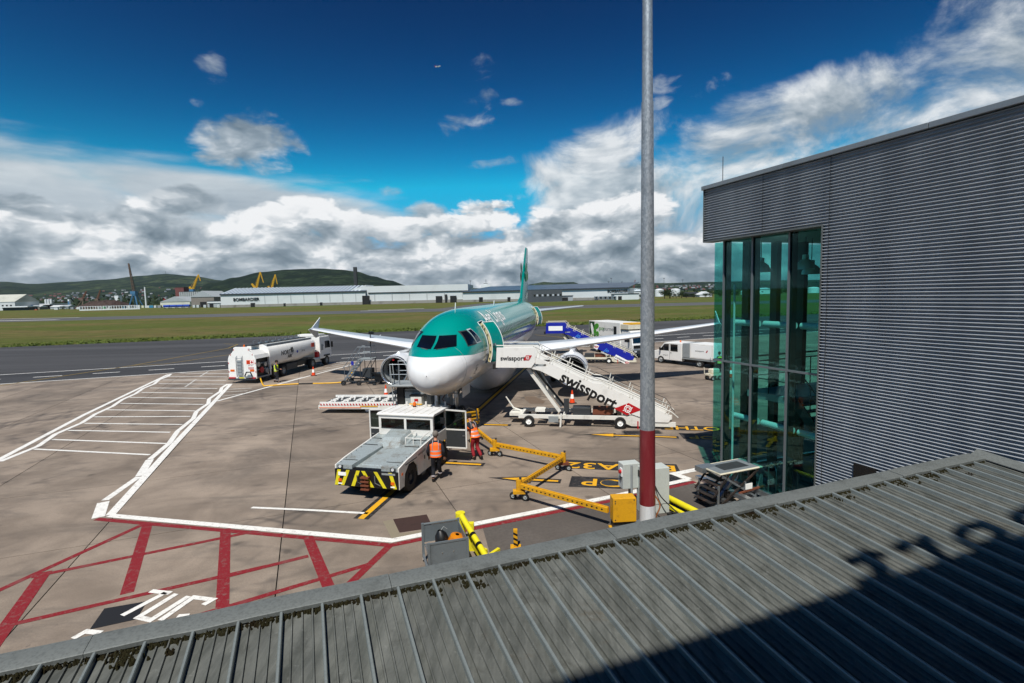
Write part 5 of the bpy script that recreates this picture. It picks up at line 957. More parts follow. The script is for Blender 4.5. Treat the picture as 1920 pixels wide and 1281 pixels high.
# ---- wings
def foil(le, chord, z, t, x_axis=None):
    pts = []
    for q in (0, .01, .03, .07, .14, .25, .4, .6, .8, 1.0): pts.append((q, 5*t*(0.2969*math.sqrt(q)-0.126*q-0.3516*q*q+0.2843*q**3-0.1015*q**4)))
    up = [(le+c*chord, z+h*chord*1.1) for c, h in pts]; lo = [(le+c*chord, z-h*chord*0.75) for c, h in pts[1:-1]][::-1]; return up + lo
for s in (1, -1):
    wg = thing_part = None
    WS = [(1.6, 11.2, 7.6, 2.72, .13), (1.95, 11.6, 7.2, 2.74, .13), (6.4, 13.95, 4.55, 3.14, .12), (11.5, 16.7, 3.05, 3.6, .11), (16.4, 19.25, 1.75, 4.1, .1), (16.9, 19.7, 1.3, 4.15, .08)]
    mb = MB(); mb.rings([[(s*y, a, b) for a, b in foil(le, ch, z, t)] for y, le, ch, z, t in WS]); wg = mb.build('wing', M_AGREY, ac, 40)
    mb = MB(); sl_ = []
    for y, le, ch, z, t in WS[1:5]:
        f = foil(le, ch, z, t); k = 5; ring = f[:k] + f[-(k-1):]; cx, cz = le + ch*0.07, z; sl_.append([(s*y, cx+(a-cx)*1.05-0.01, cz+(b-cz)*1.07) for a, b in ring])
    mb.rings(sl_, cap=True, closed=True); mb.build('slat', M_LIP if False else M_AWHITE, wg, 40)
    mb = MB(); mb.prism([(19.45, 4.1), (20.0, 4.18), (21.5, 5.05), (21.15, 4.2), (21.0, 3.35), (20.6, 3.3)], 'x', s*16.9-0.03, s*16.9+0.03); mb.build('wingtip_fence', M_AWHITE, wg)
    for y in (7.2, 11.2): 
        lx = 13.95+(y-6.4)*.54 + (2.6 if y < 9 else 1.9); zz = 2.95+(y-6.4)*.105
        MB().tube([(s*y, lx, zz-.15), (s*y, lx+.8, zz-.38), (s*y, lx+2.3, zz-.3), (s*y, lx+3.0, zz-.02)], [.04, .17, .15, .02], 10).build('flap_fairing', M_AWHITE, wg, 60)
    MB().cyl((s*16.95, 20.2, 4.0), (s*16.95, 20.2, 3.75), 0.02, n=6).build('static_wick', M_DGREY, wg)
    # ---- engine
    ex, ez, ei = s*5.92, 1.78, 10.95; ES = .9
    en = MB(); en.lathe([(h_, r_*ES) for h_, r_ in ((0.02, 1.0), (0.0, 1.03), (0.03, 1.075), (0.2, 1.13), (0.7, 1.19), (1.5, 1.205), (2.3, 1.13), (3.0, .95), (3.05, .9))], (ex, ei, ez), (0, 1, 0), 48); eng = en.build('engine_cowl', M_AWHITE, ac, 50)
    MB().lathe([(h_, r_*ES) for h_, r_ in ((0.19, 1.132), (0.05, 1.09), (-0.005, 1.035), (0.015, .985), (0.12, .945), (0.3, .915))], (ex, ei, ez), (0, 1, 0), 48).build('inlet_lip', M_LIP, eng, 50)
    MB().lathe([(h_, r_*ES) for h_, r_ in ((0.28, .92), (0.7, .9), (0.95, .9))], (ex, ei, ez), (0, 1, 0), 48).build('inlet_duct', M_GREY, eng, 50)
    fb = MB()
    for k in range(30):
        q = 2*math.pi*k/30; d = Vector((math.cos(q), 0, math.sin(q))); tn = Vector((-math.sin(q), 0, math.cos(q))); c0 = Vector((ex, ei+0.9, ez))
        fb.quad(c0 + d*.26 - tn*.02 + Vector((0, -.06, 0)), c0 + d*.8 - tn*.075 + Vector((0, -.02, 0)), c0 + d*.8 + tn*.075 + Vector((0, .1, 0)), c0 + d*.26 + tn*.03 + Vector((0, .1, 0)))
    fb.build('fan', mat('fan blades %d' % s, '#34373a', 0.3, 0.8, dirt=0.1), eng); MB().cyl((ex, ei+1.04, ez), (ex, ei+1.06, ez), .81, n=30).build('fan_disc', M_BLACKP, eng); MB().lathe([(0.5, .005), (0.56, .09), (0.75, .21), (0.95, .28)], (ex, ei, ez), (0, 1, 0), 20).build('spinner', M_DGREY, eng, 60)
    MB().lathe([(2.9, .75), (3.4, .62), (4.2, .42), (4.25, .36)], (ex, ei, ez), (0, 1, 0), 32).build('exhaust', M_STEEL, eng, 50)
    MB().add([(ex-.16, ei+.9, ez+1.05), (ex+.16, ei+.9, ez+1.05), (ex+.2, ei+4.6, ez+.4), (ex-.2, ei+4.6, ez+.4), (ex-.03, ei+1.0, ez+1.22), (ex+.03, ei+1.0, ez+1.22), (ex+.18, ei+2.9, ez+1.15), (ex-.18, ei+2.9, ez+1.15), (ex-.14, ei+5.6, ez+1.0), (ex+.14, ei+5.6, ez+1.0)], [(0, 4, 5, 1), (1, 5, 6, 2), (0, 3, 7, 4), (4, 7, 6, 5), (3, 8, 7), (2, 6, 9), (7, 8, 9, 6), (3, 2, 9, 8), (0, 1, 2, 3)]).build('pylon', M_AWHITE, ac)
    if s < 0: MB().box((ex-.05, ei+.12, ez+.74), (.14, .05, .1)).build('warning_flag', M_RED, eng)
    # ---- main gear
    gx = s*3.8; MB().cyl((gx, 17.7, 0.5), (gx-s*.25, 17.6, 2.7), .13, .16, 12).build('main_gear_strut', M_STEEL, ac, 40); MB().cyl((gx, 17.9, 1.3), (gx-s*1.5, 17.4, 2.5), .07, n=8).build('side_stay', M_GREY, ac)
    MB().bx(gx+s*.3-.02, gx+s*.3+.02, 17.2, 18.3, .9, 2.6).build('gear_door', M_AWHITE, ac)
    for d in (-.46, .46): wheel(ac, (gx+d, 17.7, .58), (1, 0, 0), .58, .4, M_RUB, M_AWHITE)
    # ---- tailplane
    mb = MB(); mb.rings([[(s*y, a, b) for a, b in foil(le, ch, z, t)] for y, le, ch, z, t in ((0.6, 31.6, 4.1, 4.85, .1), (6.0, 34.7, 1.75, 5.27, .09), (6.2, 35.0, 1.3, 5.3, .06))]); mb.build('tailplane', M_AGREY, ac, 40)
MB().tube([(0, 10.6, 2.05), (0, 12, 1.85), (0, 15, 1.75), (0, 18, 1.8), (0, 20.5, 2.1)], [.3, 1.5, 1.75, 1.6, .3], 24).build('belly_fairing', M_AWHITE, ac, 60)
def vfoil(le, ch, z, t): return [(h, a, z) for a, h in foil(le, ch, 0, t)]
mb = MB(); mb.rings([vfoil(29.2, 6.9, 5.5, .09), vfoil(30.4, 5.8, 6.3, .1), vfoil(34.9, 2.25, 11.5, .1), vfoil(35.2, 1.9, 11.76, .07)]); mb.prism([(27.4, 5.86), (30.6, 5.86), (30.6, 6.45), (29.4, 6.1)], 'x', -.09, .09)
fin = mb.build('fin', M_TEAL2, ac, 40)
for s in (1, -1):                                 # three leaf emblem
    for ang_, in ((90,), (210,), (330,)):
        e_ = MB(); q = R(ang_+8); cy_, cz_ = 33.7 + .62*math.cos(q), 8.9 + .62*math.sin(q); pts = [(s*.29, cy_ + .52*math.cos(k*.5236), cz_ + .52*math.sin(k*.5236)) for k in range(12)]; e_.add(pts, [tuple(range(12))]); e_.build('emblem_leaf', mat('leaf green %d%d' % (s, ang_), '#3f9b3a', 0.4), fin)
# ---- nose gear
MB().cyl((0, 5.07, .4), (0, 4.9, 2.0), .09, .12, 12).build('nose_gear_strut', M_STEEL, ac, 40); MB().cyl((0, 5.1, .95), (0, 6.0, 1.9), .05, n=8).build('drag_stay', M_GREY, ac); MB().bx(-.12, .12, 4.8, 4.92, 1.25, 1.45).build('taxi_light', M_HEAD, ac)
for d in (-.24, .24): wheel(ac, (d, 5.07, .38), (1, 0, 0), .38, .22, M_RUB, M_AWHITE)
for d in (-.42, .42): MB().bx(d-.015, d+.015, 4.7, 6.3, 1.25, 1.9).build('gear_door', M_AWHITE, ac)
MB().bx(-.35, .35, 4.55, 6.4, 1.75, 1.9).build('gear_bay', M_BLACKP, ac)
# ------------------------------------------------------------------ pushback tug
M_DECK = mat('worn deck plate', '#a9b4b5', 0.45, 0.3, dirt=0.85, scale=2.4, dirtcol='#5c4526', fine=0.4); M_TUGW = mat('tug white', '#dedcd6', 0.45, dirt=0.35, scale=1.8, dirtcol='#86806f', fine=0.1)
tg = thing('pushback_tug', 'white pushback tug with grey deck and black yellow striped bumper', 'tug', (-4.98, 17.22, 0), R(-15))
HW = 1.1; tg.scale = (1.09, 1.0, 1.0)
for s in (-1, 1):
    pr = [(0.02, .38), (0.02, 1.1), (0.6, 1.2), (1.6, 1.3), (3.0, 1.42), (4.4, 1.42), (5.0, 1.0), (5.0, .38), (4.52, .38), (4.45, .75), (4.15, .98), (3.75, .98), (3.42, .75), (3.35, .38), (1.5, .38), (1.42, .78), (1.15, 1.02), (.75, 1.02), (.45, .78), (.38, .38)]
    MB().prism(pr, 'x', s*HW-.05*(s > 0), s*HW+.05*(s < 0)).build('side_panel', M_TUGW, tg, bevel=0.008)
mb = MB(); mb.hexa([(-1.04, .05, .9), (1.04, .05, .9), (1.04, 3.0, 1.25), (-1.04, 3.0, 1.25), (-1.04, .05, .97), (1.04, .05, .97), (1.04, 3.0, 1.38), (-1.04, 3.0, 1.38)]); mb.build('deck', M_DECK, tg)
for s in (-1, 1): MB().hexa([(s*.5, .03, .95), (s*1.05, .03, .95), (s*1.05, 2.98, 1.25), (s*.3, 1.75, 1.1), (s*.5, .03, 1.12), (s*1.05, .03, 1.12), (s*1.05, 2.98, 1.43), (s*.3, 1.75, 1.3)]).build('deck_wing', M_DECK, tg)
MB().hexa([(-.38, .4, 1.0), (.38, .4, 1.0), (.3, 1.7, 1.16), (-.3, 1.7, 1.16), (-.37, .42, 1.04), (.37, .42, 1.04), (.29, 1.68, 1.225), (-.29, 1.68, 1.225)]).build('ramp_plate', M_DECK, tg)
MB().hexa([(-.7, 1.8, 1.2), (.28, 1.8, 1.2), (.35, 2.97, 1.3), (-.75, 2.97, 1.3), (-.5, 2.25, 1.5), (.15, 2.25, 1.5), (.2, 2.97, 1.62), (-.55, 2.97, 1.62)]).build('engine_hump', M_DECK, tg, bevel=0.03)
mb = MB(); mb.tube([(.42, 2.9, 1.62), (.42, 2.05, 1.55), (.98, 2.05, 1.55), (.98, 2.9, 1.62)], .02, 6); [mb.cyl((x, 2.05, 1.3), (x, 2.05, 1.55), .018, n=6) for x in (.42, .7, .98)]; mb.build('deck_rail', M_TUGW, tg); MB().cyl((.62, 1.85, 1.26), (.62, 1.85, 1.3), .06, n=10).build('filler_cap', M_BLACKP, tg)
MB().bx(-1.06, 1.06, 0.05, .2, .38, 1.0).build('chassis_end', M_BLACKP, tg); bp = MB().bx(-1.08, 1.08, -.03, .05, .4, .98).build('bumper', M_BLACKP, tg, bevel=.01)
for x, sl_ in ((-.98, .12), (-.72, .22), (-.36, .2), (.06, -.3), (.48, -.3), (.9, -.15)): MB().hexa([(x+(-sl_)*.5-.06, -.036, .42), (x+(-sl_)*.5+.06, -.036, .42), (x+(-sl_)*.5+.06, -.028, .42), (x+(-sl_)*.5-.06, -.028, .42), (x+sl_*.5-.06, -.036, .96), (x+sl_*.5+.06, -.036, .96), (x+sl_*.5+.06, -.028, .96), (x+sl_*.5-.06, -.028, .96)]).build('stripe', M_LEMON, bp)
for x in (-.9, .9): MB().bx(x-.06, x+.06, -.045, -.03, .55, .65).build('tail_lamp', M_ORANGE, tg); MB().bx(x-.07, x+.07, -.045, -.03, .46, .5).build('reflector', M_LWHITE, tg); MB().bx(x-.09, x+.09, .0, .04, 1.0, 1.1).build('lamp_housing', M_DGREY, tg); MB().cyl((x, -.02, 1.06), (x, .0, 1.06), .05, n=12).build('rear_lamp', M_HEAD, tg)
MB().bx(-.95, -.68, -.05, -.037, .76, .88).build('number_plate', M_LWHITE, tg); MB().bx(.55, 1.0, -.05, -.037, .88, .94).build('light_bar', M_GREY, tg)
mb = MB(); [mb.bx(-.14, .14, -.16, .0, .34+k*.13, .39+k*.13) for k in range(4)]; mb.bx(-.14, .14, -.03, .02, .34, .8); mb.cyl((0, -.1, .3), (0, -.1, .84), .025, n=8); mb.build('tow_hitch', M_RUST, tg)
for s in (-1, 1):
    wheel(tg, (s*.92, .95, .5), (1, 0, 0), .5, .3, M_BLACK, M_DGREY, .5); wheel(tg, (s*.92, 3.93, .47), (1, 0, 0), .47, .3, M_BLACK, M_DGREY, .5)
MB().bx(-1.0, 1.0, .3, 4.9, .45, .98).build('chassis', M_BLACKP, tg) if False else MB().bx(-.72, .72, .3, 4.9, .42, 1.0).build('chassis', M_BLACKP, tg)
for y_, z_ in ((.42, 1.17), (1.78, 1.32), (2.4, 1.385)):
    for s in (-1, 1): MB().bx(min(s*.5, s*1.04), max(s*.5, s*1.04), y_-.008, y_+.008, z_-.04, z_+.006).build('deck_seam', M_BLACKP, tg)
bolt = MB().cyl((0, 0, 0), (0, 0, .014), .016, n=6).mesh('deck_bolt', M_DGREY)
for k in range(9):
    for s in (-1, 1): link('deck_bolt', bolt, tg, Matrix.Translation((s*.98, .2 + k*.33, 1.125 + .104*(.2 + k*.33))))
for s in (-1, 1): MB().bx(s*1.1-.02, s*1.1+.02, 1.75, 2.05, .3, .36).build('step', M_DGREY, tg); MB().bx(s*1.105-.006, s*1.105+.006, .2, .3, .8, .88).build('side_reflector', M_ORANGE, tg); MB().bx(s*1.103-.006, s*1.103+.006, .5, 1.4, 1.06, 1.09).build('arch_trim', M_DGREY, tg)
MB().tube([(-.3, -.04, .8), (-.25, -.12, .6), (-.12, -.14, .55)], .018, 6).build('air_line', M_BLACKP, tg); MB().tube([(.3, -.04, .82), (.34, -.1, .6), (.5, -.06, .5)], .015, 6).build('safety_chain', M_STEEL, tg)
# cab: back wall with two windows towards us
def framed(name, x0, x1, z0, z1, y, th, m, ws, gm, parent):
    """wall with rounded window openings, made of strips, and its panes"""
    mb = MB(); xs_ = sorted([x0, x1] + [q for w in ws for q in (w[0], w[1])]); wz0, wz1 = ws[0][2], ws[0][3]
    mb.bx(x0, x1, y, y+th, z0, wz0); mb.bx(x0, x1, y, y+th, wz1, z1); cols = [x0] + [q for w in ws for q in (w[0], w[1])] + [x1]
    for k in range(0, len(cols), 2): mb.bx(cols[k], cols[k+1], y, y+th, wz0, wz1)
    o = mb.build(name, m, parent)
    for w in ws: MB().bx(w[0], w[1], y+th*.4, y+th*.6, wz0, wz1).build('pane', gm, o); sq = MB(); sq.tube([(w[0], y-.004, wz0), (w[1], y-.004, wz0), (w[1], y-.004, wz1), (w[0], y-.004, wz1)], .014, 5, closed=True); sq.build('seal', M_BLACKP, o)
    return o
framed('cab_rear_wall', -1.05, 1.05, 1.3, 2.14, 3.0, .04, M_TUGW, ((-.95, -.06, 1.63, 2.0), (.04, .95, 1.63, 2.0)), M_CABGLASS, tg); framed('cab_front_wall', -1.05, 1.05, 1.3, 2.14, 4.36, .04, M_TUGW, ((-.95, -.04, 1.5, 2.03), (.04, .95, 1.5, 2.03)), M_CABGLASS, tg)
for x in (-1.05, .99):
    for y in (3.04, 4.28): MB().bx(x, x+.06, y, y+.08, 1.3, 2.14).build('cab_post', M_TUGW, tg)
rf = MB().prism([(2.95, 2.14), (4.45, 2.14), (4.45, 2.19), (4.3, 2.23), (3.05, 2.23), (2.95, 2.19)], 'x', -1.1, 1.1).build('cab_roof', M_TUGW, tg, bevel=.01)
for k in range(7): MB().bx(-.95+k*.3, -.89+k*.3, 3.02, 4.36, 2.228, 2.245).build('roof_rib', M_TUGW, rf)
MB().cyl((-.15, 4.2, 2.23), (-.15, 4.2, 2.28), .07, n=12).build('beacon_base', M_BLACKP, tg); MB().lathe([(0, .06), (.12, .06), (.16, .02)], (-.15, 4.2, 2.28), (0, 0, 1), 12).build('beacon', M_ORANGE, tg, 40); MB().bx(-.4, .1, 4.28, 4.36, 2.3, 2.34).build('light_bar', M_YELLOW, tg)
MB().bx(-.3, .25, 3.15, 3.6, 1.3, 1.75).build('seat', M_BLACKP, tg, bevel=.04); MB().bx(-.85, -.4, 3.15, 3.6, 1.3, 1.7).build('seat', M_BLACKP, tg, bevel=.04); mb = MB(); mb.tube([(.55+.2*math.cos(q*.628), 3.9+.06*math.sin(q*.628), 1.75+.2*math.sin(q*.628)) for q in range(10)], .015, 5, closed=True); mb.cyl((.55, 3.9, 1.75), (.55, 4.2, 1.5), .02, n=6); mb.build('steering_wheel', M_BLACKP, tg); MB().bx(-.9, .9, 4.1, 4.34, 1.35, 1.52).build('dashboard', M_BLACKP, tg)
for s in (-1, 1):
    mb = MB(); x0, x1 = s*1.06, s*1.88; y = 4.2 if s > 0 else 3.9
    for a, b in (((x0, .62), (x1, .62)), ((x1, .62), (x1, 2.12)), ((x1, 2.12), (x0, 2.16)), ((x0, 2.16), (x0, .62)), ((x0, 1.36), (x1, 1.36))): mb.bar((a[0], y, a[1]), (b[0], y, b[1]), .05, .055, up=(0, 1, 0))
    d_ = mb.build('door', M_TUGW, tg); MB().bx(min(x0, x1)+.03, max(x0, x1)-.03, y-.01, y+.01, .65, 1.33).build('door_panel', M_DGREY, d_); MB().bx(min(x0, x1)+.03, max(x0, x1)-.03, y-.003, y+.003, 1.4, 2.1).build('pane', M_CABGLASS, d_); MB().bx(x1-.1*s-.05, x1-.1*s+.05, y-.03, y+.03, 1.1, 1.14).build('handle', M_STEEL, d_)
MB().cyl((1.2, 3.1, 1.9), (1.35, 3.05, 2.0), .012, n=6).build('mirror_arm', M_BLACKP, tg); MB().box((1.4, 3.05, 2.0), (.16, .04, .22)).build('mirror', M_BLACKP, tg)
text('lettering', 'swissport', .17, M_INK, tg, (HW+.004, .95+.85, 1.14), (0, 1, .06), (0, 0, 1), .001); MB().prism([(2.25, 1.1), (2.38, 1.1), (2.45, 1.24), (2.32, 1.24)], 'x', HW+.001, HW+.006).build('emblem', M_RED, tg); MB().bx(HW-.005, HW+.006, 2.3, 2.75, .66, 1.02).build('side_hatch', M_GREY, tg); MB().bx(HW, HW+.008, 2.0, 2.06, .82, .95).build('handle', M_BLACKP, tg)
# ------------------------------------------------------------------ passenger stairs
def stairs(label, O, rz_, body, lower, sc=1.0):
    t = thing('passenger_stairs', label, 'stairs', O, rz_); t.scale = (sc, sc, sc); Wd = 1.75
    up = [(.6, 3.62), (.8, 3.5), (3.45, 2.28), (3.85, 2.24), (4.25, 2.06), (7.1, .74), (7.2, .55)]; lo = [(7.05, .34), (6.4, .34), (4.9, .86), (.8, 2.86), (.3, 2.98), (.35, 3.08), (1.2, 3.08), (1.2, 3.2), (.5, 3.2)]
    for y in (0, Wd):
        MB().prism(up + lo, 'x', 0, .05).build('side_panel', body, t, matrix=Matrix(((0, 1, 0, 0), (1, 0, 0, y), (0, 0, 1, 0), (0, 0, 0, 1))), bevel=.01)
        pp = MB(); pp.prism([(-1.45, 3.02), (.38, 3.02), (.58, 3.3), (.58, 3.98), (.5, 4.05), (-1.38, 4.05)], 'x', 0, .05); pp.build('platform_panel', body, t, matrix=Matrix(((0, 1, 0, 0), (1, 0, 0, y-.06*(y == 0)+.06*(y > 0)), (0, 0, 1, 0), (0, 0, 0, 1))), bevel=.01)
        mb = MB(); mb.tube([(-1.4, y, 4.15), (.5, y, 4.15), (.85, y, 3.68), (3.45, y, 2.42), (3.85, y, 2.38), (7.2, y, .86), (7.5, y, .6)], .028, 8); mb.build('handrail', lower, t)
        for x, z, h in ((.62, 3.6, .42), (1.3, 3.28, .4), (2.1, 2.9, .4), (3.0, 2.5, .4), (4.2, 2.08, .42), (5.2, 1.62, .4), (6.2, 1.16, .4), (6.9, .84, .36)):
            MB().bar((x, y, z-.05), (x+.12, y, z+h), .035, .045).build('rail_post', lower, t); MB().bar((x+.14, y, z-.1), (x+.24, y, z+h*.55), .03, .04).build('rail_post', lower, t)
        mb = MB(); mb.tube([(.5, y, 4.1), (1.2, y, 3.75), (3.0, y, 2.92), (3.6, y, 2.8), (4.4, y, 2.42), (6.3, y, 1.55), (7.1, y, 1.2), (7.35, y, .85)], .014, 6); mb.tube([(1.2, y, 3.55), (3.0, y, 2.72), (4.4, y, 2.22), (7.0, y, 1.02)], .012, 6); mb.build('hand_rope', M_BLACKP, t)
    MB().bx(-1.5, .6, 0, Wd, 3.05, 3.15).build('platform', M_GREY, t); mb = MB(); mb.bx(-1.62, -1.45, -.05, Wd+.05, 2.95, 3.2); mb.build('bumper', M_BLACK, t)
    for k in range(16): a = k/15; MB().bx(.6+a*5.9, .6+a*5.9+.3, .06, Wd-.01, 3.05-a*2.65-.03, 3.05-a*2.65).build('tread', M_GREY, t)
    for y in (.25, Wd-.25):
        MB().bar((.15, y, 2.95), (1.75, y, .75), .14, .16).build('support_strut', lower, t); MB().cyl((.45, y+.05, 2.85), (1.3, y+.05, 1.5), .045, n=10).build('lift_ram', M_STEEL, t)
    MB().bar((.35, .9, 2.9), (2.1, .9, .7), .1, .1).build('lift_ram', M_DGREY, t)
    for y in (.1, Wd-.1): MB().bx(-.35, 5.0, y-.07, y+.07, .42, .6).build('chassis_beam', lower, t); MB().prism([(4.6, .6), (5.4, .66), (6.3, .34), (7.4, .34), (7.4, .12), (5.3, .12), (4.6, .42)], 'y', y-.06, y+.06).build('foot_frame', lower, t)
    for x in (-.3, 1.9, 4.9): MB().bx(x, x+.14, .1, Wd-.1, .43, .58).build('cross_member', lower, t)
    for x, z in ((.2, .29), (4.75, .29)):
        for y in (-.06, Wd+.06): wheel(t, (x, y, z), (0, 1, 0), .29, .19, M_BLACK, M_LWHITE, .5)
    MB().bx(2.4, 3.3, .15, .8, .35, .98).build('pump_box', M_DGREY, t, bevel=.03); MB().bx(1.2, 1.7, -.05, .3, .25, .55).build('battery_box', M_GREY, t); MB().bx(3.4, 4.4, .3, 1.3, .6, .85).build('tool_box', M_RUST, t); MB().bx(.5, 1.0, .2, .8, .72, .85).build('reel', lower, t); MB().bx(1.95, 2.2, .4, .6, .7, 1.35).build('control_post', M_DGREY, t)
    mb = MB(); mb.tube([(-.3, .9, .6), (-.75, .9, .75), (-1.15, .9, 1.35)], [.05, .05, .035], 8); mb.build('tow_bar', lower, t); MB().bx(-.9, -.3, .5, 1.3, .42, .58).build('front_bumper', lower, t); MB().bar((1.85, -.08, .7), (1.8, -.08, .02), .08, .1).build('stabiliser', lower, t); MB().bar((5.6, -.08, .4), (5.6, -.08, .03), .06, .08).build('stabiliser', M_RED, t)
    return t
sw = stairs('white passenger stairs with large swissport lettering at the front door', (.58, 26.48, 0), R(-10.5), M_WHITE, M_WHITE2)
sd2 = Vector((1, 0, -.53)).normalized(); su = Vector((.53, 0, 1)).normalized()
text('lettering', 'swissport', .8, M_INK, sw, (3.2, -.006, 1.88), sd2, su, .004, .022, sx=.98)
def emblem(t, c, s, xd, yd, y, slant=.35):
    """red slanted panel with white ring sign"""
    c, xd, yd = Vector(c), Vector(xd), Vector(yd); p = [c + xd*a*s + yd*b*s for a, b in ((-.5-slant, -.42), (.5-slant, -.42), (.5+slant, .42), (-.5+slant, .42))]
    e_ = MB().hexa([q + Vector((0, y, 0)) for q in p] + [q + Vector((0, y-.005, 0)) for q in p]).build('emblem', M_LRED, t); mb = MB(); c = c + Vector((0, y-.008, 0))
    mb.tube([c + (xd*math.cos(q*.3927) + yd*math.sin(q*.3927))*s*.24 for q in range(16)], s*.026, 5, closed=True); mb.tube([c + (xd*math.cos(q*.3927)*.45 + yd*math.sin(q*.3927))*s*.24 for q in range(16)], s*.02, 5, closed=True); mb.tube([c + (xd*math.cos(q*.3927) + yd*math.sin(q*.3927)*.45)*s*.24 for q in range(16)], s*.02, 5, closed=True)
    for q in range(4): d = (xd*math.cos(q*1.571+.78) + yd*math.sin(q*1.571+.78)); mb.bar(c + d*s*.24, c + d*s*.36, s*.05, .004, up=(0, 1, 0))
    mb.build('ring_sign', M_LWHITE, e_)
emblem(sw, (5.12, 0, .98), .7, sd2, su, -.006); text('lettering', 'swissport', .33, M_INK, sw, (-.56, -.068, 3.5), (1, 0, 0), (0, 0, 1), .003, .008); emblem(sw, (.2, 0, 3.53), .3, (1, 0, 0), (0, 0, 1), -.067, .25)
sb = stairs('blue passenger stairs with white panels at the rear door', (4.62, 50.3, 0), R(-10), M_BLUE, M_CREAM, .96)
MB().bx(-1.15, .25, -.075, -.066, 3.3, 3.75).build('white_panel', M_LWHITE, sb)
for c_, s in ((6.0, .3), (3.05, .3)):
    cz = 3.42 - .53*(c_-.2); q = [Vector((c_, 0, cz)) + sd2*a + su*b for a, b in ((-.75, -.2), (.75, -.2), (.75, .22), (-.75, .22))]; MB().hexa([p + Vector((0, -.004, 0)) for p in q] + [p + Vector((0, -.012, 0)) for p in q]).build('white_panel', M_LWHITE, sb)
    text('lettering', 'swissport', .3, M_INK, sb, Vector((c_, -.015, cz)) - sd2*.12, sd2, su, .002, .006); emblem(sb, Vector((c_, 0, cz)) + sd2*.55, .26, sd2, su, -.013, .25)
M_LBLUE = mat('light blue lettering', '#3c86d8', 0.5, dirt=.05)
for c_ in (1.7, 4.45):
    cz = 3.42 - .53*(c_-.2); text('lettering', 'jo', .55, M_LBLUE, sb, Vector((c_, -.008, cz)) + su*.16, sd2, su, .002, .01, shear=.3); text('lettering', 'AIRPORT', .2, M_LWHITE, sb, Vector((c_, -.008, cz)) - su*.22, sd2, su, .002, .005)
# ------------------------------------------------------------------ cargo loader before the right engine
ld = thing('cargo_loader', 'low white roller deck loader with ladder and railings under the nose', 'cargo loader', (-11.45, 30.55, 0), R(-6))
MB().prism([(0, .28), (4.9, .28), (4.9, .56), (.25, .56), (0, .5)], 'y', 0, 2.2).build('bed_frame', M_WHITE2, ld); MB().bx(.15, 4.9, .05, 2.15, .562, .575).build('bed_plate', M_DGREY, ld)
rl_ = MB().cyl((0, 0, 0), (0, .95, 0), .055, n=8).mesh('roller', M_WHITE, 40)
for k in range(17):
    for y in (.1, 1.15): link('roller', rl_, ld, Matrix.Translation((.4+k*.265, y, .6)) @ Matrix.Rotation(R(18 if k % 3 else -14), 4, 'Z'))
for y in (.02, 2.18): MB().bx(.1, 4.9, y-.03, y+.03, .5, .7).build('side_guide', M_WHITE, ld)
for k in range(26): MB().prism([(.15+k*.18, .5), (.24+k*.18, .5), (.2+k*.18, .6), (.11+k*.18, .6)], 'y', -.016, -.008).build('red_mark', M_RED, ld)
MB().bx(.05, 2.6, -.02, -.005, .34, .38).build('reflective_strip', M_ORANGE, ld); MB().bx(2.55, 3.6, -.03, -.01, .42, .47).build('reflective_strip', M_YELLOW, ld)
for x in (2.9, 4.4):
    for y in (.2, 2.0): wheel(ld, (x, y, .25), (0, 1, 0), .25, .18, M_BLACK, M_LWHITE, .55)
# lift tower and engine deck
MB().bx(4.95, 7.9, -.6, 1.4, .35, .6).build('engine_deck', M_WHITE2, ld); MB().bx(5.3, 6.45, -.2, .6, .6, 1.5).build('engine_box', M_GREY, ld, bevel=.03); MB().bx(5.75, 6.4, -.62, -.1, .6, 1.15).build('tool_case', M_WHITE2, ld, bevel=.05); MB().bx(5.7, 6.45, -.64, -.2, 1.14, 1.2).build('case_lid', M_BLACKP, ld); MB().bx(5.98, 6.2, -.632, -.62, .85, 1.0).build('label_plate', M_RED, ld)
MB().bx(6.6, 7.1, -.3, .4, .6, 1.3).build('battery_cabinet', M_DGREY, ld, bevel=.02); MB().bx(7.15, 7.3, -.62, .4, .35, 1.35).build('upright', M_WHITE, ld); MB().bx(7.4, 7.95, -.4, .5, .35, 1.4).build('power_cabinet', M_GREY, ld, bevel=.02); text('lettering', 'swissport', .22, M_INK, ld, (5.75, -.206, 1.38), (1, 0, 0), (0, 0, 1), .002); text('lettering', 'GPU', .18, M_INK, ld, (6.85, -.306, 1.15), (1, 0, 0), (0, 0, 1), .002)
mb = MB(); mb.tube([(7.7, -.42, 1.2), (7.55, -.5, .95), (7.8, -.52, .7), (8.1, -.6, .6), (8.15, -1.2, .35)], .025, 6); mb.build('power_cable', M_RUST, ld); [MB().bx(5.5+k*.55, 5.6+k*.55, -.68, -.6, .6, .85).build('deck_stub', M_WHITE, ld) for k in range(5)]
for y in (-.55, -.1): MB().tube([(4.75, y, .2), (4.7, y, 1.75), (4.62, y, 2.95)], .03, 8).build('ladder_rail', M_GREY, ld)
for k in range(7): MB().cyl((4.75, -.55, .4+k*.22), (4.75, -.1, .4+k*.22), .022, n=6).build('ladder_rung', M_GREY, ld)
for y in (-.55, 1.0):
    mb = MB(); mb.tube([(4.6, y, 1.78), (4.6, y, 2.95), (5.95, y, 2.95), (5.95, y, 1.78)], .03, 8); mb.tube([(4.6, y, 2.38), (5.95, y, 2.38)], .025, 8); mb.tube([(5.15, y, 1.78), (5.15, y, 2.95)], .025, 8); mb.build('guard_rail', M_GALV, ld)
MB().bx(4.5, 6.2, -.6, 1.1, 1.68, 1.78).build('operator_platform', M_GREY, ld); MB().cyl((4.7, -.6, 1.73), (6.2, -.6, 1.73), .07, n=10).build('platform_edge', M_GREY, ld)
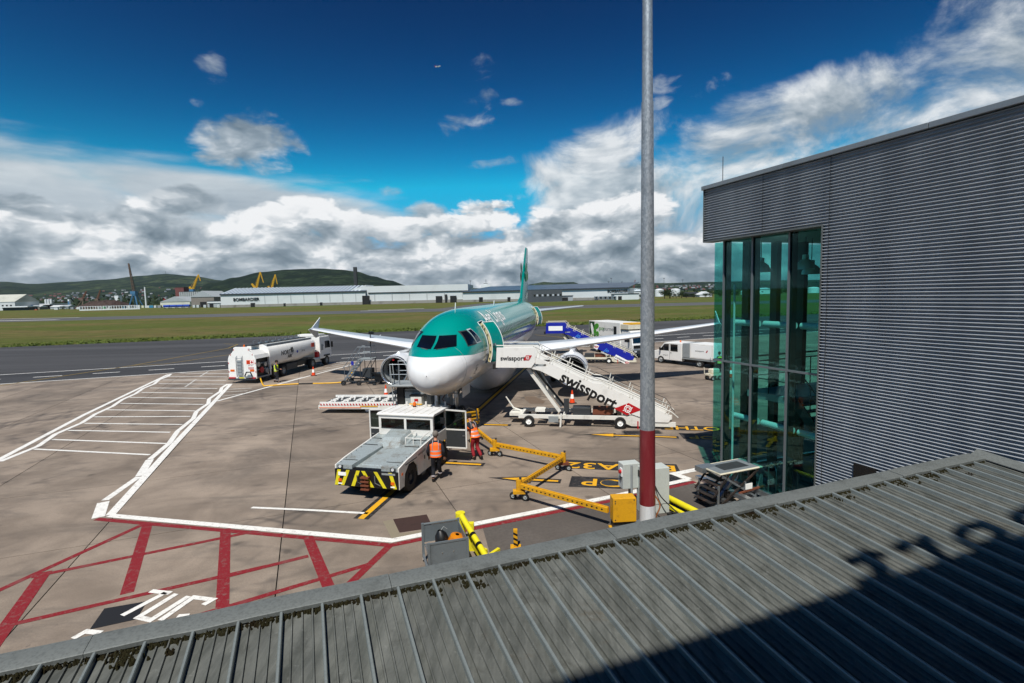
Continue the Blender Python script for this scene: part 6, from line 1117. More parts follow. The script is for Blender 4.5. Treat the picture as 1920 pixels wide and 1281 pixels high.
for x in (4.9, 6.1): MB().bx(x, x+.12, .9, 1.02, .6, 1.7).build('platform_leg', M_DGREY, ld)
MB().bx(4.85, 5.25, -.25, .6, .6, 1.66).build('mast_column', M_BLACKP, ld)
# steps / equipment between loader and nose gear
tb_ = thing('towbar', 'dark towbar standing between tug and nose wheel', 'towbar', (-3.35, 22.3, 0), R(-7)); MB().cyl((0, 0, .55), (.25, 5.6, .42), .07, n=10).build('shaft', M_DGREY, tb_); MB().bx(-.18, .18, -.15, .12, .45, .65).build('tow_eye', M_YELLOW, tb_); MB().bx(.05, .55, 5.5, 5.75, .32, .52).build('head', M_YELLOW, tb_); [wheel(tb_, (.12+s*.32, 2.8, .22), (1, 0, 0), .22, .12, M_BLACK, M_GREY) for s in (-1, 1)]; MB().cyl((-.2, 2.8, .22), (.44, 2.8, .22), .03, n=8).build('axle', M_DGREY, tb_); MB().bx(.0, .22, 2.7, 2.9, .22, .52).build('bracket', M_DGREY, tb_)
# ------------------------------------------------------------------ fuel tanker
tk = thing('fuel_tanker', 'white articulated aviation fuel tanker with orange hazard plate at its rear', 'tanker truck', (-21.95, 42.55, 0), R(-9.5))
def tsec(y, w, zb, zt, k=16, p=3.0):
    r = []; zc = (zb+zt)/2; h = (zt-zb)/2
    for i in range(k*2):
        a = 2*math.pi*i/(k*2); c, s = math.cos(a), math.sin(a); r.append((w*math.copysign(abs(c)**(2/p), c), y, zc + h*math.copysign(abs(s)**(2/p), s)))
    return r
mb = MB(); mb.rings([tsec(1.9, 1.22, 1.0, 2.95), tsec(2.0, 1.25, .98, 2.98), tsec(6.5, 1.25, 1.0, 2.98), tsec(9.0, 1.25, 1.25, 2.98), tsec(9.25, 1.2, 1.35, 2.93), tsec(9.35, 1.0, 1.5, 2.8)]); mb.build('tank', M_WHITE, tk, 50)
rear = [(-1.25, .38), (1.25, .38), (1.25, 1.95), (1.12, 2.3), (.75, 2.6), (.7, 2.9), (.55, 2.98), (-.55, 2.98), (-.7, 2.9), (-.75, 2.6), (-1.12, 2.3), (-1.25, 1.95)]
MB().prism(rear, 'y', 0, .1).build('rear_panel', M_WHITE, tk, bevel=.02)
mb = MB(); mb.prism([(-1.24, .5), (.6, .5), (.6, 2.0), (1.24, 2.0), (1.1, 2.3), (.72, 2.62), (-.72, 2.62), (-1.1, 2.3), (-1.24, 2.0)], 'y', .1, 1.95); mb.build('pump_compartment', M_WHITE, tk); MB().bx(.61, 1.0, .15, 1.9, .5, 1.98).build('pump_recess', M_BLACKP, tk)
for y, z, r_ in ((.5, 1.5, .2), (.9, 1.0, .25), (1.4, 1.4, .18), (1.6, .85, .22)): MB().cyl((.95, y, z), (1.15, y, z), r_, n=14).build('pump_gauge', M_STEEL if r_ < .22 else M_RED if r_ > .23 else M_GREY, tk)
for z in (1.05, 1.55): MB().cyl((1.05, .2, z), (1.05, 1.8, z), .05, n=8).build('pump_pipe', M_GREY, tk)
MB().bx(.6, 1.26, .1, 1.95, .42, .52).build('compartment_floor', M_GREY, tk); MB().bx(1.2, 1.26, 1.82, 1.95, .5, 2.0).build('compartment_post', M_WHITE, tk); MB().hexa([(1.05, 1.95, .9), (1.24, 2.0, .9), (1.24, 2.08, .9), (1.05, 2.05, .9), (.9, 1.95, 2.75), (1.0, 2.0, 2.75), (1.0, 2.08, 2.75), (.9, 2.05, 2.75)]).build('hood_edge', M_WHITE, tk)
MB().bx(.6, .95, 2.0, 9.0, 2.86, 2.99).build('walkway', M_GREY, tk); MB().bx(-.45, .3, 1.0, 9.1, 2.95, 3.04).build('walkway', M_DGREY, tk)
for k in range(7): mb = MB(); mb.tube([(-.45, 2.2+k*1.05, 3.0), (-.45, 2.2+k*1.05, 3.28), (-.45, 2.9+k*1.05, 3.28), (-.45, 2.9+k*1.05, 3.0)], .018, 6); mb.build('roof_rail', M_GALV, tk); MB().cyl((-.1, 2.6+k*.95, 3.02), (-.1, 2.6+k*.95, 3.14), .17, n=12).build('manhole', M_GALV, tk)
MB().bx(-.9, -.62, .1, .9, 2.6, 2.95).build('vent_box', M_DGREY, tk); MB().lathe([(0, .08), (.14, .07), (.18, .02)], (.2, .15, 2.98), (0, 0, 1), 12).build('beacon', M_ORANGE, tk, 40)
mb = MB(); [mb.tube([(x, -.12, .55), (x, -.12, 2.15), (x, .0, 2.25)], .03, 6) for x in (-.42, .08)]; [mb.cyl((-.42, -.12, .7+k*.27), (.08, -.12, .7+k*.27), .02, n=6) for k in range(6)]; mb.build('ladder', M_GALV, tk); MB().bx(-.34, .0, -.1, -.0, .7, 1.9).build('ladder_back', M_GREY, tk)
MB().bx(.42, 1.08, -.012, -.002, 1.58, 1.9).build('hazard_plate', M_CONE, tk); MB().bx(.76, 1.06, -.02, -.011, 1.6, 1.88).build('hazard_diamond', M_LWHITE, tk); MB().prism([(.91, 1.62), (1.03, 1.74), (.91, 1.86), (.79, 1.74)], 'y', -.026, -.019).build('hazard_flame', M_RED, tk); text('lettering', '30\n1863', .13, M_INK, tk, (.58, -.016, 1.74), (1, 0, 0), (0, 0, 1), .001); text('lettering', 'JET A-1', .13, M_INK, tk, (.78, -.006, 1.47), (1, 0, 0), (0, 0, 1), .001)
for k in range(3): MB().bx(.55, 1.05, -.008, -.001, 1.3-k*.07, 1.33-k*.07).build('notice_line', M_RED, tk)
for s in (-1, 1):
    MB().bx(s*.75-.32*(s < 0)-.05*(s > 0), s*.75+.05*(s < 0)+.32*(s > 0), -.02, -.002, .98, 1.14).build('marker_plate', M_ORANGE, tk); MB().bx(s*.9-.28, s*.9+.28, -.1, -.02, .42, .52).build('tail_lamp', M_RED, tk)
    for k, (x, z) in enumerate(((1.2, .6), (1.2, .95), (1.2, 1.3), (1.2, 1.65), (1.15, 2.05), (.98, 2.35), (.76, 2.55), (.66, 2.75))): MB().box((s*x, -.006, z), (.05, .012, .14)).build('reflector', M_RED if k % 2 else M_LWHITE, tk)
MB().bx(-1.25, 1.25, -.12, -.02, .3, .42).build('rear_bumper', M_DGREY, tk); mb = MB(); mb.tube([(.3, -.15, .62), (.5, -.2, .95), (.85, -.2, .95), (.95, -.12, .6)], .05, 8); mb.build('rear_hose', M_BLACK, tk); MB().bx(.3, .95, -.2, -.02, .5, .6).build('hose_tray', M_GALV, tk); MB().bx(-.25, .2, -.11, -.1, .44, .52).build('number_plate', M_LEMON, tk)
MB().bx(-.5, .5, .2, 9.2, .7, .98).build('chassis', M_BLACKP, tk); MB().bx(-.9, .9, 6.5, 11.6, .55, .95).build('tractor_chassis', M_BLACKP, tk); MB().bx(.75, 1.2, 4.3, 6.0, .45, 1.0).build('side_tank', M_DGREY, tk, bevel=.04); MB().bx(.8, 1.18, 9.0, 10.1, .5, .95).build('fuel_tank', M_STEEL, tk, bevel=.08)
for y in (2.6, 3.8, 8.6, 11.25):
    for s in (-1, 1): wheel(tk, (s*1.05, y, .5), (1, 0, 0), .5, .36, M_BLACK, M_GREY, .55)
mb = MB(); mb.prism([(10.0, .75), (12.2, .75), (12.28, 1.4), (12.05, 2.55), (11.9, 2.95), (10.0, 2.95)], 'x', -1.22, 1.22); mb.build('cab', M_WHITE, tk, bevel=.05); MB().prism([(9.98, 2.96), (11.6, 2.96), (11.2, 3.2), (9.98, 3.22)], 'x', -1.1, 1.1).build('roof_fairing', M_WHITE, tk, bevel=.04)
for s in (-1, 1): MB().prism([(11.0, 1.75), (12.05, 1.75), (11.88, 2.45), (11.0, 2.45)], 'x', s*1.222, s*1.23).build('cab_window', M_DGLASS, tk); MB().bx(s*1.42-.1, s*1.42+.1, 12.0, 12.1, 1.75, 2.35).build('mirror', M_BLACKP, tk, bevel=.02); MB().bx(s*1.2-.06, s*1.2+.06, 10.7, 11.85, .95, 1.1).build('mudguard', M_BLACKP, tk)
MB().hexa([(-1.1, 12.21, 1.75), (1.1, 12.21, 1.75), (1.1, 12.17, 1.75), (-1.1, 12.17, 1.75), (-1.05, 12.06, 2.6), (1.05, 12.06, 2.6), (1.05, 12.02, 2.6), (-1.05, 12.02, 2.6)]).build('windscreen', M_DGLASS, tk); MB().bx(.85, 1.24, 10.2, 10.6, 1.6, 2.2).build('air_intake', M_GREY, tk); MB().bx(.9, 1.2, 9.5, 9.85, 1.0, 1.5).build('extinguisher_box', M_RED, tk); MB().bx(1.2, 1.232, 10.3, 10.75, 2.0, 2.1).build('grab_handle', M_GREY, tk)
def tankx(y, z): return 1.252
text('lettering', 'NORTH', .52, M_INK, tk, (1.256, 4.4, 2.05), (0, 1, 0), (0, 0, 1), .002, .012, shear=.1); text('lettering', 'AIR', .42, M_INK, tk, (1.256, 4.75, 1.68), (0, 1, 0), (0, 0, 1), .002, .01, shear=.2); mb = MB(); mb.tube([(1.257, 5.15, 2.0), (1.257, 5.0, 2.38), (1.257, 5.22, 2.42), (1.257, 5.35, 2.12), (1.257, 5.2, 1.75)], [.02, .06, .05, .04, .01], 5); mb.build('bird_sign', M_INK, tk)
MB().cyl((1.25, 6.0, 1.95), (1.26, 6.0, 1.95), .12, n=18).build('round_sign', M_BLUE, tk); text('lettering', 'JET A1', .2, M_INK, tk, (1.256, 7.0, 1.95), (0, 1, 0), (0, 0, 1), .002); MB().bx(1.248, 1.258, 8.4, 8.95, 2.1, 2.5).build('hazard_plate', M_CONE, tk)
# fuelling hose to the wing stand
hs_ = MB(); yb = MB(); pts = [G(488, 716) + Vector((0, 0, .35)), G(494, 724), G(505, 724.5), G(560, 721.3), G(640, 718.5), G(655, 713) + Vector((0, 0, .2)), G(663, 706) + Vector((0, 0, .5))]
pts = [p + Vector((0, 0, .06)) for p in pts]; hs = thing('fuel_hose', 'yellow and black fuel hose lying between tanker and wing steps', 'hose')
def dense(ps, n_=5):
    out = []
    for i in range(len(ps)-1):
        p0, p1, p2, p3 = ps[max(i-1, 0)], ps[i], ps[i+1], ps[min(i+2, len(ps)-1)]
        for k in range(n_): t = k/n_; out.append(.5*((2*p1) + (p2-p0)*t + (2*p0-5*p1+4*p2-p3)*t*t + (3*p1-p0-3*p2+p3)*t**3))
    return out + [ps[-1]]
dp = dense(pts, 6); MB().tube(dp[:19], .055, 8).build('yellow_length', M_YELLOW, hs, 60); MB().tube(dp[18:21], .056, 8).build('black_length', M_BLACK, hs, 60); MB().tube(dp[20:25], .055, 8).build('yellow_length', M_YELLOW, hs, 60); MB().tube(dp[24:31], .056, 8).build('black_length', M_BLACK, hs, 60); MB().tube(dp[30:], .055, 8).build('yellow_length', M_YELLOW, hs, 60)
# ------------------------------------------------------------------ wing steps
ws = thing('maintenance_steps', 'mobile metal steps with railings and lamp post under the right wing', 'steps', (-12.4, 40.3, 0), R(-8))
for x in (-.7, .55):
    for y in (0, 1.4): wheel(ws, (x, y, .2), (0, 1, 0), .2, .12, M_BLACK, M_DGREY)
for y in (.05, 1.35): MB().bx(-.8, 1.9, y-.04, y+.04, .28, .36).build('base_beam', M_DGREY, ws)
for x in (1.75,):
    for y in (.1, 1.3): wheel(ws, (x, y, .17), (0, 1, 0), .17, .1, M_BLACK, M_DGREY)
for y in (.25, 1.15):
    MB().bar((-.75, y, .35), (.55, y, 2.0), .05, .12).build('stringer', M_GALV, ws); MB().tube([(-.85, y, 1.25), (.45, y, 2.95), (1.5, y, 2.95)], .025, 8).build('handrail', M_GALV, ws)
    for x, z, h in ((-.7, .4, 1.0), (0, 1.3, 1.05), (.6, 2.0, .95), (1.5, 2.0, .95)): MB().cyl((x, y, z), (x, y, z+h), .02, n=6).build('rail_post', M_GALV, ws)
    for x in (.6, 1.5): MB().cyl((x, y, .3), (x, y, 2.0), .03, n=8).build('leg', M_DGREY, ws)
    MB().tube([(.5, y, 2.5), (1.5, y, 2.5)], .018, 6).build('handrail', M_GALV, ws); MB().bar((.6, y, .4), (1.5, y, 1.9), .04, .04).build('brace', M_DGREY, ws)
for k in range(7): MB().bx(-.72+k*.19, -.5+k*.19, .25, 1.15, .52+k*.24, .55+k*.24).build('tread', M_GALV, ws)
MB().bx(.5, 1.6, .2, 1.2, 1.98, 2.04).build('platform', M_GREY, ws); MB().bx(.75, 1.4, .3, 1.1, .6, 1.25).build('equipment_box', M_DGREY, ws); MB().bx(-.1, .1, .2, .24, 1.55, 1.85).build('notice', M_BLUE, ws); MB().tube([(1.3, .7, 2.0), (1.35, .7, 3.9)], .04, 8).build('lamp_post', M_BLACKP, ws); MB().box((1.45, .65, 4.0), (.35, .2, .22)).build('work_lamp', M_BLACKP, ws); MB().bar((1.5, .2, 1.0), (2.2, .2, .8), .08, .1).build('draw_bar', M_BLACKP, ws); MB().bx(1.7, 2.3, .3, 1.1, .3, .9).build('pump_unit', M_BLACKP, ws)
# ------------------------------------------------------------------ catering truck
cdir = Vector((2.55, -6.5, 0)).normalized(); ct = thing('catering_truck', 'white high box catering truck with green leaf picture beyond the right wing', 'truck', (8.9+1.17, 60.7+.45, 0), math.atan2(cdir.y, cdir.x) - math.pi/2)
# local +y = driving direction, +x = right side of truck; our side faces -x
bxx = MB().bx(-1.25, 1.25, 0, 6.4, 1.05, 3.5).build('box_body', M_WHITE, ct, bevel=.03); MB().bx(-1.3, 1.3, 0, 6.45, .8, 1.05).build('box_floor', M_CREAM, ct); MB().bx(-1.25, 1.25, 6.5, 7.9, 2.9, 3.35).build('loading_bridge', M_CREAM, ct); MB().bx(-.9, .9, 6.45, 7.9, 3.36, 3.5).build('bridge_rail', M_YELLOW, ct)
MB().bx(1.25, 1.27, 5.2, 5.75, 1.6, 3.1).build('side_door', M_DGLASS, ct); MB().prism([(6.3, .6), (8.4, .6), (8.5, 1.3), (8.3, 2.2), (8.1, 2.75), (6.6, 2.75), (6.5, 2.2)], 'x', -1.15, 1.15).build('cab', M_WHITE, ct, bevel=.05); MB().hexa([(-1.05, 8.5, 1.55), (1.05, 8.5, 1.55), (1.05, 8.44, 1.55), (-1.05, 8.44, 1.55), (-1.0, 8.26, 2.55), (1.0, 8.26, 2.55), (1.0, 8.2, 2.55), (-1.0, 8.2, 2.55)]).build('windscreen', M_DGLASS, ct); MB().bx(1.15, 1.17, 7.1, 8.0, 1.6, 2.4).build('cab_window', M_DGLASS, ct); MB().bx(-1.0, 1.0, 8.45, 8.52, 1.0, 1.3).build('grille', M_BLACKP, ct); MB().bx(-1.1, 1.1, 8.42, 8.58, .45, .8).build('bumper', M_DGREY, ct)
for x in (-.85, .85): MB().bx(x-.15, x+.15, 8.56, 8.6, .6, .75).build('headlamp', M_HEAD, ct)
MB().bx(-.8, .8, .5, 8.2, .5, .8).build('chassis', M_BLACKP, ct); MB().bx(1.0, 1.2, 2.0, 4.6, .3, .8).build('side_guard', M_DGREY, ct); MB().bx(1.3, 1.45, 8.1, 8.2, 1.7, 2.3).build('mirror', M_BLACKP, ct)
for y in (1.5, 7.4):
    for s in (-1, 1): wheel(ct, (s*1.0, y, .45), (1, 0, 0), .45, .3, M_BLACK, M_GREY)
mb = MB(); [mb.bar((1.1, 1.2+q*2.6, .85), (1.1, 4.2-q*2.6, 1.0), .08, .1) for q in (0, 1)]; mb.build('scissor_lift', M_CREAM, ct)
M_LEAFG = mat('printed leaf green', '#3f8f1e', .5, dirt=.1); M_LEAFD = mat('printed dark green', '#123d12', .5, dirt=.1); MB().bx(1.252, 1.262, .1, 1.25, 1.1, 3.45).build('printed_panel', M_LEAFD, ct)
for cy_, cz_, a, b, q0, m_ in ((1.7, 2.95, .5, .3, 15, M_LEAFG), (1.35, 2.3, .3, .5, 10, M_LEAFG), (.75, 2.6, .25, .7, 20, M_LWHITE), (1.9, 2.1, .28, .3, 0, M_LEAFG), (.5, 1.7, .2, .5, -10, M_LEAFG)):
    q = [(cy_ + a*math.cos(k*.4488)*math.cos(R(q0)) - b*math.sin(k*.4488)*math.sin(R(q0)), cz_ + a*math.cos(k*.4488)*math.sin(R(q0)) + b*math.sin(k*.4488)*math.cos(R(q0))) for k in range(14)]; MB().prism(q, 'x', 1.25, 1.272+.004*(m_ is M_LEAFG)).build('printed_leaf', m_, ct)
text('lettering', 'gate', .62, M_LEAFG, ct, (1.258, 2.75, 2.75), (0, 1, 0), (0, 0, 1), .002, .0, sx=1.1); text('lettering', 'gourmet', .62, mat('grey lettering', '#6b7076', .5, dirt=0), ct, (1.258, 4.15, 2.75), (0, 1, 0), (0, 0, 1), .002, .0, sx=1.1)
# ------------------------------------------------------------------ crew cab box van
vd = Vector((-1.53, 2.4, 0)).normalized(); vn = thing('crew_van', 'white crew cab service van with box body near the glass stairwell', 'van', (16.35+.75, 45.45+.45, 0), math.atan2(vd.y, vd.x) - math.pi/2); vn.scale = (1, 1.18, 1)
# local +y = driving direction; we see its left side (-x) and rear
MB().prism([(1.7, .35), (4.6, .35), (4.68, .8), (4.5, 1.1), (4.0, 1.25), (3.45, 1.92), (3.2, 2.0), (1.7, 2.0)], 'x', -.95, .95).build('cab', M_WHITE, vn, bevel=.05)
for s in (-1, 1): MB().prism([(2.95, 1.22), (3.9, 1.22), (3.4, 1.82), (2.95, 1.85)], 'x', s*.952, s*.96).build('cab_window', M_DGLASS, vn); MB().bx(s*.955-.004, s*.955+.004, 2.1, 2.8, 1.2, 1.85).build('cab_window', M_DGLASS, vn); MB().bx(s*1.1-.06, s*1.1+.06, 3.7, 3.78, 1.2, 1.5).build('mirror', M_BLACKP, vn); MB().bx(s*.957-.003, s*.957+.003, 2.86, 2.88, .45, 1.9).build('door_seam', M_DGREY, vn); MB().bx(s*.96-.01, s*.96+.01, 2.7, 2.8, 1.02, 1.07).build('handle', M_BLACKP, vn)
MB().hexa([(-.85, 4.06, 1.25), (.85, 4.06, 1.25), (.85, 4.02, 1.25), (-.85, 4.02, 1.25), (-.8, 3.5, 1.9), (.8, 3.5, 1.9), (.8, 3.46, 1.9), (-.8, 3.46, 1.9)]).build('windscreen', M_DGLASS, vn); MB().bx(-.92, .92, 4.55, 4.76, .35, .65).build('bumper', M_BLACKP, vn); MB().lathe([(0, .07), (.12, .06), (.15, .02)], (0, 2.5, 2.0), (0, 0, 1), 10).build('beacon', M_ORANGE, vn)
MB().bx(-1.0, 1.0, -1.1, 1.66, .62, .74).build('bed', M_GREY, vn); MB().bx(-1.02, 1.02, .95, 1.6, .76, 2.02).build('locker', M_GREY, vn, bevel=.02); MB().bx(-1.02, 1.02, -1.1, .93, .76, 2.05).build('box_body', M_WHITE, vn, bevel=.02); MB().bx(-1.03, -1.02, -.95, .8, .85, 1.95).build('side_shutter', M_LWHITE, vn); text('lettering', 'swissport', .2, M_INK, vn, (-1.035, .05, 1.45), (0, -1, 0), (0, 0, 1), .001); MB().prism([(-.5, 1.36), (-.6, 1.36), (-.68, 1.56), (-.58, 1.56)], 'x', -1.036, -1.031).build('emblem', M_RED, vn)
for x in (-.5, .5): MB().bx(x-.46, x+.46, -1.12, -1.1, .82, 1.98).build('rear_door', M_LWHITE, vn); MB().bx(x*.3-.02, x*.3+.02, -1.15, -1.12, 1.2, 1.45).build('handle', M_BLACKP, vn)
for x in (-.8, .8): MB().bx(x-.12, x+.12, -1.15, -1.1, .5, .6).build('tail_lamp', M_RED, vn)
for y in (.1, 3.75):
    for s in (-1, 1): wheel(vn, (s*.85, y, .34), (1, 0, 0), .34, .24, M_BLACK, M_GREY)
MB().bx(-.6, .6, -1.0, 4.4, .3, .6).build('chassis', M_BLACKP, vn); text('lettering', 'swissport', .13, M_INK, vn, (-.962, 3.3, .8), (0, -1, 0), (0, 0, 1), .001)
# ------------------------------------------------------------------ small tow cart by the glass
gc = thing('tow_cart', 'small cream tow cart half hidden behind the glass corner', 'cart', (15.0, 39.1, 0), R(20)); MB().bx(-.5, .5, -.3, .3, .35, .5).build('frame', M_CREAM, gc); MB().bx(-.3, .4, -.25, .25, .5, .85).build('tank', M_CREAM, gc, bevel=.08); MB().tube([(-.5, 0, .4), (-.8, 0, .5), (-.85, 0, 1.0)], .03, 6).build('handle', M_CREAM, gc)
for x in (-.3, .35):
    for y in (-.32, .32): wheel(gc, (x, y, .18), (0, 1, 0), .18, .09, M_BLACK, M_GREY)
# ------------------------------------------------------------------ traffic cones
def cone(label, p, s=1.0):
    t = thing('traffic_cone', label, 'traffic cone', (p.x, p.y, 0), random.uniform(0, 1), 'orange and white traffic cones'); t.scale = (s, s, s); MB().bx(-.22, .22, -.22, .22, 0, .045).build('base', M_BLACK, t, bevel=.01)
    MB().tube([(0, 0, .045), (0, 0, .3)], [.17, .115], 16, False).build('lower_cone', M_CONE, t, 40); MB().tube([(0, 0, .3), (0, 0, .56)], [.117, .075], 16, False).build('reflective_sleeve', M_LWHITE, t, 40); MB().tube([(0, 0, .56), (0, 0, .8)], [.073, .03], 16).build('tip', M_CONE, t, 40)
cone('traffic cone standing beside the tanker cab', G(588, 704.5)); cone('traffic cone behind the loader deck near the engine', G(724, 744) + Vector((0, 0, 0))); cone('traffic cone below the white passenger stairs', G(1073, 756)); cone('traffic cone seen through the stairwell glazing', G(1370, 708))
# ------------------------------------------------------------------ yellow articulated cable arm
M_ARM = mat('amber yellow paint', '#cf9812', .5, dirt=.55, scale=4, dirtcol='#7c5012', fine=.15); arm = thing('cable_arm', 'yellow jointed cable arm on castors reaching from the box to the tug', 'cable arm')
J = [Vector((2.72, 14.55, .52)), Vector((.12, 16.8, .5)), Vector((1.85, 19.6, .5)), Vector((-.82, 21.6, .5)), Vector((-1.95, 23.6, .85))]
hole = MB().prism([(-.04, 0), (0, -.03), (.04, 0), (0, .03)], 'y', -.002, .002).mesh('hole', M_INK)
for a, b in zip(J, J[1:]):
    d = (b-a); L_ = d.length; d.normalize(); MB().bar(a + d*.1, b - d*.1, .11, .16).build('arm_beam', M_ARM, arm, bevel=.01); n_ = Vector((d.y, -d.x, 0)); n_ = n_ if n_.y < 0 else -n_; n_.normalize(); up = d.cross(n_); up = up if up.z > 0 else -up; k_ = int(L_/.17) - 2; MB().bar(a + d*.1 + up*.092, b - d*.1 + up*.092, .04, .03).build('top_rail', M_ARM, arm)
    x = d if d.x > 0 else -d; yv = up.cross(x)
    for k in range(k_): M_ = Matrix((x, yv, up)).transposed().to_4x4(); M_.translation = a + d*(.28 + k*.17) + n_*.057; link('hole', hole, arm, M_)
for i, p in enumerate(J[1:4]):
    MB().cyl(p - Vector((0, 0, .16)), p + Vector((0, 0, .2)), .1, n=14).build('joint', M_ARM, arm); MB().bx(p.x-.2, p.x+.2, p.y-.12, p.y+.12, .24, .34).build('castor_plate', M_ARM if i != 1 else M_RUST, arm); MB().cyl(p + Vector((.05, 0, .2)), p + Vector((.05, 0, .27)), .04, n=8).build('joint_bolt', M_DGREY, arm)
    for s in (-1, 1): wheel(arm, (p.x+s*.2, p.y-.08*s, .13), (.4, 1, 0), .12, .07, M_BLACK, M_GREY)
mb = MB(); e_ = J[4]; [mb.bar(e_ + Vector((-.35, -.2, .1+k*.16)), e_ + Vector((.35, .3, .1+k*.16)), .08, .05) for k in range(4)]; mb.bar(e_ + Vector((-.3, -.15, .0)), e_ + Vector((-.3, -.15, .7)), .07, .07); mb.bar(e_ + Vector((.3, .25, .0)), e_ + Vector((.3, .25, .7)), .07, .07); mb.bar(e_ + Vector((0, 0, -.8)), e_ + Vector((0, 0, .1)), .12, .12); mb.build('cable_cradle', M_ARM, arm); mb = MB(); mb.tube([e_ + Vector((-.3, .1, .5)), e_ + Vector((-.1, .2, .75)), e_ + Vector((.25, .2, .6)), e_ + Vector((.3, -.1, .2))], .04, 8); mb.build('cable', M_BLACK, arm); MB().box(e_ + Vector((-.05, -.2, .05)), (.4, .2, .35)).build('plug_box', M_ARM, arm)
yb_ = thing('arm_box', 'yellow steel box at the mast foot holding the jointed arm', 'cabinet', (3.04, 14.48, 0), R(4)); MB().bx(-.33, .33, -.16, .2, .28, .98).build('casing', M_ARM, yb_, bevel=.02); MB().bx(-.3, .3, -.1, .15, .05, .28).build('skirt', M_DGREY, yb_); MB().bx(-.38, -.26, -.2, .2, 0, .06).build('foot', M_ARM, yb_); MB().bx(.26, .38, -.2, .2, 0, .06).build('foot', M_ARM, yb_); MB().bx(-.33, .33, -.168, -.16, .3, .96).build('door', M_ARM, yb_)
for x, z in ((-.27, .9), (-.27, .84), (.27, .92), (-.27, .36)): MB().cyl((x, -.168, z), (x, -.176, z), .018, n=8).build('bolt', M_DGREY, yb_)
# ------------------------------------------------------------------ cabinets round the mast foot
M_CABI = mat('pale grey cabinet', '#b9bfba', .45, dirt=.25, scale=2); c1 = thing('switch_cabinet', 'pale grey switch cabinet on a post with red emergency knob', 'cabinet', (3.53, 15.85, 0), R(12)); MB().bx(-.28, .28, -.15, .22, .72, 1.5).build('casing', M_CABI, c1, bevel=.015); MB().cyl((-.03, -.22, 0), (-.03, -.22, 1.48), .035, n=10).build('post', M_GREY, c1); MB().bx(.0, .08, -.05, .1, 0, .72).build('leg', M_BLACKP, c1); MB().cyl((-.285, -.03, 1.25), (-.36, -.03, 1.25), .06, n=12).build('stop_knob', M_RED, c1); MB().bx(-.3, -.28, -.1, .05, 1.1, 1.36).build('knob_plate', M_LWHITE, c1); MB().bx(-.31, -.285, -.05, .03, .98, 1.08).build('key_plate', M_DGREY, c1)
c2 = thing('power_cabinet', 'tall pale grey cabinet standing just behind the mast', 'cabinet', (4.22, 15.65, 0), R(12)); MB().bx(-.42, .42, -.2, .3, 0, 1.42).build('casing', M_CABI, c2, bevel=.015); MB().bx(-.425, .425, -.206, -.2, .3, .31).build('door_seam', M_DGREY, c2); MB().bx(-.36, -.33, -.22, -.2, .8, 1.0).build('handle', M_BLACKP, c2); MB().bx(-.43, -.42, .0, .2, 1.1, 1.3).build('vent', M_BLACKP, c2)
mb = MB(); mb.tube(dense([Vector((4.2, 15.42, .9)), Vector((4.35, 15.3, .6)), Vector((4.7, 15.2, .25)), Vector((4.95, 15.0, .05))], 4), .018, 6); cb = mb.build('power_cable', M_BLACK); tag(cb, 'black cable running down the tall cabinet by the mast', 'cable'); mb = MB(); mb.tube(dense([Vector((4.1, 15.1, .75)), Vector((4.22, 14.95, .5)), Vector((4.12, 14.9, .25)), Vector((4.05, 14.95, .03))], 4), .022, 6); tag(mb.build('earth_cable', mat('copper wire', '#b5734a', .4, .6)), 'copper coloured earth cable curling at the mast foot', 'cable')
# yellow rail lying by the mast
yr = thing('guard_rail', 'long lemon yellow guard rail lying on the ground right of the mast', 'barrier'); a, b = Vector((4.75, 16.2, .26)), Vector((5.4, 14.75, .26)); MB().cyl(a, b, .09, n=12).build('tube', M_LEMON, yr, 40); MB().bar(a + Vector((-.2, -.05, -.15)), b + Vector((-.2, -.05, -.15)), .12, .08).build('rail', M_LEMON, yr); MB().bar(a + Vector((.14, .05, -.1)), b + Vector((.14, .05, -.1)), .05, .2).build('edge', M_BLACKP, yr); MB().box(b + Vector((-.05, -.02, -.12)), (.4, .08, .22)).build('end_plate', M_LEMON, yr); MB().box(a + Vector((-.05, .02, -.12)), (.4, .08, .22)).build('end_plate', M_LEMON, yr)
# hose bundle
mb = MB(); [mb.tube(dense([Vector((4.55, 15.35, .06+.03*k)), Vector((5.0, 15.35-.1*k, .06)), Vector((5.35, 15.0-.1*k, .07)), Vector((5.1, 14.6-.05*k, .06)), Vector((4.5, 14.5, .06))], 5), .035, 7) for k in range(1)]; tag(mb.build('rubber_hose', M_BLACK), 'dark rubber hose coiled at the foot of the mast', 'hose')
# ------------------------------------------------------------------ grey cage trolley, barriers, bollards
cg = thing('equipment_trolley', 'grey metal cage trolley beside the yellow barrier', 'trolley', (-1.78, 12.55, 0), R(17)); M_CG = mat('trolley grey', '#6b7377', .5, .2, dirt=.45, scale=3); hw, hd = .46, .55
for x in (-hw, hw):
    for y in (-hd, hd): MB().bx(x-.03, x+.03, y-.03, y+.03, .12, .98 if y < 0 else 1.0).build('post', M_CG, cg)
MB().bx(-hw, hw, -hd-.01, -hd+.01, .22, .93).build('side_sheet', M_CG, cg); MB().bx(-hw, hw, hd-.01, hd+.01, .5, .93).build('side_sheet', M_CG, cg); MB().bx(hw-.01, hw+.01, -hd, hd, .22, .93).build('side_sheet', M_CG, cg); MB().tube([(-hw, hd, .97), (hw, hd, .97)], .03, 8).build('top_rail', M_CG, cg); MB().bar((-hw, -hd, .95), (hw, -hd, .95), .04, .04).build('top_rail', M_CG, cg)
for k in range(11): MB().bx(-hw+.03, hw-.03, -hd+.08+k*.1, -hd+.1+k*.1, .42, .45).build('mesh_bar', M_GALV, cg)
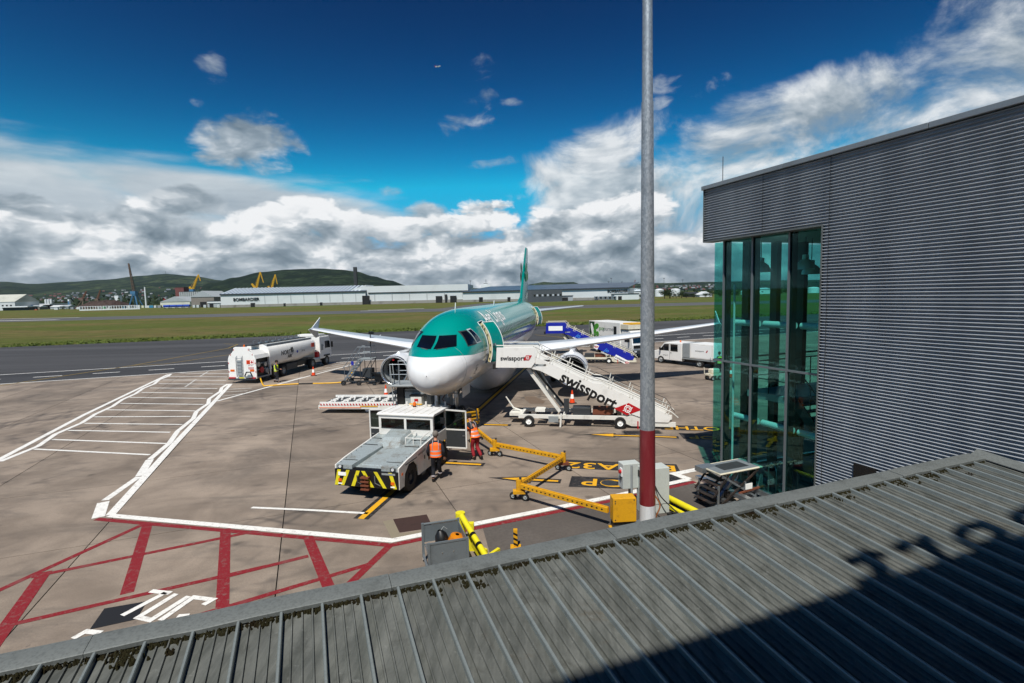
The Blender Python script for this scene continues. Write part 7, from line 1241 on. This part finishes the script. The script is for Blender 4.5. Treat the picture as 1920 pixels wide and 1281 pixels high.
for k in range(9): MB().bx(-hw+.05+k*.1, -hw+.065+k*.1, -hd+.03, hd-.03, .435, .465).build('mesh_bar', M_GALV, cg)
for x in (-.15, .12): MB().cyl((x, -hd-.01, .7), (x, -hd-.022, .7), .015, n=8).build('rivet', M_STEEL, cg)
MB().bar((-hw, -hd, .16), (-hw, hd, .16), .05, .05).build('base_rail', M_GALV, cg); MB().bar((hw, -hd, .16), (hw, hd, .16), .05, .05).build('base_rail', M_GALV, cg); MB().bx(-hw, hw, -hd-.02, -hd+.02, .12, .2).build('base_rail', M_CG, cg)
for x in (-hw, hw):
    for y in (-hd, hd): wheel(cg, (x, y, .07), (1, 0, 0), .07, .04, M_BLACK, M_LWHITE)
wb = thing('warning_lamp', 'amber ribbed lamp and black gear lying in the grey trolley', 'lamp', UV(0, 0) + Vector((-1.62, 12.75, .47)), R(17)); MB().lathe([(0, .2), (.05, .21), (.18, .2), (.32, .16), (.36, .05)], (.05, -.05, 0), (.2, -.2, 1), 18).build('lens', mat('amber lens', '#c9780d', .3, dirt=.3, scale=6), wb, 30); MB().lathe([(0, .17), (.1, .19), (.3, .15), (.42, .06)], (-.2, .08, 0), (-.2, .1, 1), 14).build('black_bag', M_BLACKP, wb, 40); MB().box((.1, -.28, .06), (.34, .16, .14)).build('timber_block', M_RUST, wb); MB().tube([(-.25, .1, .42), (-.18, .1, .5), (-.1, .1, .42)], .012, 6).build('bag_handle', M_GREY, wb)
br = thing('yellow_barrier', 'lemon yellow barrier with black bands leaning past the trolley', 'barrier'); a, b = Vector((-1.45, 13.65, .86)), Vector((-.72, 12.2, .42)); d = b-a; MB().cyl(a, b, .075, n=14).build('tube', M_LEMON, br, 40)
for k in (.45, .68): MB().cyl(a + d*k, a + d*(k+.06), .078, n=14).build('black_band', M_BLACKP, br, 40)
MB().cyl((-1.5, 13.75, 0), (-1.5, 13.75, .92), .13, n=16).build('end_post', M_LEMON, br, 40); MB().bx(-1.28, -1.12, 13.4, 13.55, 0, .75).build('plate', M_LEMON, br); MB().bar((-1.15, 13.2, .32), (-.85, 12.6, .2), .05, .18).build('lower_plate', M_LEMON, br); MB().bar((-1.0, 13.45, .05), (-.82, 13.25, .05), .15, .1).build('foot', M_LEMON, br); MB().bar((-.72, 12.45, .3), (-.45, 12.8, .32), .08, .12).build('bracket', M_LEMON, br); MB().bar((-.72, 12.3, .0), (-.72, 12.3, .42), .1, .1).build('leg', M_LEMON, br)
def bollard(label, p, h, m_):
    t = thing('bollard', label, 'bollard', (p.x, p.y, 0)); MB().bx(-.14, .14, -.12, .12, 0, .025).build('base_plate', m_, t); MB().bx(-.055, .055, -.055, .055, .025, h).build('post', m_, t, bevel=.008)
    for k in range(3): MB().hexa([(-.057, -.058, .1+k*.14), (.057, -.058, .04+k*.14), (.057, -.054, .04+k*.14), (-.057, -.054, .1+k*.14), (-.057, -.058, .16+k*.14), (.057, -.058, .1+k*.14), (.057, -.054, .1+k*.14), (-.057, -.054, .16+k*.14)]).build('black_stripe', M_BLACKP, t)
bollard('short yellow bollard with black stripes on the dark apron patch', G(967, 1026), .5, M_ARM); bollard('yellow stub peeping above the coping near the middle', G(1043, 1042), .4, M_LEMON)
tf = thing('yellow_stop', 'small lemon yellow stop bracket at the foot of the arm box', 'bracket', (3.5, 14.1, 0), R(20)); MB().bx(-.05, .05, -.05, .05, 0, .35).build('post', M_LEMON, tf); MB().bar((-.3, 0, .16), (.3, 0, .1), .06, .1).build('rail', M_LEMON, tf)
# ------------------------------------------------------------------ scissor lift table by the stairwell
lt = thing('lift_table', 'folded scissor lift table with pale edged deck beside the stairwell', 'lift table', (6.86, 16.35, 0), R(22)); M_LT = mat('worn table top', '#7d8488', .6, .2, dirt=.6, scale=5, fine=.4); M_FR = mat('dark steel frame', '#2a2725', .6, .3, dirt=.5, scale=5, dirtcol='#6b4a36')
MB().bx(-.82, .82, -.42, .42, 1.1, 1.15).build('deck', M_LT, lt, bevel=.01); MB().bx(-.5, .5, -.25, .25, 1.151, 1.158).build('tread_plate', M_DGREY, lt); mb = MB(); mb.tube([(-.84, -.44, 1.12), (.84, -.44, 1.12), (.84, .44, 1.12), (-.84, .44, 1.12)], .032, 6, closed=True); mb.build('deck_rim', M_CREAM, lt)
for y in (-.42, .42):
    MB().bar((-.75, y, 1.05), (.7, y, .15), .04, .06).build('scissor_arm', M_GALV, lt); MB().bar((.7, y, 1.05), (-.75, y, .15), .04, .06).build('scissor_arm', M_FR, lt); MB().bx(-1.0, 1.0, y-.03, y+.03, .1, .17).build('base_beam', M_GALV, lt)
    for x in (-.9, .15, .85): MB().bar((x, y, .1), (x+.02, y, .75 if x < .5 else .85), .05, .05).build('post', M_GALV, lt)
    MB().bar((.6, y, .12), (.85, y, .88), .04, .04).build('brace', M_GALV, lt); MB().bar((-1.05, y, .45), (-.45, y, 1.1), .04, .05).build('brace', M_FR, lt)
MB().bar((-.1, -.46, .42), (.9, -.46, .5), .05, .05).build('tie_bar', M_RUST, lt); MB().bx(.15, .42, -.48, -.46, .5, .68).build('rating_plate', M_LWHITE, lt); MB().bx(-.3, .1, -.2, .2, .2, .4).build('pump_unit', M_FR, lt); MB().bar((-.4, 0, .2), (.3, 0, .95), .1, .1).build('lift_ram', M_STEEL, lt)
for k in range(5): MB().bx(-1.1, -.88, -.36, .36, .22+k*.16, .235+k*.16).build('step_tread', M_FR, lt, matrix=Matrix.Translation((k*.1-.05, 0, 0)))
MB().bx(-1.0, -.45, .15, .5, 1.0, 1.16).build('side_tray', M_GALV, lt)
for x in (-.85, .85):
    for y in (-.42, .42): wheel(lt, (x, y, .06), (0, 1, 0), .06, .05, M_RUST, M_GREY)
hr = thing('hoop_rail', 'bright steel hoop handrail before the stairwell glazing', 'handrail', (8.3, 16.3, 0), R(21))
for x in (0, .38): MB().tube([(x, 0, 0), (x, 0, .95), (x+.05, .12, 1.1), (x+.1, .3, 1.1), (x+.12, .42, .95), (x+.12, .42, 0)], .024, 8).build('hoop', M_STEEL, hr, 60)
MB().cyl((0, 0, .5), (.38, 0, .5), .018, n=6).build('cross_tube', M_STEEL, hr); MB().bx(-.05, .55, -.05, .5, 0, .02).build('base_plate', M_STEEL, hr)
mb = thing('kerb_rail', 'silver double rail along the foot of the stairwell glazing', 'rail', (0, 0, 0), GA); MB().bx(12.05, 12.25, 10.0, 14.2, .3, .42).build('upper_rail', M_STEEL, mb); MB().bx(11.75, 11.9, 10.0, 13.8, .1, .2).build('lower_rail', M_STEEL, mb)
for v in (10.2, 12.0, 13.7): MB().bx(11.8, 12.2, v-.04, v+.04, 0, .3).build('bracket', M_GREY, mb)
# far-off aeroplane in the sky
fp = AY(821, 125, 2600); sp_ = thing('distant_plane', 'tiny distant aeroplane high in the blue sky', 'airplane', fp, R(70)); MB().tube([(0, -14, 0), (0, -12, 0), (0, 8, 0), (0, 15, .8)], [.3, 1.8, 1.8, .3], 10).build('fuselage', M_WHITE, sp_); MB().hexa([(-16, 3, 0), (16, 3, 0), (3, -2, 0), (-3, -2, 0), (-16, 4.5, .4), (16, 4.5, .4), (3, 3, .4), (-3, 3, .4)]).build('wing', M_AGREY, sp_); MB().prism([(11, 1), (15, 1), (15.5, 6), (13.8, 6)], 'x', -.2, .2).build('fin', M_CONE, sp_)
# ------------------------------------------------------------------ people
M_SKIN = mat('skin', '#b98368', .55, dirt=.1, fine=0); M_HIVO = mat('orange high visibility cloth', '#ff6a14', .7, dirt=.15, scale=6, dirtcol='#c04a0c'); M_HIVY = mat('yellow high visibility cloth', '#d3e81a', .7, dirt=.15, scale=6); M_REFL = mat('reflective tape', '#a9a2a6', .4, dirt=.1)
M_NAVY = mat('dark navy cloth', '#14161f', .85, dirt=.15); M_REDT = mat('red work trousers', '#8c1420', .8, dirt=.25, scale=6); M_SHOE = mat('black boots', '#0d0d0e', .6); M_GLOVE = mat('green glove', '#5fae4a', .7); M_HAIRG = mat('grey hair', '#6f6860', .9); M_HAIRD = mat('dark hair', '#1c1714', .9)
def skinned(verts, edges, m, root=0, sub=2):
    me = bpy.data.meshes.new('skin'); me.from_pydata([v[0] for v in verts], edges, []); o = bpy.data.objects.new('skin', me); COL.objects.link(o)
    md = o.modifiers.new('skin', 'SKIN'); md.use_smooth_shade = True
    for i, v in enumerate(verts): r = v[1]; me.skin_vertices[0].data[i].radius = r if isinstance(r, tuple) else (r, r); me.skin_vertices[0].data[i].use_root = (i == root)
    o.modifiers.new('sub', 'SUBSURF').levels = sub; dg = bpy.context.evaluated_depsgraph_get(); dg.update(); out = bpy.data.meshes.new_from_object(o.evaluated_get(dg)); bpy.data.objects.remove(o); out.materials.clear(); out.materials.append(m)
    out.polygons.foreach_set('use_smooth', [True]*len(out.polygons)); return out
def join(me, mb):                                   # add extra pieces to a skinned mesh
    bm = bmesh.new(); bm.from_mesh(me); t = mb.mesh('x', []) if False else None
    vs_ = [bm.verts.new(v) for v in mb.v]
    for f in mb.f:
        try: bm.faces.new([vs_[i] for i in f]).smooth = True
        except ValueError: pass
    bm.to_mesh(me); bm.free(); return me
def ell(mb, c, r, n=12, m_=8, z0=-1.0):
    c = Vector(c); mb.rings([[c + Vector((r[0]*math.cos(2*math.pi*k/n)*math.cos(b), r[1]*math.sin(2*math.pi*k/n)*math.cos(b), r[2]*math.sin(b))) for k in range(n)] for b in [math.asin(z0) + (math.pi/2*.98-math.asin(z0))*q/m_ for q in range(m_+1)]]); return mb
def person(label, loc, rz_, lean, knees, arms, vest, trouser, hair, glove=None, group=None):
    """facing local +y; lean = (x, y) shift of the chest; knees/ankles and elbows/wrists are given per side"""
    t = thing('person', label, 'person', loc, rz_, group); lx, ly = lean
    V = Vector; hip = V((0, 0, .93)); ch = V((lx, ly, 1.32)); nk = V((lx*1.25, ly*1.25+.01, 1.5)); hd = nk + V((lx*.25, ly*.25+.04, .17))
    vs_ = [(hip, (.15, .12)), (hip.lerp(ch, .5), (.14, .11)), (ch, (.16, .12)), (nk, .06), (nk + V((0, .02, .07)), .055), (hd, (.085, .1)), (hd + V((0, 0, .08)), (.075, .09))]; es = [(0, 1), (1, 2), (2, 3), (3, 4), (4, 5), (5, 6)]; ends = []
    for s, (k, a, toe) in zip((-1, 1), knees):
        b = len(vs_); vs_ += [(hip + V((s*.1, 0, -.06)), .1), (V(k), .065), (V(a), .045), (V(a) + V((toe[0], toe[1], -.055)), .04)]; es += [(0, b), (b, b+1), (b+1, b+2), (b+2, b+3)]
    sh = []
    for s, (e_, w) in zip((-1, 1), arms):
        b = len(vs_); S = ch + V((s*.19, 0, .1)); vs_ += [(S, .065), (V(e_), .048), (V(w), .032)]; es += [(2, b), (b, b+1), (b+1, b+2)]; sh.append((S, V(e_), V(w)))
    body = skinned([(tuple(a), r) for a, r in vs_], es, M_SKIN); ex = MB()
    for S, e_, w in sh:                              # palm and five fingers
        d = (w-e_).normalized(); x = d.cross(V((0, 0, 1))); x = x.normalized() if x.length > .1 else V((1, 0, 0)); up = x.cross(d); ex.box(w + d*.045, (.05, .05, .05)); ex.tube([w, w + d*.04, w + d*.085], [.03, .036, .03], 8)
        for q, l in zip((-.028, -.01, .01, .027), (.05, .062, .058, .045)): b0 = w + d*.08 + x*q; ex.tube([b0, b0 + d*l*.55 - up*.006, b0 + d*l - up*.025], [.0095, .009, .007], 6)
        ex.tube([w + d*.03 + x*.03, w + d*.06 + x*.055, w + d*.085 + x*.05], [.011, .01, .008], 6)
    for s in (-1, 1): ell(ex, hd + V((s*.088, -.005, 0)), (.016, .03, .04), 8, 4)
    ex.tube([hd + V((0, .09, .03)), hd + V((0, .125, -.015)), hd + V((0, .1, -.02))], [.012, .018, .012], 6); link('body', join(body, ex), t)
    for s in (-1, 1): ell(MB(), hd + V((s*.035, .092, .03)), (.014, .01, .009), 8, 4).build('eye', M_HAIRD, t)
    MB().box(hd + V((0, .095, -.06)), (.045, .012, .012)).build('mouth', M_RED, t)
    leg = [(tuple(hip), (.165, .135)), (tuple(hip + V((0, 0, .1))), (.16, .13))]; le = [(0, 1)]
    for s, (k, a, toe) in zip((-1, 1), knees): b = len(leg); leg += [(tuple(hip + V((s*.1, 0, -.06))), .115), (tuple(k), .082), (tuple(V(a) + V((0, 0, .03))), .068)]; le += [(0, b), (b, b+1), (b+1, b+2)]
    link('trousers', skinned(leg, le, trouser), t)
    for s, (k, a, toe) in zip((-1, 1), knees):
        d = V((toe[0], toe[1], 0)); d = d.normalized() if d.length else V((0, 1, 0)); A = V(a); so = MB(); so.tube([A + V((0, 0, .04)) - d*.02, A + V((0, 0, -.02)) - d*.03, A + V((0, 0, -.055)) - d*.03], [.055, .058, .05], 10); so.tube([A - d*.07 + V((0, 0, -.05)), A + d*.05 + V((0, 0, -.045)), A + d*.15 + V((0, 0, -.058)), A + d*.2 + V((0, 0, -.068))], [.04, .05, .045, .02], 10); so.build('shoe', M_SHOE, t, 60)
        if trouser is M_NAVY: kk = V(k); MB().cyl(A.lerp(kk, .22), A.lerp(kk, .34), .077, .08, 12).build('ankle_band', M_REFL, t)
    jk = [(tuple(hip + V((0, 0, .08))), (.165, .13)), (tuple(hip.lerp(ch, .5)), (.155, .12)), (tuple(ch), (.175, .13)), (tuple(nk), .075)]; je = [(0, 1), (1, 2), (2, 3)]
    for S, e_, w in sh: b = len(jk); jk += [(tuple(S), .078), (tuple(e_), .062), (tuple(e_.lerp(w, .93)), .045)]; je += [(2, b), (b, b+1), (b+1, b+2)]
    link('jacket', skinned(jk, je, M_NAVY, 0), t)
    def vr(f, g=1.0):
        c = hip.lerp(ch, f) if f <= 1 else ch.lerp(nk, f-1); w = (.19, .2, .205, .225, .215, .15)[min(5, int(f*2.6))]; w = {0: .215, .25: .208, .5: .208, .75: .22, 1.0: .24, 1.25: .252, 1.5: .235, 1.75: .15}[f] if f in (0, .25, .5, .75, 1.0, 1.25, 1.5, 1.75) else .2
        d = .165 if f < 1.4 else .135 if f < 1.6 else .11; return [c + V((w*g*math.cos(2*math.pi*k/20), d*g*math.sin(2*math.pi*k/20)*(1.0), 0)) for k in range(20)]
    vm = MB(); vm.rings([vr(f) for f in (0, .25, .5, .75, 1.0, 1.25, 1.5, 1.75)], False); vo = vm.build('vest', vest, t, 80)
    def band(f0, f1):
        a, b = vr(0), vr(0); c0 = [p for p in vr(.5, 1.012)]; c = hip.lerp(ch, .5); o0, o1 = hip.lerp(ch, f0)-c, hip.lerp(ch, f1)-c; mb = MB(); mb.rings([[p + o0 for p in c0], [p + o1 for p in c0]], False); mb.build('reflective_band', M_REFL, vo, 80)
    band(.12, .25); band(.5, .63)
    for s in (-1, 1): mb = MB(); mb.tube([ch + V((s*.11, -.165, -.12)), ch + V((s*.115, -.165, .05)), ch + V((s*.1, -.13, .15)), ch + V((s*.1, .0, .19))], .014, 6); mb.build('reflective_brace', M_REFL, vo)
    hm_ = MB(); ell(hm_, hd + V((0, -.02, .06)), (.112, .128, .125), 16, 8, -.7); hm_.build('hair', hair, t, 80)
    if glove: S, e_, w = sh[0]; ell(MB(), w + (w-e_).normalized()*.05, (.06, .055, .055)).build('glove', glove, t, 80)
    return t
st_legs = (((-.1, .06, .5), (-.11, -.16, .1), (0, .1)), ((.1, .1, .5), (.12, .12, .085), (0, .1)))
person('walking person in orange vest and dark trousers beside the tug', (-2.86, 18.75, 0), R(6), (.0, .07), (((-.11, .1, .5), (-.12, -.02, .085), (0, .1)), ((.1, .12, .52), (.13, .3, .14), (.02, .1))), (((-.3, .03, 1.12), (-.27, .16, .9)), ((.28, -.04, 1.12), (.3, .06, .88))), M_HIVO, M_NAVY, M_HAIRG)
person('leaning person in orange vest and red trousers reaching to the tug door', (-1.6, 21.3, 0), R(38), (.02, .3), (((-.1, .12, .5), (-.12, -.05, .085), (0, .1)), ((.1, .05, .5), (.1, -.25, .12), (.02, .1))), (((-.28, .52, 1.33), (-.4, .82, 1.36)), ((.3, .32, 1.1), (.2, .55, 1.0))), M_HIVO, M_REDT, M_HAIRD, M_GLOVE)
person('person in yellow vest standing at the open side of the tanker', (-19.3, 42.75, 0), R(-75), (.0, .02), st_legs, (((-.3, .06, 1.1), (-.15, .32, 1.05)), ((.3, .06, 1.1), (.15, .34, 1.08))), M_HIVY, M_NAVY, M_HAIRD)
person('person in yellow vest seen through the stairwell corner glass', (16.4, 41.4, 0), R(10), (.0, .04), st_legs, (((-.3, .0, 1.1), (-.28, .12, .88)), ((.3, .0, 1.1), (.28, .12, .88))), M_HIVY, M_NAVY, M_HAIRD)
# ------------------------------------------------------------------ thin summer haze
hz = MB().bx(-9000, 9000, -1500, 9500, -1.6, 520).build('haze', []); hz['kind'] = 'stuff'
hmat = bpy.data.materials.new('haze'); hmat.use_nodes = True; hn = hmat.node_tree.nodes; hn.clear(); pv = hn.new('ShaderNodeVolumePrincipled'); pv.inputs['Color'].default_value = (0.78, 0.88, 1.0, 1); pv.inputs['Density'].default_value = 0.000015; pv.inputs['Anisotropy'].default_value = 0.2
ho = hn.new('ShaderNodeOutputMaterial'); hmat.node_tree.links.new(pv.outputs[0], ho.inputs['Volume']); hz.data.materials.clear(); hz.data.materials.append(hmat)
SC.cycles.volume_bounces = 0
